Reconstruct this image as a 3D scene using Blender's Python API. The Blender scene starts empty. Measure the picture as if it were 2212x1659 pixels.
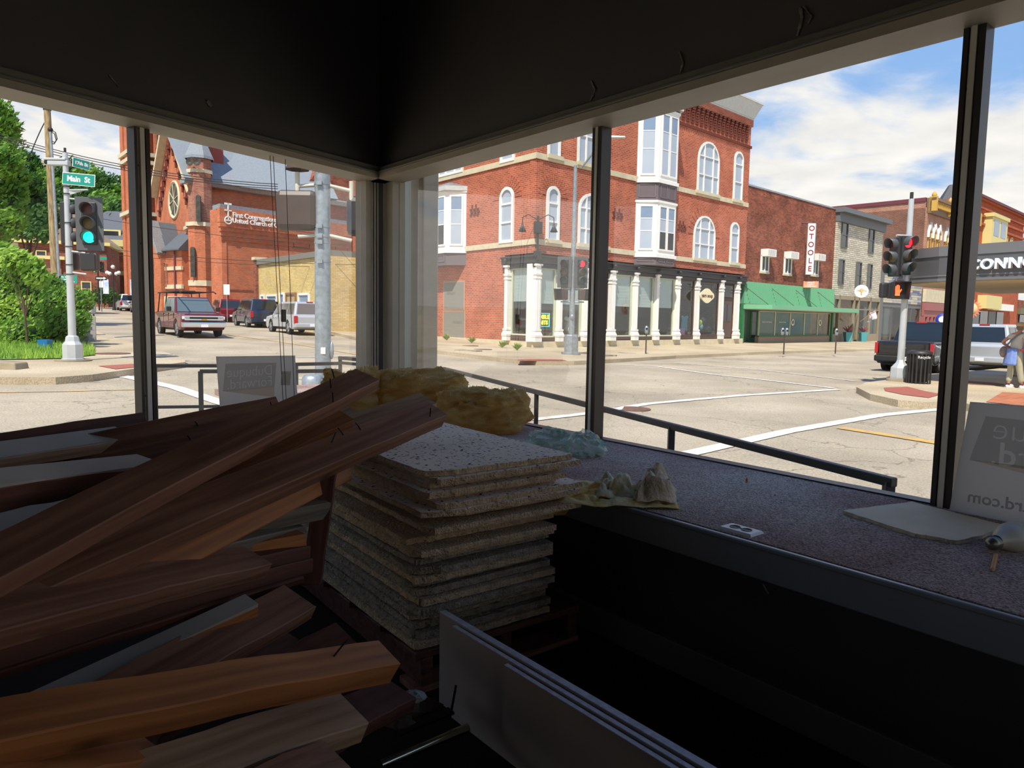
import bpy, bmesh, math, random
import numpy as np
from mathutils import Vector, Matrix, noise
random.seed(7)
SC = bpy.context.scene
COL = SC.collection
# ------------------------------------------------------------------ camera
CZ = 1.12                       # camera height above the shop floor (floor is z = 0)
FPX, CX, CY = 1558.0, 1106.0, 829.5
_dn = Vector((-284.0, 16895.0, FPX)).normalized()      # world "down" seen in camera axes (x right, y down, z forward)
_fw = Vector((0, 0, 1)); _F = (_fw - _fw.dot(_dn) * _dn).normalized()
_R = (-_F.cross(_dn)).normalized()
if _R.x < 0: _R = -_R
def _cam2world(v):             # v in camera axes -> world
    return Vector((v.dot(_R), v.dot(_F), -v.dot(_dn)))
_rx = _cam2world(Vector((1, 0, 0))); _ry = _cam2world(Vector((0, -1, 0))); _rz = _cam2world(Vector((0, 0, -1)))
cam_data = bpy.data.cameras.new('camera'); cam = bpy.data.objects.new('camera', cam_data)
COL.objects.link(cam); SC.camera = cam
cam.matrix_world = Matrix(((_rx.x, _ry.x, _rz.x, 0), (_rx.y, _ry.y, _rz.y, 0), (_rx.z, _ry.z, _rz.z, CZ), (0, 0, 0, 1)))
cam_data.sensor_width = 36.0; cam_data.lens = 36.0 * FPX / 2212.0
cam_data.clip_start = 0.05; cam_data.clip_end = 2000
CAM = Vector((0, 0, CZ))
# ------------------------------------------------------------------ world: blue sky with broken cloud
W = bpy.data.worlds.new('sky'); SC.world = W; W.use_nodes = True
nt = W.node_tree; nt.nodes.clear()
def N(t, **k):
    n = nt.nodes.new(t)
    for a, b in k.items(): setattr(n, a, b)
    return n
def LK(a, b): nt.links.new(a, b)
tc = N('ShaderNodeTexCoord'); sep = N('ShaderNodeSeparateXYZ'); LK(tc.outputs['Generated'], sep.inputs[0])
# project the view direction on a flat cloud layer
zc = N('ShaderNodeMath', operation='MAXIMUM'); LK(sep.outputs[2], zc.inputs[0]); zc.inputs[1].default_value = 0.0
za = N('ShaderNodeMath', operation='ADD'); LK(zc.outputs[0], za.inputs[0]); za.inputs[1].default_value = 0.16
dx = N('ShaderNodeMath', operation='DIVIDE'); LK(sep.outputs[0], dx.inputs[0]); LK(za.outputs[0], dx.inputs[1])
dy = N('ShaderNodeMath', operation='DIVIDE'); LK(sep.outputs[1], dy.inputs[0]); LK(za.outputs[0], dy.inputs[1])
cb = N('ShaderNodeCombineXYZ'); LK(dx.outputs[0], cb.inputs[0]); LK(dy.outputs[0], cb.inputs[1])
n1 = N('ShaderNodeTexNoise'); n1.inputs['Scale'].default_value = 2.1; n1.inputs['Detail'].default_value = 8; n1.inputs['Roughness'].default_value = 0.55
n1.inputs['Distortion'].default_value = 0.35
LK(cb.outputs[0], n1.inputs['Vector'])
# clouds close up towards the horizon
ramp = N('ShaderNodeMapRange'); LK(sep.outputs[2], ramp.inputs[0])
ramp.inputs[1].default_value = 0.08; ramp.inputs[2].default_value = 0.38; ramp.inputs[3].default_value = 0.24; ramp.inputs[4].default_value = -0.05
ad = N('ShaderNodeMath', operation='ADD'); LK(n1.outputs[0], ad.inputs[0]); LK(ramp.outputs[0], ad.inputs[1])
cr = N('ShaderNodeMapRange'); cr.interpolation_type = 'SMOOTHSTEP'; LK(ad.outputs[0], cr.inputs[0])
cr.inputs[1].default_value = 0.44; cr.inputs[2].default_value = 0.68
blue = N('ShaderNodeMixRGB'); LK(sep.outputs[2], blue.inputs[0])
blue.inputs[1].default_value = (0.30, 0.50, 0.80, 1); blue.inputs[2].default_value = (0.06, 0.20, 0.66, 1)
n2 = N('ShaderNodeTexNoise'); n2.inputs['Scale'].default_value = 5.0; n2.inputs['Detail'].default_value = 5; LK(cb.outputs[0], n2.inputs['Vector'])
cw = N('ShaderNodeMixRGB'); LK(n2.outputs[0], cw.inputs[0]); cw.inputs[1].default_value = (0.58, 0.60, 0.63, 1); cw.inputs[2].default_value = (0.92, 0.91, 0.90, 1)
mx = N('ShaderNodeMixRGB'); LK(cr.outputs[0], mx.inputs[0]); LK(blue.outputs[0], mx.inputs[1]); LK(cw.outputs[0], mx.inputs[2])
bg = N('ShaderNodeBackground'); bg.inputs['Strength'].default_value = 0.68; LK(mx.outputs[0], bg.inputs['Color'])
wo = N('ShaderNodeOutputWorld'); LK(bg.outputs[0], wo.inputs[0])
# ------------------------------------------------------------------ sun, exposure
sd = bpy.data.lights.new('sun', 'SUN'); sd.energy = 3.1; sd.angle = 0.009; sd.color = (1.0, 0.955, 0.88)
sun = bpy.data.objects.new('sun', sd); COL.objects.link(sun)
sun_dir = Vector((-0.28 * math.cos(math.radians(56)), -0.96 * math.cos(math.radians(56)), math.sin(math.radians(56))))   # towards the sun
sun.location = sun_dir * 60
sun.rotation_euler = sun_dir.to_track_quat('Z', 'Y').to_euler()
SC.view_settings.view_transform = 'Standard'; SC.view_settings.look = 'None'
SC.view_settings.gamma = 1.0; SC.view_settings.use_curve_mapping = False
SC.view_settings.exposure = 0.90
SC.cycles.max_bounces = 10; SC.cycles.diffuse_bounces = 6; SC.cycles.transparent_max_bounces = 16
SC.cycles.sample_clamp_indirect = 6.0; SC.cycles.caustics_reflective = False; SC.cycles.caustics_refractive = False

# ------------------------------------------------------------------ places: where a line of sight meets the ground or a wall
def ray(px, py):
    v = Vector((px - CX, py - CY, FPX)); return _cam2world(v)
def hit_z(px, py, z):
    r = ray(px, py); t = (z - CZ) / r.z; return CAM + r * t
def at(px, py, d):
    r = ray(px, py); return CAM + r * (d / r.y)
def hit_plane(px, py, P, n):
    r = ray(px, py); t = (P - CAM).dot(n) / r.dot(n); return CAM + r * t
_ctl = [(-11.4,18.6,-1.45),(-16,37,-1.13),(-43,82,.05),(2.6,31,-1.69),(6.65,35.6,-1.84),(16.4,28.9,-1.85),(12.4,18,-1.75),(-4,9,-1.6),
        (3,6,-1.7),(0,0,-1.65),(40,60,-1.9),(80,100,-1.9),(-12.8,42,-1.1),(-18.7,52,-.93),(-20,20,-1.42),(-80,130,2.2),(-50,15,-1.4),
        (1,37.5,-1.68),(0,-20,-1.65),(60,0,-1.8),(-20,100,-.2),(30,120,-1.9),(60,-20,-1.8),(-60,-20,-1.4),(-70,70,1.0),(-8,24,-1.47)]
_P = np.array([(a, b) for a, b, c in _ctl], float); _Z = np.array([c for a, b, c in _ctl], float)
_D = np.linalg.norm(_P[:, None] - _P[None], axis=2)
_A = np.zeros((len(_P) + 3,) * 2); _n = len(_P)
_A[:_n, :_n] = _D + 3.0 * np.eye(_n) * 0; _A[:_n, _n] = 1; _A[:_n, _n + 1:] = _P; _A[_n, :_n] = 1; _A[_n + 1:, :_n] = _P.T
_W = np.linalg.solve(_A, np.concatenate([_Z, np.zeros(3)]))
def gz(x, y):                  # height of the road surface, world z
    d = np.hypot(_P[:, 0] - x, _P[:, 1] - y)
    return float(d @ _W[:_n] + _W[_n] + _W[_n + 1] * x + _W[_n + 2] * y) + CZ
def hit_g(px, py, h=0.0):
    r = ray(px, py); z = CZ - 1.6; p = None
    r = r / r.y; prev = 4.0; y = 4.0
    while y < 160:
        p = CAM + r * y
        if p.z <= gz(p.x, p.y) + h:
            lo, hi = prev, y
            for _ in range(18):
                m = (lo + hi) / 2; p = CAM + r * m
                if p.z <= gz(p.x, p.y) + h: hi = m
                else: lo = m
            return CAM + r * hi
        prev = y; y += 0.5
    return CAM + r * 160
def on_g(px, d, h=0.0):        # ground point straight below column px at depth d
    p = at(px, 700, d); return Vector((p.x, p.y, gz(p.x, p.y) + h))
AZ_A = math.radians(-39.1)      # cross street, runs away to the left
AZ_B = math.radians(46.5)       # main street, runs away to the right
AZ_L = math.radians(32.6)       # the left shop window
def az(a): return Vector((math.sin(a), math.cos(a), 0))

# ------------------------------------------------------------------ materials
MATS = {}
def lin(c):
    if isinstance(c, str):
        c = [int(c[i:i + 2], 16) / 255 for i in (0, 2, 4)]
        c = [x / 12.92 if x <= .04045 else ((x + .055) / 1.055) ** 2.4 for x in c]
    return (c[0], c[1], c[2], 1)
def mat(name, col, rough=.6, metal=0, spec=.5, emit=0, var=0, vscale=6, bump=0, bscale=40, alpha=1, col2=None, coat=0, stretch=None):
    if name in MATS: return MATS[name]
    m = bpy.data.materials.new(name); m.use_nodes = True; t = m.node_tree; b = t.nodes['Principled BSDF']
    c = lin(col); b.inputs['Base Color'].default_value = c
    b.inputs['Roughness'].default_value = rough; b.inputs['Metallic'].default_value = metal
    b.inputs['Specular IOR Level'].default_value = spec; b.inputs['Coat Weight'].default_value = coat
    if emit: b.inputs['Emission Color'].default_value = c; b.inputs['Emission Strength'].default_value = emit
    if alpha < 1: b.inputs['Alpha'].default_value = alpha
    tcn = t.nodes.new('ShaderNodeTexCoord'); vec = tcn.outputs['Object']
    if stretch:
        mp = t.nodes.new('ShaderNodeMapping'); mp.inputs['Scale'].default_value = stretch; t.links.new(vec, mp.inputs[0]); vec = mp.outputs[0]
    if var or col2:
        nz = t.nodes.new('ShaderNodeTexNoise'); nz.inputs['Scale'].default_value = vscale; nz.inputs['Detail'].default_value = 6
        t.links.new(vec, nz.inputs['Vector'])
        c2 = lin(col2) if col2 else tuple(x * (1 - var) for x in c[:3]) + (1,)
        r = t.nodes.new('ShaderNodeMapRange'); r.inputs[1].default_value = .35; r.inputs[2].default_value = .65
        t.links.new(nz.outputs[0], r.inputs[0])
        x = t.nodes.new('ShaderNodeMixRGB'); x.inputs[1].default_value = c; x.inputs[2].default_value = c2
        t.links.new(r.outputs[0], x.inputs[0]); t.links.new(x.outputs[0], b.inputs['Base Color'])
    if bump:
        nb = t.nodes.new('ShaderNodeTexNoise'); nb.inputs['Scale'].default_value = bscale; nb.inputs['Detail'].default_value = 4
        t.links.new(vec, nb.inputs['Vector'])
        bp = t.nodes.new('ShaderNodeBump'); bp.inputs['Strength'].default_value = bump; bp.inputs['Distance'].default_value = .02
        t.links.new(nb.outputs[0], bp.inputs['Height']); t.links.new(bp.outputs[0], b.inputs['Normal'])
    MATS[name] = m; return m
def brick_mat(name, c1, c2, mortar, bw=.21, bh=.075, ms=.012, var=.25, planar=False, rowoff=.5, sq=None):
    if name in MATS: return MATS[name]
    m = bpy.data.materials.new(name); m.use_nodes = True; t = m.node_tree; b = t.nodes['Principled BSDF']
    b.inputs['Roughness'].default_value = .85; b.inputs['Specular IOR Level'].default_value = .2
    tcn = t.nodes.new('ShaderNodeTexCoord'); s = t.nodes.new('ShaderNodeSeparateXYZ'); t.links.new(tcn.outputs['Object'], s.inputs[0])
    c = t.nodes.new('ShaderNodeCombineXYZ')
    if planar:
        t.links.new(s.outputs[0], c.inputs[0]); t.links.new(s.outputs[1], c.inputs[1])
    else:
        a = t.nodes.new('ShaderNodeMath'); a.operation = 'ADD'; t.links.new(s.outputs[0], a.inputs[0]); t.links.new(s.outputs[1], a.inputs[1])
        t.links.new(a.outputs[0], c.inputs[0]); t.links.new(s.outputs[2], c.inputs[1])
    k = t.nodes.new('ShaderNodeTexBrick'); t.links.new(c.outputs[0], k.inputs['Vector'])
    k.inputs['Scale'].default_value = 1; k.inputs['Brick Width'].default_value = bw; k.inputs['Row Height'].default_value = bh
    k.inputs['Mortar Size'].default_value = ms; k.offset = rowoff; k.inputs['Mortar Smooth'].default_value = .3
    k.inputs['Color1'].default_value = lin(c1); k.inputs['Color2'].default_value = lin(c2); k.inputs['Mortar'].default_value = lin(mortar)
    nz = t.nodes.new('ShaderNodeTexNoise'); nz.inputs['Scale'].default_value = .7; nz.inputs['Detail'].default_value = 5; t.links.new(c.outputs[0], nz.inputs['Vector'])
    r = t.nodes.new('ShaderNodeMapRange'); r.inputs[1].default_value = .3; r.inputs[2].default_value = .7; r.inputs[3].default_value = 1 + var * .4; r.inputs[4].default_value = 1 - var
    t.links.new(nz.outputs[0], r.inputs[0])
    x = t.nodes.new('ShaderNodeMixRGB'); x.blend_type = 'MULTIPLY'; x.inputs[0].default_value = 1
    t.links.new(k.outputs['Color'], x.inputs[1]); t.links.new(r.outputs[0], x.inputs[2]); t.links.new(x.outputs[0], b.inputs['Base Color'])
    bp = t.nodes.new('ShaderNodeBump'); bp.inputs['Strength'].default_value = .4; bp.inputs['Distance'].default_value = .01; bp.invert = True
    t.links.new(k.outputs['Fac'], bp.inputs['Height']); t.links.new(bp.outputs[0], b.inputs['Normal'])
    MATS[name] = m; return m
def glass_mat(name, tint=(.995, .98, .95), refl=.0, gcol=(1, 1, 1), dark=0):
    if name in MATS: return MATS[name]
    m = bpy.data.materials.new(name); m.use_nodes = True; t = m.node_tree; t.nodes.clear()
    tr = t.nodes.new('ShaderNodeBsdfTransparent'); tr.inputs[0].default_value = (*tint, 1)
    gl = t.nodes.new('ShaderNodeBsdfGlossy'); gl.inputs['Roughness'].default_value = .01; gl.inputs[0].default_value = (*gcol, 1)
    fr = t.nodes.new('ShaderNodeFresnel'); fr.inputs[0].default_value = 1.45
    mul = t.nodes.new('ShaderNodeMath'); mul.operation = 'MULTIPLY_ADD'; mul.inputs[1].default_value = .13; mul.inputs[2].default_value = refl * .3
    t.links.new(fr.outputs[0], mul.inputs[0])
    mxs = t.nodes.new('ShaderNodeMixShader'); t.links.new(mul.outputs[0], mxs.inputs[0]); t.links.new(tr.outputs[0], mxs.inputs[1]); t.links.new(gl.outputs[0], mxs.inputs[2])
    o = t.nodes.new('ShaderNodeOutputMaterial'); t.links.new(mxs.outputs[0], o.inputs[0])
    MATS[name] = m; return m
# ------------------------------------------------------------------ mesh builder
class M:
    def __init__(s): s.v = []; s.f = []; s.sm = []
    def add(s, vs, fs, sm=False):
        o = len(s.v); s.v += [tuple(x) for x in vs]
        for f in fs: s.f.append([i + o for i in f]); s.sm.append(sm)
        return s
    def box(s, x0, x1, y0, y1, z0, z1):
        if x0 > x1: x0, x1 = x1, x0
        if y0 > y1: y0, y1 = y1, y0
        if z0 > z1: z0, z1 = z1, z0
        return s.add([(x0,y0,z0),(x1,y0,z0),(x1,y1,z0),(x0,y1,z0),(x0,y0,z1),(x1,y0,z1),(x1,y1,z1),(x0,y1,z1)],
              [(0,3,2,1),(4,5,6,7),(0,1,5,4),(1,2,6,5),(2,3,7,6),(3,0,4,7)])
    def hexa(s, p): # 8 points like box order
        return s.add(p, [(0,3,2,1),(4,5,6,7),(0,1,5,4),(1,2,6,5),(2,3,7,6),(3,0,4,7)])
    def cyl(s, a, b, r0, r1=None, n=12, cap=True):
        a = Vector(a); b = Vector(b); r1 = r0 if r1 is None else r1
        d = (b - a).normalized(); u = d.orthogonal().normalized(); w = d.cross(u)
        vs = []
        for p, r in ((a, r0), (b, r1)):
            for i in range(n):
                t = 2 * math.pi * i / n; vs.append(p + u * (r * math.cos(t)) + w * (r * math.sin(t)))
        s.add(vs, [(i, (i + 1) % n, n + (i + 1) % n, n + i) for i in range(n)], True)
        if cap: s.add(vs, [tuple(range(n))[::-1], tuple(range(n, 2 * n))])
        return s
    def tube(s, pts, r, n=8, cap=True):
        for a, b in zip(pts[:-1], pts[1:]): s.cyl(a, b, r, r, n, cap)
        return s
    def bar(s, a, b, w, t, up=(0, 0, 1)):   # rectangular bar from a to b, w wide, t tall
        a = Vector(a); b = Vector(b); d = (b - a).normalized(); side = d.cross(Vector(up)).normalized(); u = side.cross(d)
        P = []
        for p in (a, b):
            P.append([p - side * w / 2 - u * t / 2, p + side * w / 2 - u * t / 2, p + side * w / 2 + u * t / 2, p - side * w / 2 + u * t / 2])
        return s.add(P[0] + P[1], [(0,1,2,3),(7,6,5,4),(0,4,5,1),(1,5,6,2),(2,6,7,3),(3,7,4,0)])
    def lathe(s, prof, n=20, c=(0, 0, 0), ax='z', sm=True):
        vs = []
        for r, h in prof:
            for i in range(n):
                t = 2 * math.pi * i / n; x, y = r * math.cos(t), r * math.sin(t)
                p = (x, y, h) if ax == 'z' else ((h, x, y) if ax == 'x' else (x, h, y))
                vs.append((p[0] + c[0], p[1] + c[1], p[2] + c[2]))
        fs = []
        for k in range(len(prof) - 1):
            for i in range(n): fs.append((k * n + i, k * n + (i + 1) % n, (k + 1) * n + (i + 1) % n, (k + 1) * n + i))
        if ax == 'y': fs = [f[::-1] for f in fs]
        s.add(vs, fs, sm)
        return s
    def prism_y(s, poly, y0, y1):   # poly in (x, z), counter-clockwise seen from -y
        n = len(poly)
        vs = [(x, y0, z) for x, z in poly] + [(x, y1, z) for x, z in poly]
        s.add(vs, [tuple(range(n)), tuple(range(2 * n - 1, n - 1, -1))] + [(i, n + i, n + (i + 1) % n, (i + 1) % n) for i in range(n)])
        return s
    def prism_z(s, poly, z0, z1):   # poly in (x, y)
        n = len(poly)
        a = sum(poly[i][0] * poly[(i + 1) % n][1] - poly[(i + 1) % n][0] * poly[i][1] for i in range(n))
        if a < 0: poly = poly[::-1]
        vs = [(x, y, z0) for x, y in poly] + [(x, y, z1) for x, y in poly]
        s.add(vs, [tuple(range(n))[::-1], tuple(range(n, 2 * n))] + [(i, (i + 1) % n, n + (i + 1) % n, n + i) for i in range(n)])
        return s
    def sph(s, c, r, nu=12, nv=8, sc=(1, 1, 1)):
        vs = []; c = Vector(c)
        for j in range(nv + 1):
            ph = math.pi * j / nv
            for i in range(nu):
                t = 2 * math.pi * i / nu
                vs.append((c.x + r * sc[0] * math.sin(ph) * math.cos(t), c.y + r * sc[1] * math.sin(ph) * math.sin(t), c.z + r * sc[2] * math.cos(ph)))
        s.add(vs, [(j * nu + i, (j + 1) * nu + i, (j + 1) * nu + (i + 1) % nu, j * nu + (i + 1) % nu) for j in range(nv) for i in range(nu)], True)
        return s
    def mesh(s, name):
        me = bpy.data.meshes.new(name); me.from_pydata(s.v, [], s.f)
        me.polygons.foreach_set('use_smooth', s.sm); me.update(); return me
    def obj(s, name, m, parent=None, L=None, bev=0, label=None, cat=None, group=None, kind=None, fix=False):
        me = s.mesh(name)
        if fix:
            bm = bmesh.new(); bm.from_mesh(me); bmesh.ops.recalc_face_normals(bm, faces=bm.faces); bm.to_mesh(me); bm.free()
        me.materials.append(m)
        return link(name, me, parent, L, bev, label, cat, group, kind)
def link(name, me, parent=None, L=None, bev=0, label=None, cat=None, group=None, kind=None):
    o = bpy.data.objects.new(name, me); COL.objects.link(o)
    if parent: o.parent = parent
    if L is not None: o.matrix_basis = L
    if bev:
        b = o.modifiers.new('bevel', 'BEVEL'); b.width = bev; b.segments = 2; b.limit_method = 'ANGLE'; b.angle_limit = math.radians(40)
    tag(o, label, cat, group, kind); return o
def tag(o, label=None, cat=None, group=None, kind=None):
    if label: o['label'] = label
    if cat: o['category'] = cat
    if group: o['group'] = group
    if kind: o['kind'] = kind
    return o
def E(name, loc, rz=0, label=None, cat=None, group=None, kind=None):
    o = bpy.data.objects.new(name, None); COL.objects.link(o); o.location = loc; o.rotation_euler = (0, 0, rz); o.empty_display_size = .1
    return tag(o, label, cat, group, kind)
def B(*a): return M().box(*a)
def dup(o, loc=None, rz=None, label=None, parent=None):
    c = o.copy(); COL.objects.link(c)
    if parent: c.parent = parent
    if loc is not None: c.location = loc
    if rz is not None: c.rotation_euler = (0, 0, rz)
    if label: c['label'] = label
    for ch in [x for x in bpy.data.objects if x.parent == o]: dup(ch, parent=c)
    return c
def text(s, name, m, parent, L, size, depth=.01, align='CENTER', bold=0, sx=1, spacing=1, aligny='CENTER', **kw):
    cu = bpy.data.curves.new(name, 'FONT'); cu.body = s; cu.size = size; cu.extrude = depth; cu.align_x = align; cu.align_y = aligny
    cu.offset = bold; cu.space_character = spacing; cu.resolution_u = 3
    t = bpy.data.objects.new(name, cu); COL.objects.link(t)
    dg = bpy.context.evaluated_depsgraph_get(); me = bpy.data.meshes.new_from_object(t.evaluated_get(dg))
    bpy.data.objects.remove(t); me.materials.clear(); me.materials.append(m)
    return link(name, me, parent, L @ Matrix.Rotation(math.pi / 2, 4, 'X') @ Matrix.Diagonal((sx, 1, 1, 1)), **kw)
T = lambda x, y, z: Matrix.Translation((x, y, z))
class Fac:                      # a wall plane: +x along it (left to right), y inward, z up
    def __init__(s, root, O, d):
        d = Vector(d).normalized(); inward = Vector((-d.y, d.x, 0)); s.O = Vector(O); s.d = d; s.inn = inward
        s.Mw = Matrix(((d.x, inward.x, 0, O[0]), (d.y, inward.y, 0, O[1]), (0, 0, 1, O[2]), (0, 0, 0, 1)))
        s.root = root; s.L = (root.matrix_basis.inverted() @ s.Mw) if root else s.Mw
    def uv(s, px, py, w=0):
        p = hit_plane(px, py, s.O + s.inn * w, s.inn) - s.O
        return p.dot(s.d), p.z
    def rect(s, px0, px1, py0, py1, w=0):   # px0..px1 at mid height, py at their middle
        pm = (py0 + py1) / 2; pc = (px0 + px1) / 2
        return s.uv(px0, pm, w)[0], s.uv(px1, pm, w)[0], s.uv(pc, py1, w)[1], s.uv(pc, py0, w)[1]
    def put(s, m, name, mt, parent=None, dx=0, dy=0, dz=0, **k):
        if parent is None or parent is s.root: return m.obj(name, mt, s.root, s.L @ T(dx, dy, dz), **k)
        return m.obj(name, mt, parent, T(dx, dy, dz), **k)
# ================================================================== interior
m_paint = mat('dark_grey_paint', '5c5a56', .5, var=.12, vscale=3, bump=.05)
m_paint2 = mat('soffit_paint', '55524e', .6, var=.15, vscale=2)
m_trimgrey = mat('grey_enamel_trim', '7a766c', .4, var=.1)
m_cream = mat('aged_cream_paint', 'b3a893', .5, var=.12, vscale=5)
m_bronze = mat('bronze_aluminium', 'd8c8ac', .4, metal=.1, var=.2, vscale=4)
m_bronze_d = mat('dark_anodised_edge', '3a302a', .4, metal=.1)
m_alu = mat('grey_aluminium_bead', 'dcd6c8', .4, metal=.2)
m_glass = glass_mat('window_glass')
m_carpet = mat('worn_carpet', 'dccec2', .95, spec=.1, col2='b08c84', vscale=1.6, bump=.9, bscale=220)
# fine fibre speckle on the carpet
def carpet_nodes(m):
    t = m.node_tree; b = t.nodes['Principled BSDF']; src = b.inputs['Base Color'].links[0].from_socket
    tc_ = t.nodes.new('ShaderNodeTexCoord'); nz = t.nodes.new('ShaderNodeTexNoise'); nz.inputs['Scale'].default_value = 160; nz.inputs['Detail'].default_value = 3
    t.links.new(tc_.outputs['Object'], nz.inputs['Vector'])
    r = t.nodes.new('ShaderNodeMapRange'); r.inputs[1].default_value = .3; r.inputs[2].default_value = .7; r.inputs[3].default_value = .35; r.inputs[4].default_value = 1.7
    t.links.new(nz.outputs[0], r.inputs[0]); x = t.nodes.new('ShaderNodeMixRGB'); x.blend_type = 'MULTIPLY'; x.inputs[0].default_value = 1
    t.links.new(src, x.inputs[1]); t.links.new(r.outputs[0], x.inputs[2]); t.links.new(x.outputs[0], b.inputs['Base Color'])
carpet_nodes(m_carpet)
PZ = CZ - .63                                    # carpeted display platform
dA = az(AZ_A); dL = az(AZ_L)
Csill = hit_z(828.5, 856.7, PZ)                  # corner of the two glass planes
# right glass plane: x along from far corner towards the camera's right
FR = Fac(None, (Csill.x, Csill.y, 0), -dA)       # local y inward = outdoors side
if FR.inn.dot(Vector((0, 1, 0))) < 0: print('FR flipped')
FL = Fac(None, (Csill.x, Csill.y, 0), dL)        # u negative towards the left
HZ = FR.uv(1600, 201)[1]                         # window head
print('corner', Csill, 'head', HZ, 'left head', FL.uv(200, 254.7)[1])
GR = 7.6; GL = 7.6                               # lengths of the two window walls
CEIL = 3.6
def st(name, m, mt, F, **k):
    return m.obj(name, mt, None, F.L, kind='structure', **k)
# wall above the windows, trim band, reveal
WT = .16                                         # wall thickness inside the glass plane
for F, sgn, L_, nm in ((FR, 1, GR, 'right'), (FL, -1, GL, 'left')):
    a, b = (0, L_) if sgn > 0 else (-L_, 0)
    zt = F.uv(1156, 260, -WT)[1] if sgn > 0 else F.uv(400, 250.6, -WT)[1]
    print(nm, 'trim top', zt)
    st('wall_' + nm, M().box(a, b, -WT + .015, .1, HZ + .045, CEIL), m_paint2, F)
    tr_ = M().box(a, b, -WT - .02, -WT + .02, HZ + .05, zt)
    tr_.box(a, b, -WT - .035, -WT + .02, HZ + .04, HZ + .055)
    st('trim_1' if sgn > 0 else 'trim_2', tr_, m_trimgrey, F, bev=.004)
    rv = M().box(a, b, -WT - .02, .03, HZ + .004, HZ + .04)
    st('trim_3' if sgn > 0 else 'trim_4', rv, m_cream, F)
# glass panes and mullions
def mullion(F, u, name, z0, z1, w=.062):
    r = E(name, F.Mw @ Vector((u, 0, z0)), 0, kind='structure'); 
    Lc = Matrix.Translation(-(F.Mw @ Vector((u, 0, z0)))) @ F.Mw
    h = w / 2
    M().box(u - h, u + h, -.028, .022, z0, z1).obj('mullion_face', m_bronze, r, Lc)
    M().box(u - h * .35, u + h * .3, -.045, -.026, z0, z1).obj('centre_bead', m_alu, r, Lc)
    m = M().box(u - h - .006, u - h + .010, -.04, .03, z0, z1); m.box(u + h - .016, u + h + .006, -.04, .03, z0, z1)
    m.obj('edge_channel', m_bronze_d, r, Lc)
    for k in range(4):
        z = z0 + (z1 - z0) * (.12 + .25 * k)
        M().cyl((u - h * .6, -.032, z), (u - h * .6, -.026, z), .006, n=8).obj('screw_hole', m_bronze_d, r, Lc)
    return r
uR1 = FR.uv(1293, 615)[0]; uR2 = FR.uv(2079, 575)[0]; uL1 = FL.uv(305, 546)[0]
print('mullions', uR1, uR2, uL1, 'jambs', FR.uv(950, 600)[0], FR.uv(862, 600)[0], FL.uv(778, 600)[0])
mullion(FR, uR1, 'trim_5', PZ, HZ + .02, .055); mullion(FR, uR2 + 1.72, 'trim_12', PZ, HZ + .02, .055); mullion(FL, uL1 - 1.9, 'trim_13', PZ, HZ + .02, .055); mullion(FR, uR2, 'trim_6', PZ, HZ + .02, .055); mullion(FL, uL1, 'trim_7', PZ - .03, HZ + .02, .075)
jr = FR.uv(862, 600)[0]; jl = FL.uv(779, 600)[0]
wn = 1
for F, segs in ((FR, [(jr, uR1), (uR1, uR2), (uR2, uR2 + 1.72), (uR2 + 1.72, GR)]), (FL, [(-GL, uL1), (uL1, jl)])):
    for a, b in segs:
        st('window_%d' % wn, M().box(a, b, -.004, .004, PZ - .02, HZ + .02), m_glass, F); wn += 1
# corner post: dark recess with aluminium beads, cream jambs either side
cp = E('trim_8', (Csill.x, Csill.y, PZ), 0, kind='structure')
def rel(F, o): return Matrix.Translation(-Vector(o)) @ F.Mw
LR = rel(FR, cp.location); LL = rel(FL, cp.location)
u0 = FR.uv(835, 620, -.05)[0]; v0 = FL.uv(801, 620, -.05)[0]
M().box(u0, jr, -.055, .05, PZ - .02, HZ + .02).obj('jamb', m_cream, cp, LR)
M().box(jl, v0, -.055, .05, PZ - .02, HZ + .02).obj('jamb', m_cream, cp, LL)
m = M()
m.box(u0 - .045, u0 - .033, -.075, .0, PZ, HZ); m.box(u0 - .022, u0 - .012, -.07, .0, PZ, HZ); m.box(u0 - .006, u0, -.062, .0, PZ, HZ)
m.obj('bead', m_alu, cp, LR)
m = M(); m.box(v0 + .006, v0, -.062, 0, PZ, HZ); m.box(v0 + .02, v0 + .03, -.07, 0, PZ, HZ); m.box(v0 + .045, v0 + .055, -.075, 0, PZ, HZ)
m.obj('bead', m_alu, cp, LL)
pc = [(FR.Mw @ Vector((u0, -.02, 0))), (FR.Mw @ Vector((u0, .06, 0))), (FL.Mw @ Vector((v0, .06, 0))), (FL.Mw @ Vector((v0, -.02, 0)))]
M().prism_z([(p.x - Csill.x, p.y - Csill.y) for p in pc], 0, HZ - PZ + .04).obj('post_core', m_paint, cp)
# outside masonry pier just right of the corner, seen through the glass
pr = E('pillar', FR.Mw @ Vector((jr, .2, gz(0, 6))), 0, 'cream painted pier outside the glass, right of the corner post', 'pillar')
LP = rel(FR, pr.location)
ua = FR.uv(866, 600, .3)[0]; ub = FR.uv(886, 600, .2)[0]; uc = FR.uv(926, 600, .26)[0]; ud = FR.uv(947, 600, .30)[0]
zb, ztop = gz(0, 6), HZ + .5
M().box(ua - .5, ub + .1, .27, .3, zb, ztop).obj('glazed_strip', mat('green_grey_panel', '9aa596', .3, var=.05), pr, LP)
M().box(ub, uc - .03, .2, .3, zb, ztop).obj('panel', m_cream, pr, LP, bev=.01)
M().box(uc - .03, uc, .26, .3, zb, ztop).obj('joint', m_bronze_d, pr, LP)
M().box(uc, ud, .16, .3, zb, ztop).obj('edge_strip', m_cream, pr, LP, bev=.012)
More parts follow.
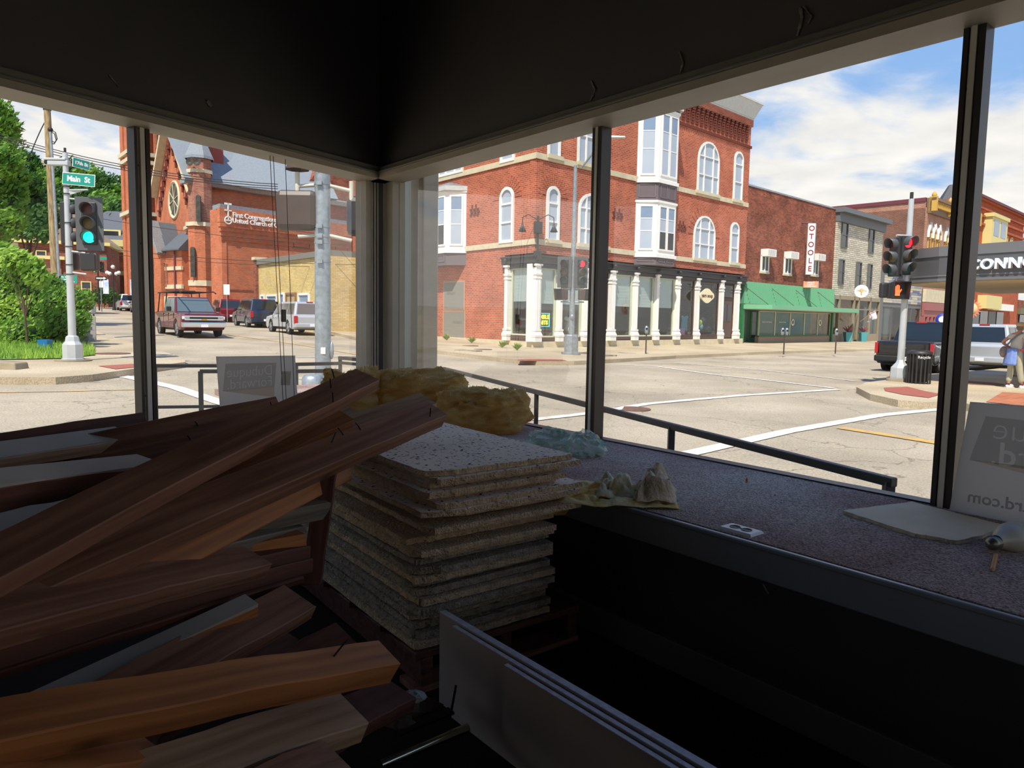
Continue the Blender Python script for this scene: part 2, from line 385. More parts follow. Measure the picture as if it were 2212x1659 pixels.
# platform (right) and platform (left), floor, back walls, ceiling
pf = FR.uv  # front edge depth of the platform
pe = hit_z(1700, 1187, PZ) ; eR = -(pe - FR.O).dot(FR.inn)   # distance of front edge from glass
print('platform depth', eR)
zF = PZ - .012
st('floor_1' if False else 'platform', M().box(-1.2, GR, -eR, 0, PZ - .05, PZ), m_carpet, FR)
ft = M().box(-.6, GR, -eR - .03, -eR + .015, PZ - .10, PZ - .004); ft.box(-.6, GR, -eR - .038, -eR - .02, PZ - .012, PZ + .004)
st('trim_9', ft, mat('steel_grey_edge', '8a8e92', .35, metal=.3, var=.1), FR, bev=.004)
st('wall_front', M().box(-.6, GR, -eR - .012, -eR + .03, 0, PZ - .09), mat('dark_fascia_paint', '363432', .5, var=.2, vscale=3), FR)
st('baseboard_front', M().box(-.6, GR, -eR - .03, -eR, 0, .10), m_paint, FR, bev=.004)
# left platform, hidden by the lumber except its back strip
st('platform_left', M().box(-GL, -.3, -.55, 0, PZ - .05, PZ - .02), m_carpet, FL)
st('wall_front_left', M().box(-GL, -1.0, -.60, -.55, 0, PZ - .02), mat('dark_fascia_paint', '363432'), FL)
# low walls under the windows
st('wall_outer_right', M().box(-.3, GR, -.02, .12, gz(0, 6) - .2, PZ - .02), m_cream, FR)
st('wall_outer_left', M().box(-GL, .1, -.02, .12, gz(0, 6) - .2, PZ - .05), m_cream, FL)
st('trim_10', M().box(jr, GR, -.03, .03, PZ - .02, PZ + .006), m_bronze_d, FR)
st('trim_11', M().box(-GL, jl, -.03, .03, PZ - .03, PZ + .015), m_bronze_d, FL)
A_ = FR.Mw @ Vector((GR, 0.05, 0)); B_ = FL.Mw @ Vector((-GL, 0.05, 0)); C_ = FR.Mw @ Vector((.05, .05, 0))
m_floor = mat('dirty_floorboards', '30261d', .95, spec=.1, var=.4, vscale=2, bump=.2)
back = -3.2
shell = [(C_.x, C_.y), (A_.x, A_.y), (A_.x + .3, back), (B_.x - .3, back), (B_.x, B_.y)]
M().prism_z(shell, -.08, 0).obj('floor', m_floor, kind='structure')
M().prism_z(shell, CEIL, CEIL + .15).obj('ceiling', m_paint2, kind='structure')
def wall(n, p, q, t=.12, z0=0, z1=CEIL):
    M().bar((p[0], p[1], (z0 + z1) / 2), (q[0], q[1], (z0 + z1) / 2), t, z1 - z0).obj(n, m_paint2, kind='structure')
ea_, eb_ = Vector(shell[1]), Vector(shell[2]); e0, e1 = ea_.lerp(eb_, .12), ea_.lerp(eb_, .88)
wall('wall_east', ea_, e0); wall('wall_east', e1, eb_); wall('wall_east', e0, e1, z1=PZ); wall('wall_east', e0, e1, z0=HZ); wall('window_9', e0, e1, .008, PZ, HZ)  # east window added out of view to bring fill light from the right
bpy.data.objects['window_9'].data.materials[0] = m_glass
sa_, sb_ = Vector(shell[2]), Vector(shell[3]); s0, s1 = sa_ + (sb_ - sa_).normalized() * 1.2, sa_ + (sb_ - sa_).normalized() * 2.7
wall('wall_south', sa_, s0); wall('wall_south', s1, sb_); wall('wall_south', s0, s1, z0=2.1); wall('added_door', s0, s1, .01, .02, 2.1); bpy.data.objects['added_door'].data.materials[0] = m_glass; wall('wall_west', shell[3], shell[4])  # glazed door added behind the camera, its sun patch gives warm fill
# ---- paint scars where fittings were torn off the wall above the windows
def scar(F, pts, t, seed, label):
    random.seed(seed); m = M()
    uv = [F.uv(x, y, -WT + .012) for x, y in pts]
    for (a, b), (c, d) in zip(uv[:-1], uv[1:]):
        n = 5
        for i in range(n):
            f0, f1 = i / n, (i + 1) / n; w0 = t * random.uniform(.5, 1.3)
            xa, za = a + (c - a) * f0, b + (d - b) * f0; xb, zb_ = a + (c - a) * f1, b + (d - b) * f1
            dx_, dz_ = xb - xa, zb_ - za; l = math.hypot(dx_, dz_) or 1; nx, nz_ = -dz_ / l * w0, dx_ / l * w0
            m.prism_y([(xa - nx, za - nz_), (xb - nx, zb_ - nz_), (xb + nx, zb_ + nz_), (xa + nx, za + nz_)], -WT + .008, -WT + .02)
    m.obj('paint_scar', mat('torn_plaster', '8f8a7c', .9, var=.4, vscale=40, bump=.5), None, F.L, fix=True, label=label, cat='scar')
scar(FR, [(1729, 15), (1733, 40), (1723, 78)], .006, 1, 'pale torn plaster mark with a hooked line, high on the right wall')
scar(FR, [(1736, 14), (1754, 36), (1746, 52)], .0022, 2, 'thin curved scratch beside the largest plaster mark on the right wall')
scar(FR, [(1277, 175), (1286, 195), (1276, 218)], .006, 3, 'brown plaster scar nearest the centre mullion, above the right window')
scar(FR, [(1468, 112), (1476, 135), (1470, 158)], .004, 4, 'small faint plaster scar midway along the right wall')
scar(FL, [(447, 218), (456, 230)], .009, 5, 'small white chip in the paint above the left window')
scar(FL, [(235, 162), (256, 188)], .003, 6, 'faint thin scratch on the upper left wall')
# scars on the dark fascia below the platform
def fscar(px, py, px2, py2, t, label):
    a, b = FR.uv(px, py, -eR - .014); c, d = FR.uv(px2, py2, -eR - .014)
    M().bar((a, -eR - .013, b), (c, -eR - .013, d), .003, t, (0, 1, 0)).obj('paint_scar', mat('torn_plaster', '8f8a7c'), None, FR.L, label=label, cat='scar')
fscar(1648, 1262, 1660, 1283, .005, 'thin pale scratch on the dark front below the platform')
# ================================================================== lumber
def wood_mat(name, base, dark, scale=1.0, rough=.6):
    m = bpy.data.materials.new(name); m.use_nodes = True; t = m.node_tree; b = t.nodes['Principled BSDF']
    b.inputs['Roughness'].default_value = rough; b.inputs['Specular IOR Level'].default_value = .25
    tcn = t.nodes.new('ShaderNodeTexCoord'); mp = t.nodes.new('ShaderNodeMapping'); mp.inputs['Scale'].default_value = (1.2, 22, 30)
    t.links.new(tcn.outputs['Object'], mp.inputs[0])
    nz = t.nodes.new('ShaderNodeTexNoise'); nz.inputs['Scale'].default_value = 1.5; nz.inputs['Detail'].default_value = 7; nz.inputs['Distortion'].default_value = .6
    t.links.new(mp.outputs[0], nz.inputs['Vector'])
    r = t.nodes.new('ShaderNodeValToRGB'); r.color_ramp.elements[0].position = .3; r.color_ramp.elements[1].position = .7
    r.color_ramp.elements[0].color = lin(dark); r.color_ramp.elements[1].color = lin(base); t.links.new(nz.outputs[0], r.inputs[0])
    # knots
    mp2 = t.nodes.new('ShaderNodeMapping'); mp2.inputs['Scale'].default_value = (3.5, 9, 9); t.links.new(tcn.outputs['Object'], mp2.inputs[0])
    vo = t.nodes.new('ShaderNodeTexVoronoi'); vo.inputs['Scale'].default_value = 1.1; t.links.new(mp2.outputs[0], vo.inputs['Vector'])
    kr = t.nodes.new('ShaderNodeMapRange'); kr.inputs[1].default_value = .06; kr.inputs[2].default_value = .15; kr.inputs[3].default_value = .4; kr.inputs[4].default_value = 1
    t.links.new(vo.outputs['Distance'], kr.inputs[0])
    x = t.nodes.new('ShaderNodeMixRGB'); x.blend_type = 'MULTIPLY'; x.inputs[0].default_value = 1
    t.links.new(r.outputs[0], x.inputs[1]); t.links.new(kr.outputs[0], x.inputs[2]); t.links.new(x.outputs[0], b.inputs['Base Color'])
    bp = t.nodes.new('ShaderNodeBump'); bp.inputs['Strength'].default_value = .3; bp.inputs['Distance'].default_value = .004
    t.links.new(nz.outputs[0], bp.inputs['Height']); t.links.new(bp.outputs[0], b.inputs['Normal'])
    return m
w_brown = wood_mat('aged_brown_lumber', '9c7058', '64402f')
w_orange = wood_mat('orange_pine', 'bf7c48', '85502e')
w_dark = wood_mat('dark_red_lumber', '70473a', '422a22')
w_grey = wood_mat('weathered_grey_lumber', '8a8072', '5c5348')
w_pale = wood_mat('pale_lumber', 'c4a284', '8c6a50')
m_nail = mat('rusty_nail', '3a2c26', .5, metal=.7)
m_ptop = mat('white_painted_face', 'b8b0a4', .6, var=.15)
def plank(name, p0, p1, w, t, roll, mt, label, nails=(), top=None, notch=0, cat='plank'):
    """p0 far end, p1 near end; w wide face, t thickness; roll about the axis (deg, 0 = wide face up)"""
    p0 = Vector(p0); p1 = Vector(p1); d = (p1 - p0); Ln = d.length; d.normalize()
    side = d.cross(Vector((0, 0, 1))).normalized(); up = side.cross(d)
    R = Matrix(((d.x, side.x, up.x, p0.x), (d.y, side.y, up.y, p0.y), (d.z, side.z, up.z, p0.z), (0, 0, 0, 1)))
    R = R @ Matrix.Rotation(math.radians(roll), 4, 'X')
    m = M(); rnd = random.Random(hash(label) % 9999 if False else len(label) * 31 + int(Ln * 1000))
    n = 10; rings = []
    for i in range(n + 1):
        f = i / n; bow = .006 * math.sin(f * math.pi) ; tw = rnd.uniform(-.0012, .0012)
        x = Ln * f; ch = .0025
        ring = [(-w / 2 + ch, -t / 2), (w / 2 - ch, -t / 2), (w / 2, -t / 2 + ch), (w / 2, t / 2 - ch), (w / 2 - ch, t / 2), (-w / 2 + ch, t / 2), (-w / 2, t / 2 - ch), (-w / 2, -t / 2 + ch)]
        rings.append([(x + (rnd.uniform(-.004, .004) if i in (0, n) else 0), a + tw, b + bow + tw) for a, b in ring])
    vs = [v for r in rings for v in r]; fs = []
    for i in range(n):
        for k in range(8): fs.append((i * 8 + k, (i + 1) * 8 + k, (i + 1) * 8 + (k + 1) % 8, i * 8 + (k + 1) % 8))
    fs += [tuple(range(8)), tuple(range(n * 8 + 7, n * 8 - 1, -1))]
    m.add(vs, fs); o = m.obj(name, mt, None, R, fix=True, label=label, cat=cat, group='salvaged lumber in the pile')
    if top: M().box(.004, Ln, -w / 2 + .001, w / 2 - .001, t / 2 - .003, t / 2 + .0078).obj('painted_face', top, o)
    for (f, v, lean) in nails:
        x = Ln * f; a = (x, v * w, t / 2 - .005); b = (x + lean * .022, v * w + .006, t / 2 + .02); c = (b[0] + lean * .014, b[1] + .003, b[2] + .012)
        M().tube([a, b, c], .0019, 6).obj('nail', m_nail, o)
    return o
PL = 'lumber_plank'
def Lq(x0, y0, d0, x1, y1, d1): return at(x0, y0, d0), at(x1, y1, d1)
def pk(q, w, t, roll, mt, label, **k): plank(PL, *Lq(*q), w, t, roll, mt, label, **k)
pk((312,918,2.6, -120,990,2.0), .089, .038, 62, w_dark, 'dark red plank at the back left, its end just left of the thin mullion')
pk((268,948,2.35, -120,1008,1.75), .089, .038, 20, w_pale, 'light plank with grey upper face ending in a split, upper left of the pile', top=m_ptop)
pk((606,895,2.7, -150,1065,1.9), .14, .038, 58, w_brown, 'wide brown plank behind the pile with pairs of upright nails, below the left sign',
   nails=((.03,.2,.5),(.07,-.1,.5),(.30,.1,.6),(.34,-.2,.6),(.66,.1,.3),(.70,-.1,.1)))
pk((372,935,2.78, 120,975,2.6), .089, .038, 60, w_dark, 'short dark plank lying behind the nailed plank, right of the thin mullion')
pk((318,1018,1.75, -150,1085,1.15), .075, .05, 16, w_dark, 'thick square-ended timber with dusty grey top, left of the pile', top=m_ptop)
pk((318,1060,1.85, -150,1190,1.25), .10, .04, 12, w_grey, 'grey topped board under the dusty square timber', top=m_ptop)
pk((560,990,2.35, -150,1170,1.5), .14, .04, 55, w_dark, 'broad dark board deep in the pile under the diagonal planks')
pk((790,820,2.32, -90,1262,1.05), .092, .042, 22, w_brown, 'long brown plank crossing the pile to its highest tip at the corner post',
   nails=((.10,.48,.6),(.16,.1,.3),(.22,-.48,.2)))
pk((740,902,2.42, 380,1075,1.9), .10, .04, 25, w_orange, 'orange splintered plank wedged between the two longest planks', nails=((.1,.2,.8),(.3,.3,.6)))
pk((752,890,2.62, 560,985,2.3), .12, .038, 15, w_pale, 'pale plank end poking out above the splintered plank')
pk((925,868,2.75, 500,1015,2.2), .10, .038, 20, w_pale, 'pale plank on the far side of the longest orange-edged plank')
pk((840,893,2.75, 620,985,2.45), .10, .03, 25, w_grey, 'thin greyish plank with nail holes, leaning on the pale plank')
pk((937,893,2.42, -90,1325,1.12), .095, .05, 28, w_brown, 'longest reddish plank, its drilled end resting over the tile stack',
   nails=((.26,.25,1),(.31,.3,1),(.36,.2,-.4),(.055,-.3,.2)))
pk((738,1008,2.22, 60,1340,1.2), .095, .038, 66, w_orange, 'bright orange plank below the longest reddish plank')
pk((690,1092,2.05, 150,1210,1.5), .089, .05, 8, w_grey, 'dark grey-green beam ending at the leaning post')
pk((620,1142,1.98, -60,1310,1.2), .12, .05, 10, w_grey, 'dark greenish beam under the grey-green beam')
pk((650,1163,1.9, 200,1270,1.5), .05, .036, 0, w_orange, 'top piece of the three stacked planks left of the leaning post')
pk((652,1190,1.9, -60,1360,1.15), .06, .036, 0, w_dark, 'middle piece of the three stacked planks left of the leaning post')
pk((655,1218,1.9, -60,1425,1.1), .06, .04, 0, w_dark, 'lowest piece of the three stacked planks left of the leaning post')
pk((545,1212,1.72, -70,1352,1.05), .105, .04, 22, w_brown, 'broad brown plank with a stepped end lying over the three stacked planks')
pk((640,1240,1.86, -60,1452,1.15), .05, .03, 40, w_dark, 'thin dark red board underneath the stepped brown plank')
pk((545,1318,1.60, 60,1552,1.22), .05, .05, 14, w_orange, 'narrow timber with a pale grey painted top and slanted tip', top=m_ptop)
pk((643,1300,1.72, 120,1590,1.15), .105, .038, 22, w_brown, 'wide brown plank with a ragged end beside the pale-topped timber')
pk((640,1395,1.78, 300,1560,1.35), .12, .038, 20, w_dark, 'dark red board in the shadow right of the ragged-ended plank')
pk((752,1385,1.85, 560,1500,1.6), .12, .038, 25, w_dark, 'short dark board lying below the leaning post')
pk((830,1430,1.42, -70,1600,.83), .075, .05, 22, w_orange, 'orange square timber with one bent nail, low across the pile', nails=((.21,.1,-.9),))
pk((755,1548,1.36, 200,1740,.95), .10, .045, 18, w_pale, 'pale knotty timber at the bottom of the pile')
pk((300,1622,1.1, -60,1690,.8), .10, .04, 25, w_orange, 'short orange board at the bottom left corner')
pk((860,1500,1.7, 640,1620,1.4), .10, .038, 15, w_dark, 'dark plank end in the gap right of the orange square timber')
pk((720,1650,1.2, 560,1720,1.05), .08, .038, 20, w_brown, 'tip of a brown board at the bottom edge')
# the dark post leaning against the pile
a, b = at(712, 985, 2.12), at(672, 1262, 1.95)
plank('timber_post', a, b, .055, .045, 15, w_dark, 'dark upright timber post leaning in front of the tile stack', cat='post')
# ================================================================== stack of mineral-fibre panels
m_tile_top = mat('speckled_panel_face', 'f8e9d8', .9, spec=.1)
def speckle(m, c2, sc, lo, hi, stretch=(1, 1, 1)):
    t = m.node_tree; b = t.nodes['Principled BSDF']; tc_ = t.nodes.new('ShaderNodeTexCoord'); mp = t.nodes.new('ShaderNodeMapping'); mp.inputs['Scale'].default_value = stretch
    t.links.new(tc_.outputs['Object'], mp.inputs[0]); nz = t.nodes.new('ShaderNodeTexNoise'); nz.inputs['Scale'].default_value = sc; nz.inputs['Detail'].default_value = 2
    t.links.new(mp.outputs[0], nz.inputs['Vector']); r = t.nodes.new('ShaderNodeMapRange'); r.inputs[1].default_value = lo; r.inputs[2].default_value = hi
    t.links.new(nz.outputs[0], r.inputs[0]); x = t.nodes.new('ShaderNodeMixRGB'); x.inputs[1].default_value = b.inputs['Base Color'].default_value; x.inputs[2].default_value = lin(c2)
    t.links.new(r.outputs[0], x.inputs[0]); t.links.new(x.outputs[0], b.inputs['Base Color'])
speckle(m_tile_top, '4a3f36', 75, .60, .66)
m_tile_edge = mat('fibre_panel_edge', 'e2c4a2', .95, spec=.1, var=.3, vscale=30, bump=1, bscale=120)
m_tile_grey = mat('grey_fibre_panel', 'b8aa96', .95, spec=.1, var=.35, vscale=25, bump=1, bscale=120)
zt = CZ - .46
near = hit_z(925, 1022, zt); rightc = hit_z(1237, 981, zt)
eb = (rightc - near); eb.z = 0; wS = eb.length; eb.normalize(); ea = Vector((-eb.y, eb.x, 0))
print('stack width', wS, 'dir', ea)
kz = zt; k = 0; rnd = random.Random(3); ords = ['topmost','second','third','fourth','fifth','sixth','seventh','eighth','ninth','tenth','eleventh','twelfth','thirteenth','fourteenth','fifteenth','sixteenth','seventeenth','eighteenth','nineteenth','twentieth','twenty-first','twenty-second','twenty-third','twenty-fourth','twenty-fifth','twenty-sixth']
while kz > .14 and k < 26:
    th = .017 if k < 14 else .0205
    gap = rnd.uniform(.001, .006) if k < 12 else rnd.uniform(.0015, .004)
    ln = .93 if k == 0 else (1.1 if k < 10 else 1.22)
    ox = [0, .02, .015, -.01, .02, .03, -.02, .05, -.01, .04, -.05][k] if k < 11 else rnd.uniform(-.055, -.025)
    oy = [0, -.02, .03, -.01, .04, -.02, -.03, .02, -.04, .01, .03][k] if k < 11 else rnd.uniform(-.05, .03)
    wk = [wS, wS + .0, wS - .04, wS - .02, wS - .06, wS + .0, wS + .03, wS - .06, wS + .02, wS - .1, wS][k] if k < 11 else wS - .05
    base = near + eb * ox + ea * oy; base.z = 0
    # outline with ragged near corner
    pts = []
    def run(a, b, n, j):
        for i in range(n):
            f = i / n; p = (a[0] + (b[0] - a[0]) * f, a[1] + (b[1] - a[1]) * f); pts.append((p[0] + rnd.uniform(-j, j), p[1] + rnd.uniform(-j, j)))
    cx_ = .09 if k == 0 else rnd.choice([.01, .02, .05, .08]); cy_ = .03 if k == 0 else rnd.choice([.01, .03, .05])
    run((cx_, 0), (wk, 0), 20, .0025); run((wk, 0), (wk, ln), 16, .003); run((wk, ln), (0, ln), 8, .003); run((0, ln), (0, cy_), 20, .003); run((0, cy_), (cx_, 0), 5, .006)
    P = [(base.x + eb.x * u + ea.x * v, base.y + eb.y * u + ea.y * v) for u, v in pts]
    org = (base.x, base.y, kz - th)
    P2 = [(x - org[0], y - org[1]) for x, y in P]
    lab = (ords[k] + ' speckled fibre panel of the stack' + (', its pale dotted face uncovered' if k == 0 else ', counted from the top'))
    o = M().prism_z(P2, 0, th).obj('fibre_panel', m_tile_edge if k < 13 or k % 3 == 0 else m_tile_grey, None, T(*org), label=lab, cat='panel', group='panels stacked beside the platform')
    if k < 13:
        M().prism_z([(x * .999 + .0004, y * .999 + .0004) for x, y in P2], th - .002, th + .0006).obj('speckled_face', m_tile_top if k < 8 else m_tile_edge, o)
    kz -= th + gap; k += 1
# pallet under the stack
pb = near.copy(); pb.z = 0
pal = E('pallet', pb, math.atan2(eb.y, eb.x), 'worn wooden pallet under the stack of fibre panels', 'pallet')
for i in range(6): M().box(-.05, wS + .03, -.02 + i * .235, .08 + i * .235, kz - .022, kz).obj('deck_board', w_dark, pal, bev=.003)
for x in (-.03, wS / 2 - .02, wS - .02): M().box(x, x + .04, -.02, 1.26, .02, kz - .022).obj('stringer', w_dark, pal, bev=.003)
for i in (0, 5): M().box(-.05, wS + .03, -.02 + i * .235, .08 + i * .235, 0, .02).obj('bottom_board', w_brown, pal)
# ================================================================== leaning white boards, bottom right
m_board = mat('white_laminate_board', 'a89c92', .5, var=.06); m_bedge = mat('chipped_laminate_edge', 'd2cbd6', .5, var=.25, vscale=60)
def board(px, py, d, ln, h, th, label):
    p = at(px, py, d); o = E('laminate_board', (p.x, p.y, p.z - h), math.atan2(-dA.y, -dA.x), label, 'board', 'boards standing on edge')
    M().box(0, ln, -th, 0, 0, h - .0015).obj('panel_face', m_board, o)
    M().box(0, ln, -th, 0, h - .0015, h + .0005).obj('top_edge', m_bedge, o)
    return o
board(962, 1318, 2.02, 2.0, .29, .019, 'tallest white board on edge, nearest the dark platform front')
board(985, 1350, 1.93, 1.9, .265, .012, 'thin lilac-edged board standing between the other two boards')
b3 = board(1097, 1433, 1.72, 1.6, .23, .012, 'nearest white board with chipped top edge, bottom right')
p = at(1149, 1475, 1.66)
M().tube([p, Vector((p.x - .012, p.y, p.z - .23))], .0055, 10).obj('steel_rod', mat('blackened_steel', '2a2926', .35, metal=.8), label='dark rounded steel rod upright against the nearest white board', cat='rod')
p, q = at(822, 1653, 1.55), at(1010, 1572, 1.72)
M().cyl(p, q, .011, n=16).obj('chrome_tube', mat('chrome', 'c8c8b8', .15, metal=1), label='shiny chrome tube on the floor at the bottom', cat='tube')
p, q = at(858, 1583, 1.66), at(975, 1535, 1.75)
M().bar(p, q, .03, .006).bar(q, q + Vector((.01, .0, .06)), .03, .006, (1, 0, 0)).obj('steel_bracket', mat('blackened_steel', '2a2926'), label='dark bent steel bracket above the chrome tube', cat='bracket')
def chunk(px, py, d, s, seed, mt, label, name='plaster_chunk'):
    rn = random.Random(seed); m = M().sph((0, 0, 0), s, 9, 6, (1.2, .9, .5)); m.v = [(x * rn.uniform(.75, 1.25), y * rn.uniform(.75, 1.25), z * rn.uniform(.7, 1.2)) for x, y, z in m.v]; m.sm = [False] * len(m.sm)
    m.obj(name, mt, None, T(*at(px, py, d)), label=label, cat='debris')
m_plaster = mat('broken_plaster', 'b8bcbc', .9, var=.3, vscale=40, bump=.8)
chunk(893, 1505, 1.7, .028, 1, m_plaster, 'white broken plaster chunk left of the standing boards')
chunk(782, 1471, 1.62, .012, 2, m_plaster, 'small white chip beside the orange timber end')
chunk(860, 1560, 1.66, .03, 3, mat('brown_rubble', '5a4a3c', .9, var=.4, vscale=30, bump=.8), 'brown rubble piece in front of the white chunk')
chunk(905, 1530, 1.78, .05, 4, mat('brown_rubble', '5a4a3c'), 'larger brown rubble lump behind the white chunk')
chunk(1150, 1440, 2.35, .035, 5, mat('brown_rubble', '5a4a3c'), 'dark rubble on the floor behind the standing boards')
# ================================================================== insulation batts
def insul_mat():
    m = mat('yellow_glass_wool', 'fae2a4', .95, spec=.05, col2='e2b468', vscale=9, bump=1.0, bscale=90, stretch=(1, 1, 3)); t = m.node_tree; b = t.nodes['Principled BSDF']; tr = t.nodes.new('ShaderNodeBsdfTranslucent'); t.links.new(b.inputs['Base Color'].links[0].from_socket, tr.inputs[0]); x = t.nodes.new('ShaderNodeMixShader'); x.inputs[0].default_value = .45; t.links.new(b.outputs[0], x.inputs[1]); t.links.new(tr.outputs[0], x.inputs[2]); t.links.new(x.outputs[0], t.nodes['Material Output'].inputs[0]); return m
m_ins = insul_mat()
def batt(c, size, rot, seed, label):
    bm = bmesh.new(); bmesh.ops.create_cube(bm, size=1); bmesh.ops.subdivide_edges(bm, edges=bm.edges, cuts=13, use_grid_fill=True)
    for v in bm.verts:
        n_ = Vector(v.co); f = n_.normalized(); v.co = v.co.lerp(f * .62, .55)
        v.co = Vector((v.co.x * size[0], v.co.y * size[1], v.co.z * size[2]))
        q = v.co * 9 + Vector((seed * 7.3, 0, 0)); v.co += f * (noise.fractal(q, .8, 2.2, 4) * .05) + Vector((0, 0, abs(v.co.x) * .1))
        q = Vector((v.co.x * 8, v.co.y * 8, v.co.z * 50 + seed)); v.co += f * noise.noise(q) * .018
        if v.co.z < -size[2] * .42: v.co.z = -size[2] * .42
    rn = random.Random(seed); fs = list(bm.faces)
    for _ in range(1500):                               # loose fibre tufts
        fc = rn.choice(fs); c0 = fc.calc_center_median(); nn = fc.normal
        if nn.z < -.3: continue
        d = (nn + Vector((rn.uniform(-1, 1), rn.uniform(-1, 1), rn.uniform(-.4, .8))) * .9).normalized() * rn.uniform(.008, .026); s = d.orthogonal().normalized() * .0016
        a = [bm.verts.new(c0 - s), bm.verts.new(c0 + s), bm.verts.new(c0 + d)]; bm.faces.new(a)
    for f_ in bm.faces: f_.smooth = True
    me = bpy.data.meshes.new('glass_wool'); bm.to_mesh(me); bm.free(); me.materials.append(m_ins)
    o = link('insulation_batt', me, None, T(*c) @ Matrix.Rotation(rot, 4, 'Z'), label=label, cat='insulation', group='glass wool batts by the corner')
def pbase(px, py, z): return hit_z(px, py, z)
c = hit_z(905, 905, PZ); batt((c.x, c.y + .10, PZ + .115), (.52, .42, .30), .3, 1, 'yellow glass wool batt heaped against the corner jamb')
c = hit_z(1035, 935, PZ); batt((c.x - .0, c.y + .14, PZ + .085), (.46, .36, .24), -.5, 2, 'flatter glass wool batt spreading along the platform toward the street')
c = at(762, 850, 4.3); batt((c.x, c.y, c.z), (.30, .22, .24), .2, 3, 'torn yellow glass wool seen left of the corner post')
# ================================================================== things on the platform
def cloth(name, F, poly, seed, hfun, mt, label, n=46, z0=PZ + .004):
    """cloth patch: poly gives 4 corner points (world xy), height from folds"""
    a, b, c, d = [Vector((p.x, p.y)) for p in poly]; vs = []; fs = []
    for j in range(n + 1):
        for i in range(n + 1):
            u, v = i / n, j / n; p = a.lerp(b, u).lerp(d.lerp(c, u), v)
            q = Vector((p.x * 9, p.y * 9, seed)); p = p + Vector((noise.noise(q), noise.noise(q + Vector((5, 5, 5))))) * .035
            vs.append((p.x, p.y, z0 + hfun(u, v, p)))
    fs = [(j * (n + 1) + i, j * (n + 1) + i + 1, (j + 1) * (n + 1) + i + 1, (j + 1) * (n + 1) + i) for j in range(n) for i in range(n)]
    m = M(); m.add(vs, fs, True); o = m.obj(name, mt, label=label, cat='cloth')
    s = o.modifiers.new('thick', 'SOLIDIFY'); s.thickness = .0025; return o
def folds(amp, sc, seed, lump=None):
    def h(u, v, p):
        e = min(u, v, 1 - u, 1 - v); w = min(1, e * 6)
        q = Vector((p.x * sc, p.y * sc, seed)); r = abs(noise.noise(q)) * 2 * amp + abs(noise.noise(q * 2.3)) * amp * .8 + abs(noise.noise(q * 4.6)) * amp * .2
        if lump:
            d = math.hypot(u - lump[0], v - lump[1]); r += lump[2] * max(0, 1 - d / lump[3]) ** .7
        return r * (.25 + .75 * w)
    return h
m_rag = mat('cream_rag', 'ece2c0', .9, spec=.1, col2='c8be8c', vscale=8, bump=.3, bscale=60)
m_rag2 = mat('beige_towel', 'e0cfb6', .95, spec=.1, col2='bcab92', vscale=14, bump=.5, bscale=90)
m_ragp = mat('printed_cream_cloth', 'efe6b4', .9, spec=.1, col2='d2aa5a', vscale=7, bump=.3, bscale=60)
z_ = PZ
cloth('rag', None, [hit_z(1205, 1095, z_), hit_z(1470, 1103, z_), hit_z(1440, 1062, z_), hit_z(1225, 1040, z_)], 3, folds(.022, 9, 3), m_ragp, 'flat cream printed cloth spread at the platform edge')
cloth('towel', None, [hit_z(1385, 1100, z_), hit_z(1462, 1095, z_), hit_z(1450, 1062, z_), hit_z(1365, 1066, z_)], 8, folds(.03, 13, 8, (.45, .5, .105, .62)), m_rag2, 'crumpled beige towel heaped on the cream cloth', z0=PZ + .012)
cloth('rag', None, [hit_z(1280, 1085, z_), hit_z(1375, 1090, z_), hit_z(1370, 1052, z_), hit_z(1295, 1045, z_)], 12, folds(.035, 11, 5, (.5, .5, .04, .6)), m_rag, 'rumpled cream rag between the tile stack and the beige towel', z0=PZ + .008)
# hanging tail of the cloth over the platform edge
ta = FR.uv(1200, 1095, -eR - .04); m = M(); vs = []; nn = 16
for j in range(nn + 1):
    for i in range(nn + 1):
        u, v = i / nn, j / nn; x = ta[0] + u * .13 * (1 - .6 * v) ; vs.append((x, -eR - .05 - .02 * math.sin(u * 9 + v * 2) - .01 * v, PZ + .012 - .10 * v))
m.add(vs, [(j * (nn + 1) + i, j * (nn + 1) + i + 1, (j + 1) * (nn + 1) + i + 1, (j + 1) * (nn + 1) + i) for j in range(nn) for i in range(nn)], True)
o = m.obj('rag', m_ragp, None, FR.L, label='yellowish cloth corner hanging down over the platform edge', cat='cloth'); o.modifiers.new('s', 'SOLIDIFY').thickness = .003
# crumpled clear / green plastic bag
def bag(c, size, rz, seed, label):
    m = M().sph((0, 0, 0), 1, 26, 16); rn = random.Random(seed); vs = []
    for v in m.v:
        p = Vector(v); q = p * 2.3 + Vector((seed, 0, 0)); k_ = 1 + .35 * noise.noise(q) + .2 * noise.noise(q * 3) + .22 * abs(noise.noise(q * 5))
        vs.append((p.x * size[0] * k_, p.y * size[1] * k_, max(p.z * size[2] * k_, -size[2] * .75)))
    m.v = vs; m.sm = [False] * len(m.sm)
    t = MATS.get('clear_green_plastic')
    if not t:
        t = mat('clear_green_plastic', 'e2ebe4', .2, spec=.8, alpha=.42, col2='5cae8c', vscale=9)
    m.obj('plastic_bag', t, None, T(*c) @ Matrix.Rotation(rz, 4, 'Z'), label=label, cat='bag')
c = hit_z(1262, 985, PZ); bag((c.x, c.y + .02, PZ + .045), (.085, .10, .06), .4, 4, 'crumpled translucent green plastic bag at the foot of the centre mullion')
c = hit_z(1195, 965, PZ); bag((c.x, c.y + .02, PZ + .035), (.12, .07, .05), -.3, 9, 'flattened clear and green plastic film between the stack and the crumpled bag')
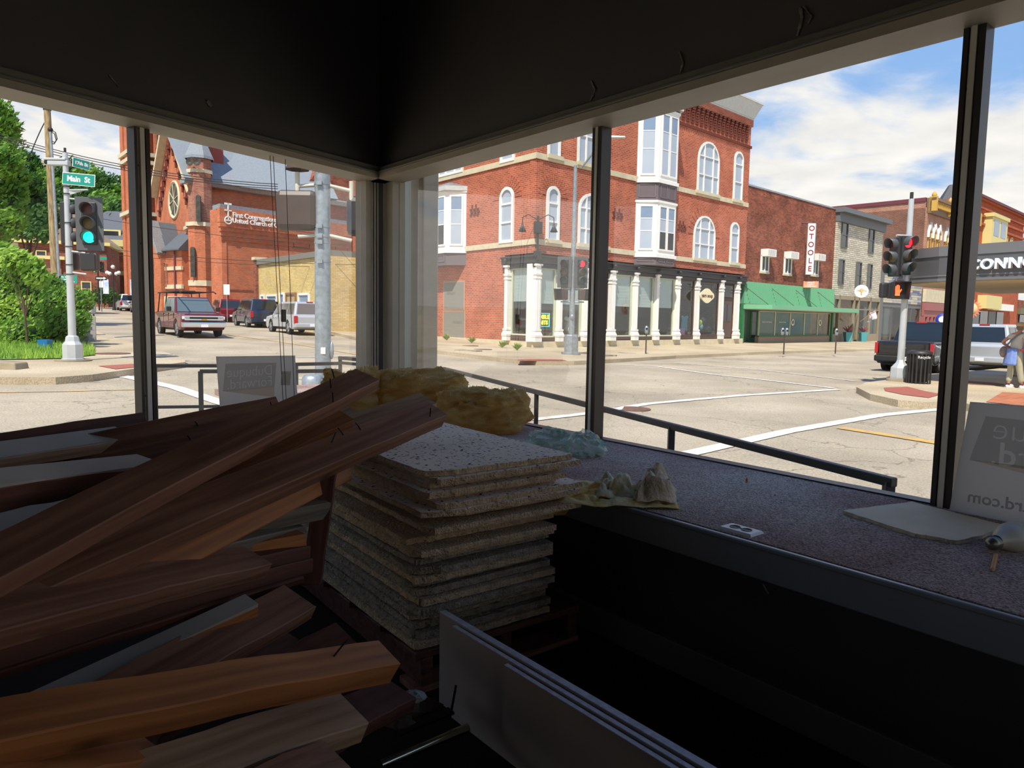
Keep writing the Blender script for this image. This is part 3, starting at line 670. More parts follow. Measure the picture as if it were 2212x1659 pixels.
# outlet cover plate
c = hit_z(1600, 1147, PZ); ang = math.atan2((hit_z(1633,1155,PZ) - hit_z(1567,1137,PZ)).y, (hit_z(1633,1155,PZ) - hit_z(1567,1137,PZ)).x)
o = E('outlet_cover', (c.x, c.y, PZ), ang, 'small white outlet cover plate lying on the carpet', 'plate')
m_wp = mat('white_plastic', 'efecec', .35)
m = M(); m.hexa([(-.058,-.036,0),(.058,-.036,0),(.058,.036,0),(-.058,.036,0),(-.052,-.030,.008),(.052,-.030,.008),(.052,.030,.008),(-.052,.030,.008)]); m.obj('plate', m_wp, o, bev=.001)
for x in (-.02, .02): M().lathe([(.0165, .008), (.0165, .0095), (.014, .0095), (.014, .0081), (0.0001, .0081)], 16, (x, 0, 0)).obj('socket_opening', mat('shadow_gap_brown', '6a6258', .6), o)
M().cyl((0, 0, .008), (0, 0, .0095), .003, n=8).obj('screw_hole', m_nail, o)
# broken plaster board offcut
cor = [hit_z(x, y, PZ) for x, y in ((1820, 1110), (1975, 1160), (2068, 1176), (2185, 1146), (1970, 1090))]
rn = random.Random(5); P = []
for a, b in zip(cor, cor[1:] + cor[:1]):
    for i in range(12):
        p = a.lerp(b, i / 12); P.append((p.x + rn.uniform(-.003, .003) - cor[0].x, p.y + rn.uniform(-.003, .003) - cor[0].y))
o = M().prism_z(P, 0, .010).obj('plasterboard_offcut', mat('plaster_core', 'd8d0bc', .9, var=.25, vscale=40, bump=.6), None, T(cor[0].x, cor[0].y, PZ), label='broken cream plasterboard piece flat on the carpet', cat='board')
M().prism_z(P, .0095, .0112).obj('paper_face', mat('cream_paper', 'ecd8b6', .8, var=.1, vscale=8), o)
# light bulb
c = hit_z(2135, 1196, PZ); c2_ = hit_z(2230, 1172, PZ); ang = math.atan2(c2_.y - c.y, c2_.x - c.x)
o = E('light_bulb', (c.x, c.y, PZ + .026), ang, 'frosted light bulb on its side at the right edge of the platform', 'light bulb')
o.scale = (1.3, 1.3, 1.3); prof = [(.0001, 0), (.006, .001), (.009, .006), (.0135, .009), (.0135, .03)]
M().lathe(prof + [(.0128, .03)], 20, ax='x').obj('screw_base', mat('grey_brass', '8d897c', .4, metal=.8), o)
for k_ in range(4): M().lathe([(.0128, .011 + k_ * .0045), (.0142, .013 + k_ * .0045), (.0128, .0155 + k_ * .0045)], 18, ax='x').obj('thread', mat('grey_brass', '8d897c'), o)
gp = [(.013, .028), (.0155, .038), (.02, .05), (.028, .065), (.0335, .083), (.034, .098), (.03, .115), (.02, .127), (.008, .133), (.0001, .134)]
M().lathe(gp, 28, ax='x').obj('glass_bulb', mat('frosted_glass', 'c4beac', .35, var=.08), o, T(0, 0, .003) )
c, c2_ = hit_z(2151, 1203, PZ), hit_z(2143, 1238, PZ)
a = Vector((c.x, c.y, PZ + .006)); b = Vector((c2_.x, c2_.y, PZ + .006)); d = (b - a).normalized()
o = M().cyl(a, b - d * .012, .0055, n=6).obj('pencil_stub', mat('orange_pencil_wood', 'd09048', .5), label='short orange wooden pencil stub beneath the bulb', cat='pencil')
M().cyl(b - d * .012, b, .0055, .001, n=6).obj('tip', mat('pale_tip', 'b98d5c', .6), o)
for i, (x, y, s, lb) in enumerate([(1613, 1043, .012, 'small tan seed husk standing on the carpet near the window'), (1674, 1073, .008, 'small white crumb on the faded patch of carpet'),
        (2119, 1243, .010, 'pink plaster crumb left of the pencil stub'), (1857, 1167, .006, 'wood shaving on the carpet before the plasterboard piece')]):
    c = hit_z(x, y, PZ); rn = random.Random(i); m = M().sph((0, 0, s * .8), s * .6, 7, 5, (.8, .6, 1.5 if i == 0 else .7)); m.obj('crumb', mat('tan_crumb', 'b79a74', .8), None, T(c.x, c.y, PZ), label=lb, cat='debris')
# ---- hanging cords with a small dark weight, inside the left glass
for nm, x0, x1, lb in (('cord', 583, 613, 'leftmost thin dark cord hanging inside the left window'), ('cord', 590, 620, 'middle thin dark cord carrying the small dark weight'), ('cord', 616, 637, 'rightmost thin dark cord hanging inside the left window')):
    u0_, z0_ = FL.uv(x0, 338, -.10); u1_, z1_ = FL.uv(x1, 905, -.10)
    M().tube([(u0_, -.10, HZ + .02), (u1_, -.10, PZ - .01)], .0022, 6).obj(nm, m_bronze_d, None, FL.L, label=lb, cat='cord')
u_, z_2 = FL.uv(611, 682, -.11); M().box(u_ - .016, u_ + .016, -.125, -.108, z_2 - .04, z_2 + .04).obj('cord_weight', m_bronze_d, None, FL.L, bev=.004, label='small dark rectangular weight on the middle cord', cat='weight')
# ---- campaign style yard signs standing in the windows (printed on the street side, seen through from behind)
def translu(name, c, k=.75):
    m = mat(name, c, .6); t = m.node_tree; b = t.nodes['Principled BSDF']; tr = t.nodes.new('ShaderNodeBsdfTranslucent'); tr.inputs[0].default_value = lin(c)
    x = t.nodes.new('ShaderNodeMixShader'); x.inputs[0].default_value = k; t.links.new(b.outputs[0], x.inputs[1]); t.links.new(tr.outputs[0], x.inputs[2]); t.links.new(x.outputs[0], t.nodes['Material Output'].inputs[0]); return m
m_cor = translu('translucent_sign_board', 'cfccc6'); m_prA = glass_mat('grey_print_showthrough', (.72, .72, .71), 0); m_prB = glass_mat('brown_print_showthrough', (.92, .86, .82), 0); m_prL = translu('light_lettering_showthrough', 'b4b1ac', .6)
def sign(F, corners, w, label, rows, mir=True):
    # corners px: TL, TR, BR, BL on the plane y=w (leaning on the glass)
    uv = [F.uv(x, y, w) for x, y in corners]; O = (uv[3][0], w, uv[3][1])
    r = E('yard_sign', F.Mw @ Vector(O), math.atan2(F.d.y, F.d.x), label, 'sign', 'plastic signs in the window')
    q = [(a - O[0], b - O[2]) for a, b in (uv[3], uv[2], uv[1], uv[0])]
    M().prism_y(q, -.002, .002).obj('sign_board', m_cor, r, fix=True)
    wid = q[1][0]; hgt = q[3][1]
    return r, q
r, q = sign(FL, [(467, 770), (637, 768), (645, 905), (478, 915)], -.05, 'translucent white sign with mirrored lettering in the left window', 0)
sx = FL.uv(610, 800, -.05)[0] - FL.uv(490, 800, -.05)[0]
def inq(F, r, px, py, w): 
    p = hit_plane(px, py, F.O + F.inn * w, F.inn) - r.location; return p.dot(F.d), p.z
def poly_px(F, r, pts, w, y, mt, name):
    P = [inq(F, r, x, yy, w) for x, yy in pts]; M().prism_y(P, y, y + .0006).obj(name, mt, r, fix=True)
poly_px(FL, r, [(481, 845), (592, 835), (592, 858)], -.05, -.0032, m_prB, 'printed_stripe')
poly_px(FL, r, [(608, 802), (628, 802), (626, 832), (606, 832)], -.05, -.0032, m_prA, 'printed_mark')
MX = Matrix.Diagonal((-1, 1, 1, 1))
def field_text(F, r, quad, w, lines, px, py, sz, align):
    P = [inq(F, r, x, yy, w) for x, yy in quad]; u, z = inq(F, r, px, py, w)
    cu = bpy.data.curves.new('printed_field', 'FONT'); cu.body = lines; cu.size = sz; cu.align_x = align; cu.align_y = 'CENTER'; cu.space_line = .78; cu.resolution_u = 3; cu.offset = .0015
    t = bpy.data.objects.new('printed_field', cu); COL.objects.link(t); bpy.context.view_layer.objects.active = t; t.select_set(True); bpy.ops.object.convert(target='CURVE'); t = bpy.context.view_layer.objects.active
    s = t.data.splines.new('POLY'); s.points.add(3); s.use_cyclic_u = True
    for k_, (x, zz) in enumerate(P): s.points[k_].co = (-(x - u), zz - z, 0, 1)
    t.data.dimensions = '2D'; t.data.fill_mode = 'BOTH'; t.data.extrude = 0
    me = bpy.data.meshes.new_from_object(t.evaluated_get(bpy.context.evaluated_depsgraph_get())); bpy.data.objects.remove(t); me.materials.clear(); me.materials.append(m_prA)
    link('printed_field', me, r, T(u, -.0034, z) @ MX @ Matrix.Rotation(math.pi / 2, 4, 'X'))
field_text(FL, r, [(487, 786), (596, 784), (592, 835), (481, 845)], -.05, 'Dubuque\nForward.', 540, 815, .092, 'CENTER')
for s_, x, y, sz in (('dubuqueforward.com', 540, 893, .05),):
    u, z = inq(FL, r, x, y, -.05); text(s_, 'lettering', m_prL if sz > .06 else m_prA, r, T(u, -.0036, z) @ MX, sz, .0002, bold=.002, sx=.95)
r, q = sign(FR, [(2096, 868), (2600, 903), (2600, 1255), (2051, 1103)], -.06, 'large translucent white sign with mirrored lettering cut by the right edge', 0)
field_text(FR, r, [(2131, 900), (2560, 946), (2560, 1047), (2096, 993)], -.06, 'Dubuque\nForward.', 2141, 953, .105, 'RIGHT')
poly_px(FR, r, [(2096, 993), (2560, 1047), (2560, 1110)], -.06, -.0032, m_prB, 'printed_stripe')
for s_, x, y, sz, bo in (('dubuqueforward.com', 2090, 1072, .055, .001),):
    u, z = inq(FR, r, x, y, -.06)
    text(s_, 'lettering', m_prL if sz > .06 else m_prA, r, T(u, -.0036, z) @ MX, sz, .0002, align='RIGHT', bold=bo)
# ================================================================== street
def road_mat(name, c1, c2, crack=True):
    m = mat(name, c1, .9, spec=.15, col2=c2, vscale=.35, bump=.35, bscale=30)
    t = m.node_tree; b = t.nodes['Principled BSDF']; src = b.inputs['Base Color'].links[0].from_socket
    tc_ = t.nodes.new('ShaderNodeTexCoord')
    g = t.nodes.new('ShaderNodeTexNoise'); g.inputs['Scale'].default_value = 38; g.inputs['Detail'].default_value = 3; t.links.new(tc_.outputs['Object'], g.inputs['Vector'])
    r = t.nodes.new('ShaderNodeMapRange'); r.inputs[1].default_value = .3; r.inputs[2].default_value = .7; r.inputs[3].default_value = .72; r.inputs[4].default_value = 1.18
    t.links.new(g.outputs[0], r.inputs[0]); x = t.nodes.new('ShaderNodeMixRGB'); x.blend_type = 'MULTIPLY'; x.inputs[0].default_value = 1
    t.links.new(src, x.inputs[1]); t.links.new(r.outputs[0], x.inputs[2]); last = x.outputs[0]
    if crack:
        nz = t.nodes.new('ShaderNodeTexNoise'); nz.inputs['Scale'].default_value = 1.3; nz.inputs['Detail'].default_value = 4; t.links.new(tc_.outputs['Object'], nz.inputs['Vector'])
        va = t.nodes.new('ShaderNodeVectorMath'); va.operation = 'ADD'; t.links.new(tc_.outputs['Object'], va.inputs[0]); t.links.new(nz.outputs['Color'], va.inputs[1])
        for sc, th in ((.28, .006), (.75, .007)):
            vo = t.nodes.new('ShaderNodeTexVoronoi'); vo.feature = 'DISTANCE_TO_EDGE'; vo.inputs['Scale'].default_value = sc; t.links.new(va.outputs[0], vo.inputs['Vector'])
            cr_ = t.nodes.new('ShaderNodeMapRange'); cr_.inputs[1].default_value = 0; cr_.inputs[2].default_value = th; cr_.inputs[3].default_value = .55; cr_.inputs[4].default_value = 1
            t.links.new(vo.outputs['Distance'], cr_.inputs[0]); y = t.nodes.new('ShaderNodeMixRGB'); y.blend_type = 'MULTIPLY'; y.inputs[0].default_value = 1 if sc < .5 else .5
            t.links.new(last, y.inputs[1]); t.links.new(cr_.outputs[0], y.inputs[2]); last = y.outputs[0]
    t.links.new(last, b.inputs['Base Color']); return m
m_road = road_mat('worn_road_concrete', 'b9ad96', '9e937f'); m_walk = road_mat('pavement_concrete', 'c4b599', 'ab9b80', False)
m_kerb = mat('kerb_stone', 'a3967c', .9, var=.3, vscale=2, bump=.3, bscale=20)
def drape(polys, name, mt, h, step=1.5, skirt=0, **k):
    bm = bmesh.new()
    for P in polys:
        vs = [bm.verts.new((p[0], p[1], 0)) for p in P]
        es = [bm.edges.new((vs[i], vs[(i + 1) % len(vs)])) for i in range(len(vs))]
        bmesh.ops.triangle_fill(bm, use_beauty=True, edges=es)
    xs = [v.co.x for v in bm.verts]; ys = [v.co.y for v in bm.verts]
    for ax, lo, hi in ((0, min(xs), max(xs)), (1, min(ys), max(ys))):
        c = math.ceil(lo / step) * step
        while c < hi:
            co = (c, 0, 0) if ax == 0 else (0, c, 0); no = (1, 0, 0) if ax == 0 else (0, 1, 0)
            bmesh.ops.bisect_plane(bm, geom=bm.verts[:] + bm.edges[:] + bm.faces[:], plane_co=co, plane_no=no); c += step
    for f in bm.faces:
        f.normal_update()
        if f.normal.z < 0: f.normal_flip()
    for v in bm.verts: v.co.z = gz(v.co.x, v.co.y) + h
    if skirt:
        be = [e for e in bm.edges if e.is_boundary]
        r = bmesh.ops.extrude_edge_only(bm, edges=be)
        for g in r['geom']:
            if isinstance(g, bmesh.types.BMVert): g.co.z -= skirt
    me = bpy.data.meshes.new(name); bm.to_mesh(me); bm.free(); me.materials.append(mt); return link(name, me, **k)
# road: one large sheet around the block
m = M(); nx, ny = 90, 90; vs = []
def gx(i): t_ = i / nx * 2 - 1; return 170 * (abs(t_) ** 1.8) * (1 if t_ > 0 else -1)
def gy(j): t_ = j / ny; return -25 + 235 * t_ ** 1.5
for j in range(ny + 1):
    for i in range(nx + 1): vs.append((gx(i), gy(j), gz(gx(i), gy(j))))
m.add(vs, [(j * (nx + 1) + i, j * (nx + 1) + i + 1, (j + 1) * (nx + 1) + i + 1, (j + 1) * (nx + 1) + i) for j in range(ny) for i in range(nx)], True)
road = m.obj('road', m_road, kind='structure')
def G(pts, h=.0): return [(lambda p: (p.x, p.y))(hit_g(x, y, h)) for x, y in pts]
# far corner pavement (in front of the three-storey building), both streets
kB = G([(718, 717), (777, 731), (947, 757), (1080, 773), (1160, 780), (1240, 780), (1340, 775), (1460, 768), (1640, 760), (1878, 754)], .15)
e = az(AZ_B); far = (kB[-1][0] + e.x * 70, kB[-1][1] + e.y * 70); eA = az(math.radians(-33)); fl = (kB[0][0] + eA.x * 75, kB[0][1] + eA.y * 75)
S1 = [fl] + kB + [far, (far[0] - 20, far[1] + 30), (fl[0] + 60, fl[1] + 20)]
drape([S1], 'sidewalk_far', m_walk, .15, 2.5, .2, kind='structure')
# left corner pavement
kL = G([(0, 815), (120, 815), (200, 809), (270, 799), (340, 790), (400, 782), (400, 774), (330, 752), (280, 738), (235, 725), (200, 712)], .15)
q = kL[-1]; fl2 = (q[0] + eA.x * 70, q[1] + eA.y * 70)
S2 = [(kL[0][0] - 40, kL[0][1] - 4)] + kL + [fl2, (fl2[0] - 60, fl2[1] - 30)]
drape([S2], 'sidewalk_left', m_walk, .15, 2.5, .2, kind='structure')
# right pavement under the canopy
kR = G([(1870, 826), (1850, 836), (1880, 851), (1940, 864), (2000, 869), (2060, 866), (2130, 880)], .15)
kR2 = G([(2195, 792), (2080, 803), (1960, 815)], .15)
S3 = kR + [(16, 7), (34, 12), (kR2[0][0] + e.x * 30, kR2[0][1] + e.y * 30)] + kR2
drape([S3], 'sidewalk_right', m_walk, .15, 2.0, .2, kind='structure')
def strip(name, pts, w, mt, h=.012, **k):
    P = [Vector((*p, 0)) for p in G(pts)]; A = []; Bs = []
    for i, p in enumerate(P):
        d = (P[min(i + 1, len(P) - 1)] - P[max(i - 1, 0)]).normalized(); nn = Vector((-d.y, d.x, 0)) * w / 2; A.append(p + nn); Bs.append(p - nn)
    poly = [(p.x, p.y) for p in A] + [(p.x, p.y) for p in Bs[::-1]]
    return drape([poly], name, mt, h, 1.5, parent=road, **k)
m_white = mat('worn_white_paint', 'efece4', .7, col2='c9c2b2', vscale=5); m_yell = mat('worn_yellow_paint', 'd9a94c', .7, col2='b39a6a', vscale=4)
strip('crosswalk_line', [(1148, 908), (1280, 893), (1400, 873), (1600, 855), (1810, 842)], .22, m_white)
strip('crosswalk_line', [(1480, 983), (1700, 933), (1900, 898), (2090, 879)], .25, m_white)
strip('stop_line', [(1290, 786), (1419, 792), (1538, 809), (1640, 820), (1800, 839)], .18, m_white)
strip('stop_line', [(1456, 784), (1640, 799), (1850, 824)], .14, m_white)
strip('crosswalk_line', [(235, 808), (290, 818), (380, 838), (475, 870), (600, 905)], .3, m_white)
strip('stop_line', [(640, 772), (785, 769)], .16, m_white); strip('stop_line', [(645, 818), (700, 822), (790, 833)], .16, m_white)
strip('lane_line', [(1815, 925), (1950, 946), (2080, 967)], .26, m_yell)
strip('lane_line', [(-20, 849), (150, 846), (300, 842)], .08, m_yell)
strip('lane_line', [(480, 722), (600, 738), (690, 752), (780, 768)], .14, m_yell)
m_tact = mat('red_tactile_paving', 'a8604e', .8, var=.15, vscale=12, bump=.5, bscale=60)
drape([G([(1909, 838), (1960, 836), (2000, 846), (2034, 852), (2006, 860), (1950, 853), (1912, 845)], .15)], 'tactile_paving', m_tact, .16, 1.0, label='red dished paving at the kerb ramp below the right traffic signal', cat='paving')
drape([G([(1118, 777), (1165, 776), (1215, 777), (1225, 780), (1118, 780)], .15)], 'tactile_paving', m_tact, .16, 1.0, label='thin red paving strip at the far corner kerb', cat='paving')
drape([G([(212, 791), (300, 786), (330, 790), (250, 798)], .15)], 'tactile_paving', m_tact, .16, 1.0, label='red paving strip at the left kerb ramp beside the street name pole', cat='paving')
drape([G([(2130, 869), (2165, 848), (2300, 856), (2300, 888)], .15)], 'brick_paving', brick_mat('orange_paving_bricks', 'c0714a', 'a95c3c', 'b09a80', .2, .1, .008, .3, planar=True), .162, 1.0, kind='structure')
m_iron = mat('rusty_iron_cover', '7a5a48', .8, var=.3, vscale=10, bump=.5)
def disc(px, py, r, label, mt=m_iron, h=.0):
    p = hit_g(px, py, h); M().cyl((0, 0, -.02), (0, 0, .014), r, n=24).obj('manhole_cover', mt, None, T(p.x, p.y, gz(p.x, p.y) + h), label=label, cat='manhole cover')
disc(1015, 747, .42, 'left rusty round cover in the far corner pavement', h=.15); disc(1043, 755, .42, 'right rusty round cover in the far corner pavement', h=.15)
disc(1366, 884, .34, 'round iron cover in the road seen under the long railing'); disc(2104, 828, .7, 'large dark round cover in the pavement by the walking person', h=.15)
disc(242, 764, .5, 'rusty stain-brown cover in the left pavement behind the street name pole', h=.15)
def inlet(px, py, px2, py2, label):
    a, b = hit_g(px, py), hit_g(px2, py2); d = (b - a); L_ = d.length; r = E('storm_drain', (a.x, a.y, gz(a.x, a.y)), math.atan2(d.y, d.x), label, 'storm drain')
    M().box(0, L_, -.06, .35, .02, .13).obj('opening', mat('dark_iron_grate', '4a413a', .7, metal=.4), r); M().box(-.25, 0, -.1, .4, 0, .19).obj('cheek', m_kerb, r, bev=.02); M().box(L_, L_ + .25, -.1, .4, 0, .19).obj('cheek', m_kerb, r, bev=.02)
    M().box(0, L_, -.0, .4, .13, .18).obj('lid', m_kerb, r, bev=.01)
inlet(994, 765, 1020, 767, 'kerb storm drain left of the corner building'); inlet(1297, 778, 1323, 777, 'kerb storm drain just right of the centre mullion')
# granite-like block, far left kerb
p = hit_g(-6, 813); M().hexa([(-.6,0,0),(.42,0,0),(.42,.5,0),(-.6,.5,0),(-.6,.03,.36),(.38,.03,.3),(.38,.47,.3),(-.6,.47,.36)]).obj('stone_block', m_kerb, None, T(p.x, p.y, p.z), bev=.03, label='pale stone block at the kerb, left edge', cat='stone')
# ================================================================== poles and signals
m_galv = mat('galvanised_steel', 'a9b3b8', .45, metal=.6, var=.25, vscale=9); m_sil = mat('silver_paint', 'c6cbcc', .4, metal=.3, var=.08, vscale=4)
m_black = mat('black_housing', '2b2b2c', .5, var=.1); m_visor = mat('dark_visor', '474a4d', .5); m_brownbox = mat('brown_signal_housing', '4a3c34', .45, var=.1)
def lens(c, on): return mat('lens_%s_%s' % (c, on), {'red': 'ff2030' if on else '501a18', 'yellow': '6a5a1c', 'green': '12ffc8' if on else '1f5a56', 'hand': 'ff5a30'}[c], .3, emit=(1.6 if on else 0))
def signal_head(parent, loc, rz, lit, bp=True, s=1.0):
    """three lens head, faces local -y"""
    h = M().box(-.17, .17, 0, .16, -.53, .53).obj('signal_head', m_black, parent, T(*loc) @ Matrix.Rotation(rz, 4, 'Z') @ Matrix.Scale(s, 4), bev=.02)
    if bp: M().box(-.32, .32, .06, .075, -.68, .66).obj('backplate', mat('grey_backplate', '55585a', .55), h, bev=.05)
    for i, c in enumerate(('red', 'yellow', 'green')):
        z = .35 - .35 * i
        M().lathe([(.0001, -.012), (.08, -.008), (.14, 0)], 20, (0, -.005, z), ax='y').obj('lens', lens(c, lit == c), h)
        m = M(); n = 20; vs = []
        for rr in (.15, .158):
            for k_ in range(n + 1):
                a_ = math.radians(-35 + 250 * k_ / n); vs += [(rr * math.cos(a_), 0, z + rr * math.sin(a_)), (rr * math.cos(a_), -.26 + .10 * (1 - (math.sin(a_) + .6) / 1.6), z + rr * math.sin(a_))]
        o1 = 0; N2 = 2 * (n + 1); fs = []
        for k_ in range(n):
            a_ = 2 * k_; fs.append((a_, a_ + 2, a_ + 3, a_ + 1)); fs.append((N2 + a_, N2 + a_ + 1, N2 + a_ + 3, N2 + a_ + 2)); fs.append((a_ + 1, a_ + 3, N2 + a_ + 3, N2 + a_ + 1))
        m.add(vs, fs, True); m.obj('visor', m_visor, h)
    return h
def ped_head(parent, loc, rz, lit=False, mt=None):
    h = M().box(-.23, .23, 0, .2, -.22, .22).obj('walk_signal', mt or m_brownbox, parent, T(*loc) @ Matrix.Rotation(rz, 4, 'Z'), bev=.05)
    m = M(); m.hexa([(-.25,-.16,-.24),(.25,-.16,-.24),(.23,0,-.22),(-.23,0,-.22),(-.25,-.22,.25),(.25,-.22,.25),(.23,0,.22),(-.23,0,.22)])
    m.f = [f for f in m.f[-6:] if set(f) != {0, 1, 5, 4}] ; m.sm = [False] * len(m.f); o = m.obj('hood', mt or m_brownbox, h); o.modifiers.new('s', 'SOLIDIFY').thickness = .012
    M().box(-.2, .2, -.01, 0, -.19, .19).obj('face', m_black, h)
    if lit:
        m = M().box(-.08, .06, -.016, -.01, -.14, .02)
        for i, (x, hh) in enumerate(((-.07, .12), (-.035, .15), (0, .16), (.035, .14))): m.box(x - .013, x + .013, -.016, -.01, 0, hh)
        m.prism_y([(.05, -.08), (.12, .02), (.10, .05), (.04, -.02)], -.016, -.01); m.obj('hand_symbol', lens('hand', 1), h)
    return h
def pole_root(px, d, h, name, label, cat='traffic signal'):
    p = on_g(px, d, h); return E(name, p, 0, label, cat), p
def hgt(px, py, d, z0): return at(px, py, d).z - z0
# left corner: street name pole
r, p = pole_root(155, 18.6, .15, 'traffic_signal', 'slim silver traffic signal pole with green light and street name signs, left window')
H = hgt(137, 330, 18.6, p.z)
bx = M().lathe([(.27, 0), (.27, .06), (.24, .07), (.24, .42), (.17, .5), (.15, .62), (.09, .66)], 8, sm=False); bx.obj('pole_base', m_sil, r); M().cyl((0, 0, -.1), (0, 0, .03), .42, n=20).obj('footing', m_kerb, r)
M().cyl((0, 0, .6), (0, 0, H), .095, .062, 16).obj('pole', m_sil, r); M().cyl((0, 0, H), (0, 0, H + .12), .03, n=10).obj('pole_cap', m_black, r)
m = M().box(-.42, .1, -.08, .08, H - .32, H - .2); m.box(-.5, .05, -.1, .1, H - .2, H - .14); m.obj('camera_housing', m_sil, r, bev=.02); M().cyl((-.5, -.02, H - .24), (-.42, -.02, H - .24), .05, n=12).obj('camera_lens', m_black, r)
zS = hgt(195, 483, 18.6, p.z); signal_head(r, (.56, -.05, zS), .25, 'green'); signal_head(r, (-.02, .12, zS), 1.7, '', False)
zP = hgt(195, 565, 18.6, p.z); h_ = M().box(-.26, .2, 0, .2, -.24, .24).obj('walk_signal', m_brownbox, r, T(.5, 0, zP), bev=.07); M().box(-.22, .16, -.02, 0, -.2, .2).obj('face', m_black, h_, bev=.03); M().box(-.5, -.22, 0, .18, -.22, .22).obj('walk_signal', m_brownbox, r, T(.32, .15, zP), bev=.06)
m = M(); 
for z in (zS + .62, zS - .7, zP - .28): m.cyl((.04, 0, z), (.42, 0, z - .04), .022, n=8)
m.obj('bracket_arm', m_sil, r); m = M()
for z in (zS + .72, zS + .9, zS, zP - .1, 2.2, 2.9): m.cyl((0, 0, z), (0, 0, z + .02), .098, n=14)
m.obj('clamp_band', m_black, r)
m_sg = mat('green_street_sign', '1d8f80', .4); m_wh = mat('sign_white', 'f0efe8', .5)
def st_sign(rx, z, rz, wd, ht, txt, sz):
    s_ = M().box(-wd / 2, wd / 2, -.006, .006, -ht / 2, ht / 2).obj('name_sign', m_wh, r, T(*rx, z) @ Matrix.Rotation(rz, 4, 'Z') @ Matrix.Rotation(math.radians(5), 4, 'Y'), bev=.004)
    M().box(-wd / 2 + .015, wd / 2 - .015, -.009, -.005, -ht / 2 + .015, ht / 2 - .015).obj('sign_field', m_sg, s_)
    text(txt, 'lettering', m_wh, s_, T(0, -.010, 0), sz, .001, bold=.006)
zN = hgt(186, 390, 18.6, p.z); st_sign((.39, -.12), zN, -.1, .88, .30, 'Main  St', .19); st_sign((.42, -.04), zN + .40, 1.0, .42, .24, '17th St', .11)
m = M().bar((0, 0, zN - .24), (.6, -.1, zN - .24), .03, .03); m.prism_y([(.04, zN - .38), (.5, zN - .24), (.04, zN - .24)], -.02, -.012); m.obj('sign_bracket', m_sil, r)
# centre signal pole with street lamp
r, p = pole_root(1235, 31, .15, 'traffic_signal', 'traffic signal pole with red light and long lamp arm before the corner building')
H = hgt(1252, 358, 31, p.z); M().lathe([(.42, 0), (.42, .1), (.30, .12), (.30, .13), (.30, .8), (.28, .85), (.15, .86)], 8, sm=False).obj('pole_base', m_galv, r)
M().cyl((0, 0, .8), (0, 0, H), .125, .075, 16).obj('pole', m_galv, r)
zS = hgt(1240, 588, 31, p.z); signal_head(r, (-.38, -.16, zS), -.25, '', s=.98); signal_head(r, (.36, -.16, zS), .35, 'red', s=.98)
zP = hgt(1235, 637, 31, p.z); ped_head(r, (-.48, -.1, zP), -.9); ped_head(r, (.5, -.1, zP), .9)
m = M()
for z in (zS - .74, zP - .3, zP + .3): m.cyl((-.5, -.02, z), (.5, -.02, z), .03, n=8)
m.obj('bracket_arm', m_galv, r); M().sph((.0, -.14, 1.6), .12, 10, 6, (.7, .4, 1)).obj('push_button', m_galv, r)
a = at(1257, 362, 31) - p; b = at(1316, 300, 30.2) - p; M().tube([a, a.lerp(b, .5) + Vector((0, 0, .15)), b], .045, 10).obj('lamp_arm', m_galv, r)
c = at(1330, 296, 30.0) - p; M().hexa([(c.x-.45,c.y-.15,c.z-.06),(c.x+.4,c.y-.12,c.z-.03),(c.x+.4,c.y+.12,c.z-.03),(c.x-.45,c.y+.15,c.z-.06),(c.x-.4,c.y-.1,c.z+.05),(c.x+.35,c.y-.08,c.z+.03),(c.x+.35,c.y+.08,c.z+.03),(c.x-.4,c.y+.1,c.z+.05)]).obj('lamp_head', m_sil, r, bev=.01)
# big galvanised mast left of the corner post
r, p = pole_root(697, 15.6, .0, 'mast_pole', 'thick galvanised mast with clamped signal arms, left of the corner post', 'traffic signal')
rr = .17; H = 7.2; lean = (702 - 697) / 1558 * 15.6 / 4
M().cyl((0, 0, .05), (lean * 2, 0, H), rr, rr * .93, 24).obj('mast', m_galv, r); M().cyl((0, 0, -.05), (0, 0, .06), .36, n=8).obj('base_plate', m_galv, r)
m = M()
for py in (362, 400, 492, 513, 526, 567): z = hgt(702, py, 15.6, p.z); m.cyl((lean * 2 * z / H, 0, z), (lean * 2 * z / H, 0, z + .03), rr * 1.03, n=20); m.box(-.06, .06, -rr - .06, -rr, z - .03, z + .05)
m.obj('clamp_band', m_galv, r)
zT, zB = hgt(700, 400, 15.6, p.z), hgt(700, 508, 15.6, p.z); m_lt = mat('pale_bracket_paint', 'c9c6b6', .5)
m = M()
for z in (zT, zB): m.cyl((-.12, 0, z), (-.50, -.04, z - .04), .04, n=10); m.cyl((.12, 0, z), (.62, .06, z - .1), .04, n=10)
m.cyl((-.5, -.04, zT - .45), (-.5, -.04, zT + .25), .05, n=10); m.cyl((.62, .06, zT - .5), (.62, .06, zT + .1), .05, n=10); m.obj('signal_arm', m_lt, r)
h_ = M().box(-.46, .42, -.1, .2, -.42, .42).obj('signal_back', m_brownbox, r, T(-.5, -.08, (zT + zB) / 2 - .02), bev=.12)
M().box(-.42, .38, .02, .1, -.39, .39).obj('rim', m_black, h_, T(-.05, .12, 0), bev=.1)
M().box(-.3, .45, -.1, .2, -.42, .42).obj('signal_back', m_black, r, T(.80, .1, (zT + zB) / 2 - .1), bev=.12)
M().lathe([(.001, .1), (.13, .03), (.24, -.06), (.26, -.12)], 8, (-.5, -.04, zT + .42), sm=False).obj('detector_hood', m_brownbox, r)
z = hgt(712, 757, 15.6, p.z); M().box(-.0, .10, -rr - .005, -rr + .02, z - .07, z + .07).obj('sticker', m_wh, r); M().sph((rr + .02, 0, z + .0), .1, 10, 8, (.5, .5, 1.9)).obj('push_button', m_galv, r)
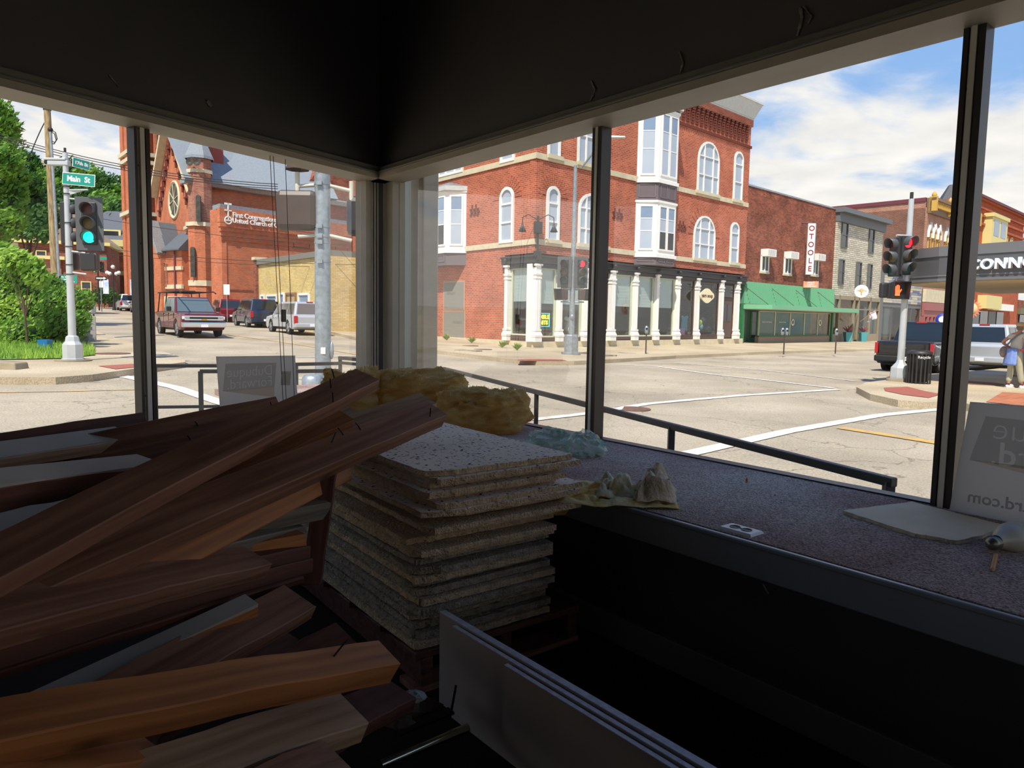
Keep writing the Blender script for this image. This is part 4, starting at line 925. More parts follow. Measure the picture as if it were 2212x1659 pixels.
# handhole cabinet base near mast
p = on_g(679, 15.0); M().lathe([(.22, 0), (.22, .24), (.18, .30), (.12, .32), (.0001, .32)], 12).obj('bollard', m_galv, None, T(p.x - .05, p.y, p.z), label='short round galvanised stub at the foot of the thick mast', cat='bollard')
# right signal pole
d_ = 20.3; r, p = pole_root(1951, d_, .15, 'traffic_signal', 'silver signal pole with red light and orange hand, right window')
m = M().lathe([(.34, 0), (.34, .08), (.33, .1)], 20); m.obj('footing', m_kerb, r); M().lathe([(.27, .08), (.25, .38), (.13, .52), (.09, .62)], 8, sm=False).obj('pole_base', m_sil, r)
H = hgt(1982, 430, d_, p.z); M().cyl((0, 0, .5), (0, 0, H), .095, .07, 16).obj('pole', m_sil, r); M().cyl((0, 0, H), (0, 0, H + .18), .045, n=10).obj('pole_cap', m_black, r)
zS = hgt(1950, 553, d_, p.z); signal_head(r, (-.12, -.2, zS), .30, 'red', False); signal_head(r, (-.42, -.05, zS - .04), -1.25, '', False)
zP = hgt(1928, 628, d_, p.z); h_ = ped_head(r, (-.28, -.12, zP), .15, True, m_black); M().box(-.42, -.2, 0, .18, -.2, .22).obj('walk_signal', m_black, r, T(-.25, .0, zP), bev=.05)
m = M(); m.cyl((0, 0, zS + .55), (-.4, -.1, zS + .55), .03, n=8); m.cyl((0, 0, zP + .3), (-.4, -.06, zP + .3), .03, n=8); m.cyl((-.3, -.06, zP + .2), (-.3, -.06, zS - .5), .025, n=8); m.obj('bracket_arm', m_sil, r)
# parking meters
def meter(px, py, d, twin, label, h=.15):
    p = on_g(px, d, h); r = E('parking_meter', p, 0, label, 'parking meter'); M().cyl((0, 0, 0), (0, 0, 1.0), .035, n=10).obj('post', mat('meter_post', '4b4038', .6), r)
    for x in ((-.11, .11) if twin else (0,)):
        hd = M().lathe([(.0001, 0), (.05, 0), (.085, .06), (.095, .2), (.09, .3), (.05, .38), (.0001, .4)], 12, (x, 0, 1.0)).obj('meter_head', m_galv, r)
        M().box(x - .05, x + .05, -.1, -.06, 1.2, 1.3).obj('display', m_black, hd)
meter(1397, 765, 35.6, False, 'single parking meter in front of the white shop columns'); meter(1696, 754, 38, True, 'twin-headed parking meter in front of the green storefront')
meter(1808, 752, 40, False, 'parking meter at the right end of the green canopy'); meter(203, 722, 29, False, 'parking meter on the left pavement beside the big bush')
# ================================================================== railings
m_rail = mat('dark_blue_grey_rail', '2b2d32', .45, metal=.3, var=.2, vscale=5)
zr = CZ - .75
def P3(px, py, z=zr): return hit_z(px, py, z)
a, b = P3(1932, 1043), P3(962, 797); gzr = lambda p: Vector((p.x, p.y, gz(p.x, p.y)))
r = E('railing', gzr(b), 0, 'long dark square-tube railing outside the right window', 'railing'); o_ = r.location.copy()
M().bar(a - o_, b - o_, .045, .045).obj('top_rail', m_rail, r, bev=.006); c = b + Vector((-.45, .1, 0)); M().bar(b - o_, c - o_, .055, .055).obj('return_rail', m_rail, r, bev=.006)
for px, py in ((1930, 1043), (1450, 921), (1157, 847), (990, 803)):
    q = P3(px, py); t_ = (q - a).dot(b - a) / (b - a).length_squared; q = a.lerp(b, max(0.004, min(1, t_))) - o_; M().bar((q.x, q.y, q.z), (q.x, q.y, gz(q.x + o_.x, q.y + o_.y) - o_.z - .05), .045, .045, (0, 1, 0)).obj('post', m_rail, r, bev=.004)
def rail2(pts, mids, posts, label, zz=zr):
    A = [P3(x, y, zz) for x, y in pts]; r = E('railing', gzr(A[0]), 0, label, 'railing'); o_ = r.location.copy()
    for a, b in zip(A[:-1], A[1:]): M().bar(a - o_, b - o_, .05, .05).obj('top_rail', m_rail, r, bev=.005)
    for dz in mids:
        for a, b in zip(A[:-1], A[1:]): M().bar(a - o_ + Vector((0, 0, dz)), b - o_ + Vector((0, 0, dz)), .04, .04).obj('middle_rail', m_rail, r)
    for x, y in posts:
        q = P3(x, y, zz) - o_; M().bar((q.x, q.y, q.z), (q.x, q.y, gz(q.x + o_.x, q.y + o_.y) - o_.z), .045, .045, (0, 1, 0)).obj('post', m_rail, r)
rail2([(333, 790), (470, 790), (640, 787), (735, 785)], (-.58,), ((334, 790), (640, 787)), 'far dark railing with a middle bar outside the left window')
rail2([(432, 802), (640, 802), (735, 801)], (), ((433, 802),), 'nearer dark railing whose bar starts behind the left sign')
m_rail2 = m_rail
rail2([(733, 773), (792, 778)], (-.07,), ((735, 773),), 'short rounded railing end by the left corner jamb', zr + .12)
# ================================================================== vehicles
m_tyre = mat('tyre_rubber', '1c1c1d', .8); m_rim = mat('alloy_rim', 'b9bcc0', .3, metal=.8); m_chr = mat('car_chrome', 'd9dce0', .12, metal=1)
m_cg = mat('car_glass', '1b2226', .06, spec=.9); m_cgl = mat('car_glass_light', '58686b', .08, spec=.9); m_blk = mat('black_plastic', '1d1d1f', .6)
m_tl = mat('tail_light_red', 'b01820', .25, coat=.5); m_hl = mat('head_light', 'dfe6ea', .1, coat=1); m_plate = mat('licence_plate', 'e6e8ee', .5); m_pt = mat('plate_print', '3a4a78', .5)
def paint(n, c): return mat('car_paint_' + n, c, .28, metal=.25, coat=.8)
def vehicle(name, loc, rz, pnt, kind, label, L=4.9, Wd=1.9, H=1.8, plate='', glass=None, two=None, wb=None):
    glass = glass or m_cg; r = E(name, loc, rz, label, 'car' if kind != 'pickup' else 'pickup truck'); h = Wd / 2
    wr = .40 if kind == 'pickup' else (.37 if kind == 'suv' else .33); x0, x1 = -L / 2, L / 2; wf, wb_ = x1 - .95, x0 + (1.1 if kind != 'sedan' else 1.0)
    belt = {'pickup': .60, 'suv': .58, 'sedan': .62}[kind] * H; hood = belt - {'pickup': .0, 'suv': .03, 'sedan': .10}[kind]; clr = .32 if kind == 'pickup' else (.26 if kind == 'suv' else .2)
    low = [(x0 + .05, clr + .12)]
    def arch(cx): return [(cx + (wr + .07) * math.cos(a_), max(clr, wr + (wr + .07) * math.sin(a_))) for a_ in [math.pi - math.pi * k_ / 9 for k_ in range(10)]]
    low += [(x0 + .3, clr)] + arch(wb_) + arch(wf) + [(x1 - .25, clr), (x1 - .02, clr + .15)]
    if kind == 'pickup': top = [(x1, hood - .22), (x1 - .10, hood - .06), (x1 - 1.3, hood + .03), (x1 - 1.4, belt + .02), (x0 + .02, belt + .02), (x0, belt - .05)]
    elif kind == 'suv': top = [(x1, hood - .25), (x1 - .12, hood - .08), (x1 - 1.0, hood + .03), (x1 - 1.25, belt), (x0 + .12, belt + .02), (x0 + .02, belt - .1)]
    else: top = [(x1, hood - .2), (x1 - .15, hood - .05), (x1 - 1.1, hood + .07), (x0 + .75, belt), (x0 + .1, belt - .02), (x0, belt - .15)]
    prof = [(x, z) for x, z in low + top]
    m = M(); ys = [(-h, .0), (-h + .12, .0)]
    n = len(prof); rows = [(-h, .93), (-h + .03, .985), (-h + .16, 1.0), (h - .16, 1.0), (h - .03, .985), (h, .93)]
    zc_, vs = .75 * H / 1.9, []
    for y, s_ in rows:
        for x, z in prof: vs.append((x * (s_ if abs(y) > h - .1 else 1) * 1.0, y if z < belt * .9 else y * .975, zc_ + (z - zc_) * (s_ if z > zc_ else 1)))
    fs = [tuple(range(n)), tuple(range(6 * n - 1, 5 * n - 1, -1))]
    for j in range(5):
        for i in range(n): fs.append((j * n + i, (j + 1) * n + i, (j + 1) * n + (i + 1) % n, j * n + (i + 1) % n))
    m.add(vs, fs); body = m.obj('body', pnt, r, fix=True, bev=.025)
    # cabin
    if kind == 'pickup': xb0, xb1, xt0, xt1 = x0 + 1.85, x1 - 1.25, x0 + 2.05, x1 - 2.05
    elif kind == 'suv': xb0, xb1, xt0, xt1 = x0 + .10, x1 - 1.15, x0 + .38, x1 - 1.95
    else: xb0, xb1, xt0, xt1 = x0 + .55, x1 - 1.15, x0 + 1.15, x1 - 2.0
    zb_, zt_ = belt - .02, H; hb, ht = h * .955, h * .76
    C8 = [Vector(v) for v in ((xb0,-hb,zb_),(xb1,-hb,zb_),(xb1,hb,zb_),(xb0,hb,zb_),(xt0,-ht,zt_),(xt1,-ht,zt_),(xt1,ht,zt_),(xt0,ht,zt_))]
    M().hexa(C8).obj('cabin', pnt, r, bev=.05)
    def pane(q, f, nm='side_window', gl=None):   # q: 4 corners bl br tr tl ; f: u0,u1,v0,v1
        bl, br, tr_, tl = q; nn = (br - bl).cross(tl - bl).normalized() * .012; P = []
        for u, v in ((f[0], f[2]), (f[1], f[2]), (f[1], f[3]), (f[0], f[3])): P.append(bl.lerp(br, u).lerp(tl.lerp(tr_, u), v) + nn)
        M().add(P + [p_ - nn * 1.6 for p_ in P], [(0, 1, 2, 3), (0, 4, 5, 1), (1, 5, 6, 2), (2, 6, 7, 3), (3, 7, 4, 0)]).obj(nm, gl or glass, r)
    nw = 2 if kind != 'suv' else 3
    for q in ((C8[0], C8[1], C8[5], C8[4]), (C8[2], C8[3], C8[7], C8[6])):
        for i in range(nw): pane(q, (.04 + .92 * i / nw + .015, .04 + .92 * (i + 1) / nw - .015, .1, .86))
    pane((C8[1], C8[2], C8[6], C8[5]), (.05, .95, .08, .92), 'windshield', m_cgl if glass is m_cgl else None); pane((C8[3], C8[0], C8[4], C8[7]), (.07, .93, .12, .85), 'rear_window')
    if kind != 'sedan':
        M().box(xt0 - .04, xt0 + .02, -.18, .18, H - .05, H + .005).obj('brake_light', m_tl, r)
    for sx in (wf, wb_):
        for sy in (-1, 1):
            w_ = M().lathe([(wr - .09, -.11), (wr - .02, -.115), (wr, -.09), (wr, .09), (wr - .02, .115), (wr - .09, .11), (wr - .09, -.11)], 22, ax='y').obj('wheel', m_tyre, r, T(sx, sy * (h - .12), wr))
            hb_ = M().lathe([(.0001, -.085), (.05, -.09), (wr - .14, -.06), (wr - .09, -.10), (wr - .09, .1)], 22, ax='y')
            for k_ in range(5):
                a_ = 2 * math.pi * k_ / 5; hb_.bar((0, -.10, 0), ((wr - .1) * math.cos(a_), -.09, (wr - .1) * math.sin(a_)), .06, .03, (0, 1, 0))
            hb_.obj('hub', m_rim, w_, Matrix.Rotation(0 if sy < 0 else math.pi, 4, 'Z'))
            M().lathe([(.0001, .03), (wr + .05, .03), (wr + .05, -.05 )], 18, ax='y').obj('wheel_well', m_blk, r, T(sx, sy * (h - .20), wr + .01) @ Matrix.Rotation(0 if sy < 0 else math.pi, 4, 'Z'))
    # front
    zg = hood - .30
    big = kind == 'pickup'
    g = M().box(x1 - .03, x1 + .02, -h * (.62 if big else .5), h * (.62 if big else .5), zg - (.18 if big else .1), zg + .12).obj('grille', m_blk, r, bev=.02)
    if big:
        m = M()
        for z in (zg + .13, zg - .02): m.box(x1 - .02, x1 + .05, -h * .86, h * .86, z - .03, z + .03)
        m.obj('grille_bar', m_chr, g); M().bar((x1 + .06, -.12, zg - .02), (x1 + .06, .12, zg - .02), .02, .07).obj('badge', mat('gold_badge', 'c9a24a', .3, metal=.8), g)
    for sy in (-1, 1):
        M().box(x1 - .28, x1 + .015, sy * h * .62, sy * h * .955, zg - .02, zg + .13).obj('headlight', m_hl, r, bev=.03)
        tz = (belt - .45, belt - .03) if kind != 'sedan' else (belt - .28, belt - .08)
        M().box(x0 - .012, x0 + (.10 if kind != 'sedan' else .2), sy * h * (.88 if big else (.80 if kind != 'sedan' else .6)), sy * h * 1.0, *tz).obj('taillight', m_tl, r, bev=.02)
        mm = M().box(xb1 - .52, xb1 - .40, sy * (h + .02), sy * (h + .24), belt + .06, belt + (.28 if big else .2)).obj('mirror', m_blk if two is None else two, r, bev=.04)
        for k_ in range(2 if kind != 'suv' else 2):
            xh = xb1 - .95 - k_ * .95; M().box(xh, xh + .16, sy * (h - .01), sy * (h + .015), belt - .13, belt - .10).obj('door_handle', pnt if not big else m_chr, r)
        for k_ in range(3): xh = xb1 - .22 - k_ * .98; M().box(xh, xh + .012, sy * (h * .978), sy * (h + .002), clr + .1, belt - .03).obj('door_seam', m_blk, r)
    m_bf = m_chr if (kind == 'pickup' and two is None) or plate == 'CHROME' else (m_blk if kind != 'sedan' else pnt)
    M().box(x1 - .14, x1 + .10, -h * .98, h * .98, clr + .12, clr + .38).obj('front_bumper', m_bf, r, bev=.05)
    M().box(x0 - .12, x0 + .12, -h * .98, h * .98, clr + .10, clr + .34).obj('rear_bumper', (m_blk if two is m_blk else (m_bf if big else pnt)), r, bev=.05)
    f_ = M().box(x1 + .095, x1 + .11, -.16, .16, clr + .14, clr + .27).obj('front_plate', m_plate, r); b_ = M().box(x0 - .135, x0 - .12, -.16, .16, clr + .16, clr + .30).obj('licence_plate', m_plate, r)
    if plate and plate != 'CHROME': text(plate, 'plate_text', m_pt, b_, T(x0 - .137, 0, clr + .23) @ Matrix.Rotation(-math.pi / 2, 4, 'Z'), .09, .001)
    if big:
        M().box(x0 + .06, xb0 - .05, -h * .86, h * .86, belt + .0, belt + .03).obj('bed_cover', m_blk, r)
        M().box(x0 - .008, x0, -h * .72, h * .72, clr + .45, belt - .06).obj('tailgate', pnt, r, bev=.01)
    M().box(x0 + .3, x1 - .3, -h * .8, h * .8, clr - .04, clr + .2).obj('underbody', m_blk, r)
    return r
def place(px, d): p = on_g(px, d); return (p.x, p.y, p.z)
# red pickup driving towards us, with ladder rack
pr_ = paint('maroon', '6a1420'); th = math.radians(-52)
rt = vehicle('pickup_truck', place(407, 36.0), th, pr_, 'pickup', 'maroon crew-cab pickup with chrome bumper and a roof rack, on the left street', 5.6, 2.0, 1.88, glass=m_cgl)
rk = M()
for x in (-2.5, -1.0): 
    for y in (-.85, .85): rk.tube([(x, y, 1.1), (x + .15, y * .9, 2.12)], .03, 8)
for y in (-.78, .78): rk.tube([(-2.7, y, 2.12), (1.6, y, 2.14), (2.0, y, 2.05)], .03, 8)
for x in (-2.5, -1.6, -.7, .2, 1.1): rk.tube([(x, -.78, 2.13), (x, .78, 2.13)], .022, 6)
rk.obj('ladder_rack', m_blk, rt); M().bar((-2.6, .25, 2.17), (-.3, .2, 2.2), .5, .03).obj('rack_load', m_blk, rt)
tA = math.atan2(eA.y, eA.x)
vehicle('parked_suv', place(640, 42.0), tA + .05, paint('silver', 'b9bec3'), 'suv', 'silver suv parked nearest the thick mast on the left street', 5.1, 2.0, 1.78, glass=mat('car_glass_warm', '6a6259', .08, spec=.9))
vehicle('parked_suv', place(552, 51.0), tA + .03, paint('navy', '1f2d4c'), 'suv', 'dark blue suv parked between the maroon and silver ones', 5.0, 2.0, 1.9)
vehicle('parked_suv', place(487, 60.0), tA, paint('cherry', '7d1624'), 'suv', 'cherry red suv parked partly behind the maroon pickup', 4.8, 1.95, 1.8)
vehicle('parked_car', place(308, 74.0), tA + .0, paint('charcoal', '3d4148'), 'sedan', 'charcoal saloon parked behind the thin left mullion', 4.8, 1.85, 1.5)
vehicle('parked_suv', place(277, 80.0), tA + .02, paint('white', 'e4e6e8'), 'suv', 'white suv parked farthest up the left street', 4.6, 1.9, 1.8)
# black pickup and silver suv on the right street (tails to us)
tB = math.atan2(dA.y, dA.x) ; tBm = math.atan2(az(AZ_B).y, az(AZ_B).x)
bk = vehicle('pickup_truck', place(2006, 29.4), math.radians(45), mat('car_paint_black', '15171b', .2, metal=.2, coat=1), 'pickup', 'black pickup with its tail to us behind the right signal pole', 5.9, 2.05, 1.95, plate='LGX 425', two=m_blk)
M().lathe([(.0001, -.02), (.09, -.015), (.1, 0)], 14, (-2.97, 0, .95), ax='x').obj('tailgate_badge', m_chr, bk)
vehicle('parked_suv', place(2158, 31.5), math.radians(45), paint('silver', 'b9bec3'), 'suv', 'large silver suv with dark rear glass beside the walking person', 5.7, 2.05, 1.92, glass=m_cg)
vehicle('parked_suv', place(2290, 29.5), math.radians(45), paint('graphite', '3a3f48'), 'suv', 'dark suv nose at the right edge beyond the walking person', 4.8, 1.9, 1.7)
# ================================================================== buildings
m_brA = brick_mat('red_brick', 'c4694c', 'a8543c', 'c49a84', .30, .10, .012, .25)
m_brO = brick_mat('dark_red_brick', 'a85c46', '743e32', '94705e', .28, .095, .012, .4)
m_brC = brick_mat('orange_church_brick', 'cc7650', 'b86440', 'b88a70', .3, .1, .012, .2)
m_brC2 = brick_mat('mottled_turret_brick', 'b87860', '92584a', 'a89080', .3, .1, .014, .3)
m_brP = brick_mat('pinkish_brick', 'a8705a', '8c5442', 'c8a894', .26, .09, .018, .2)
m_brF = brick_mat('bright_orange_brick', 'c0603a', 'a84e2e', 'a07058', .3, .1, .01, .2)
m_stone = mat('cream_stone', 'd6cbac', .8, var=.15, vscale=3, bump=.2, bscale=15)
m_white_t = mat('white_window_paint', 'efeee8', .5, var=.05, vscale=4)
m_mauve = mat('mauve_grey_panel', '6a6064', .6, var=.08); m_mau2 = mat('mauve_moulding', '7c7276', .6)
m_blind = mat('window_blind_cool', 'aebccb', .35, spec=.6, var=.12, vscale=.6); m_pane = mat('reflecting_pane', '7f97b4', .12, spec=.9, var=.25, vscale=.5)
m_pdk = mat('dark_pane', '2c3036', .08, spec=.8, var=.3, vscale=.8); m_dkst = mat('dark_storefront_paint', '322f33', .5); m_brst = mat('brown_bulkhead_paint', '5a4640', .6)
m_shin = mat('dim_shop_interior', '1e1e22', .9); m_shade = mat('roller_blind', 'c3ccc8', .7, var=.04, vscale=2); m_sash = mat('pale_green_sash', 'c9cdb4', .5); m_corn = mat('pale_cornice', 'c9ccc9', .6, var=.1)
def strip_m(F, root, name, x0, x1, z0, z1, d, mt, dx=0, **k):   # proud strip on a wall
    return F.put(M().box(x0, x1, -d, .02, z0, z1), name, mt, root, **k)
def outline(u0, u1, v0, v1, arch, n=12):
    if not arch: return [(u0, v0), (u1, v0), (u1, v1), (u0, v1)]
    r = (u1 - u0) / 2; rh = r if arch is True else arch; P = [(u0, v0), (u1, v0)]
    for i in range(n + 1):
        a_ = math.pi * i / n; P.append(((u0 + u1) / 2 + r * math.cos(a_), v1 - rh + rh * math.sin(a_)))
    return P
def window(F, root, u0, u1, v0, v1, arch=False, cols=(), rows=(), fw=.14, pm=None, fm=None, d=.10, colw=None, kinds=None, sill=None, parent=None, y=0, pms=None):
    """frame + one pane object per light; cols/rows are fractions"""
    fm = fm or m_white_t; pm = pm or m_blind
    O = outline(u0, u1, v0, v1, arch); I = outline(u0 + fw, u1 - fw, v0 + fw, v1 - fw, (arch if arch is True or not arch else arch - fw * .6))
    if arch is True: I = outline(u0 + fw, u1 - fw, v0 + fw, v1 - fw, True)
    m = M(); n = len(O)
    vs = [(x, -d, z) for x, z in O] + [(x, -d, z) for x, z in I] + [(x, .03, z) for x, z in O] + [(x, -.01, z) for x, z in I]
    fs = []
    for i in range(n):
        j = (i + 1) % n; fs += [(i, j, n + j, n + i), (i, 2 * n + i, 2 * n + j, j), (n + i, n + j, 3 * n + j, 3 * n + i)]
    m.add(vs, fs)
    iu0, iu1, iv0, iv1 = u0 + fw, u1 - fw, v0 + fw, v1 - fw
    mw = colw or fw * .8; xs = [iu0] + [iu0 + (iu1 - iu0) * c for c in cols] + [iu1]; zs = [iv0] + [iv0 + (iv1 - iv0) * r_ for r_ in rows] + [iv1]
    def topat(x):
        if not arch: return iv1
        r = (iu1 - iu0) / 2; rh = r if arch is True else arch - fw * .6; t_ = min(1, abs(x - (iu0 + iu1) / 2) / r); return iv1 - rh + rh * math.sqrt(max(0, 1 - t_ * t_))
    for x in xs[1:-1]: m.box(x - mw / 2, x + mw / 2, -d * .9, -.01, iv0, topat(x))
    for z in zs[1:-1]: m.box(iu0, iu1, -d * .8, -.01, z - mw * .35, z + mw * .35)
    Lk = (F.L @ T(0, y, 0)) if parent is None else T(0, y, 0)
    w = m.obj('window', fm, parent or root, Lk, fix=True)
    k_ = 0
    for i in range(len(xs) - 1):
        for j in range(len(zs) - 1):
            a, b, c, e_ = xs[i], xs[i + 1], zs[j], zs[j + 1]; mt = (pms[k_ % len(pms)] if pms else pm); k_ += 1
            if arch and j == len(zs) - 2: P = [(a, c), (b, c)] + [(b + (a - b) * t_ / 6, max(c + .02, topat(b + (a - b) * t_ / 6))) for t_ in range(7)]
            else: P = [(a, c), (b, c), (b, e_), (a, e_)]
            M().prism_y(P, -.025, .0).obj('pane', mt, w, fix=True)
    return w
def wpx(F, root, x0, x1, y0, y1, **k):
    a, b, c, e_ = F.rect(x0, x1, y0, y1); return window(F, root, a, b, c, e_, **k)
# ------------------------------------------------------------------ corner building
dcn = 37.5; pc_ = on_g(1152, dcn, .15); zBC = pc_.z - .5
cb_ = E('brick_building', (pc_.x, pc_.y, pc_.z), 0, 'three-storey red brick corner building with white bays and white iron shop columns', 'building')
FBR = Fac(cb_, (pc_.x, pc_.y, pc_.z), az(AZ_B)); FBL = Fac(cb_, (pc_.x, pc_.y, pc_.z), -az(AZ_A))
uE = FBR.uv(1608, 600)[0]; zTop = FBR.uv(1600, 232)[1]; uW = FBL.uv(762, 600)[0]
LW = FBL.uv(600, 600)[0] if False else uW
zSF = FBR.uv(1450, 575)[1]     # top of storefront band
# main body: two thick wall slabs plus roof, the ground storey of the street front left open behind the shop glass
m = M().box(0, uE, .0, .45, zSF - .05, zTop); m.box(uE - .45, uE, .45, 14, 0, zTop); FBR.put(m, 'brick_wall', m_brA)
us0 = FBL.uv(1090, 600)[0]
m = M().box(uW, 0, 0, .45, zSF - .05, zTop); m.box(uW, us0, 0, .45, -.6, zSF - .05); m.box(uW, uW + .45, .45, 14, -1, zTop); FBL.put(m, 'brick_wall', m_brA)
q = [(FBR.Mw @ Vector((.2, .2, 0))), (FBR.Mw @ Vector((uE, .2, 0))), (FBR.Mw @ Vector((uE, 14, 0))), (FBL.Mw @ Vector((uW, 14, 0))), (FBL.Mw @ Vector((uW, .2, 0)))]
M().prism_z([(p.x - pc_.x, p.y - pc_.y) for p in q], zTop - .6, zTop - .4).obj('roof', m_dkst, cb_)
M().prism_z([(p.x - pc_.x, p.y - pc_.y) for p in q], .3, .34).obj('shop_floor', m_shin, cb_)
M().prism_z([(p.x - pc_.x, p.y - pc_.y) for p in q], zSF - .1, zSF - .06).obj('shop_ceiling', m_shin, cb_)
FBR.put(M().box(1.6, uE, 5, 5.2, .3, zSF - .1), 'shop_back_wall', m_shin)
# stone plinth and string courses
def course(F, x0, y0, x1, y1, a, b, hgt_, nm='string_course'):
    z = (F.uv(x0, y0)[1] + F.uv(x1, y1)[1]) / 2; strip_m(F, None, nm, a, b, z - hgt_ / 2, z + hgt_ / 2, .07, m_stone); return z
for F in (FBR, FBL): F.root = cb_
zc1 = course(FBR, 1250, 534, 1590, 573, -.07, uE, .28); zc2 = course(FBR, 1220, 350, 1609, 442, -.07, uE, .30)
strip_m(FBL, None, 'string_course', uW, .07, zc1 - .14, zc1 + .14, .07, m_stone); strip_m(FBL, None, 'string_course', uW, .07, zc2 - .15, zc2 + .15, .07, m_stone)
strip_m(FBR, None, 'plinth', -.06, uE, -.5, .30, .10, m_stone); strip_m(FBL, None, 'plinth', uW, .1, -1.2, .30, .10, m_stone)
# cornice
ce = FBR.uv(1625, 262)[1]
m = M().prism_y([(-.3, ce), (uE, ce), (uE, ce + .1), (-.3, ce + .1)], -.18, .1)
m.hexa([(-.3,-.22,ce+.1),(uE+.0,-.22,ce+.1),(uE+.0,.2,ce+.1),(-.3,.2,ce+.1),(-.3,-.62,ce+1.0),(uE+.35,-.62,ce+1.0),(uE+.35,.2,ce+1.0),(-.3,.2,ce+1.0)])
m.box(-.3, uE + .4, -.68, .2, ce + 1.0, ce + 1.12); FBR.put(m, 'cornice', m_corn)
strip_m(FBR, None, 'brick_frieze', 0, uE, ce - .45, ce, .16, m_brA)
zf0, zf1 = FBR.uv(1560, 300)[1], FBR.uv(1560, 262)[1]
zf1 = ce - .42; zf0 = zf1 - 1.15
x = .4; cor = None
while x < uE - .3:
    mm = M()
    for k_ in range(7): mm.box(x - .13, x + .13, -.06 - .018 * k_, 0, zf0 + k_ * .165, zf0 + k_ * .165 + .10)
    mm.box(x - .2, x - .13, -.05, 0, zf0, zf1); FBR.put(mm, 'corbel', mat('corbel_brick', '6a3328', .9)); x += .52
mm = M(); x = .1
while x < uE: mm.box(x, x + .1, -.09, 0, zf0 - .34, zf0 - .16); x += .2
FBR.put(mm, 'dentil_row', mat('corbel_brick', '6a3328'), kind='stuff')
# windows, street front right
bl3 = dict(cols=(.27, .73), rows=(.35, .72), fw=.12)
def brick_arch(F, x0, x1, y0, y1):
    a, b, c, e_ = F.rect(x0, x1, y0, y1); r = (b - a) / 2; cx_ = (a + b) / 2; zc_ = e_ - r; n = 15
    for i in range(n):
        t0, t1 = math.pi * (i + .06) / n, math.pi * (i + .94) / n; P = []
        for rr, t_ in ((r + .04, t0), (r + .62, t0), (r + .62, t1), (r + .04, t1)): P.append((cx_ + rr * math.cos(t_), zc_ + rr * math.sin(t_)))
        F.put(M().prism_y(P, -.035, .0), 'arch_brick', m_brA, fix=True)
brick_arch(FBR, 1179, 1207, 402, 524)
wpx(FBR, cb_, 1179, 1207, 402, 524, arch=True, rows=(.35, .72), fw=.16); wpx(FBR, cb_, 1248, 1312, 418, 541, arch=.9, cols=(.22, .78), rows=(.35, .74), fw=.13)
wpx(FBR, cb_, 1497, 1543, 466, 564, arch=True, **bl3); wpx(FBR, cb_, 1576, 1594, 480, 572, arch=True, rows=(.38, .76), fw=.13)
wpx(FBR, cb_, 1506, 1552, 306, 422, arch=True, **bl3); wpx(FBR, cb_, 1584, 1603, 327, 437, arch=True, rows=(.38, .76), fw=.13)
wpx(FBR, cb_, 1183, 1210, 215, 343, rows=(.5,), fw=.14); wpx(FBR, cb_, 1247, 1312, 235, 362, cols=(.25, .75), rows=(.5, .8), fw=.13)
brick_arch(FBR, 1497, 1543, 466, 564)
for x0, x1, yy in ((1179, 1207, 526), (1248, 1312, 541), (1497, 1543, 566), (1576, 1594, 574)):
    a, b, _, _ = FBR.rect(x0, x1, yy - 2, yy); strip_m(FBR, None, 'window_sill', a - .1, b + .1, zc1 + .0, zc1 + .2, .14, m_stone)
for x0, x1 in ((1183, 1210), (1247, 1312), (1504, 1552), (1584, 1603)):
    a, b, _, _ = FBR.rect(x0, x1, 380, 384); strip_m(FBR, None, 'window_sill', a - .1, b + .1, zc2 + .0, zc2 + .2, .14, m_stone)
# left front windows
wpx(FBL, cb_, 1081, 1111, 404, 525, arch=True, rows=(.35, .72), fw=.16); brick_arch(FBL, 1081, 1111, 404, 525)
wpx(FBL, cb_, 1083, 1114, 225, 350, rows=(.5,), fw=.16); wpx(FBL, cb_, 948, 1002, 255, 378, cols=(.3, .7), rows=(.4, .8), fw=.14)
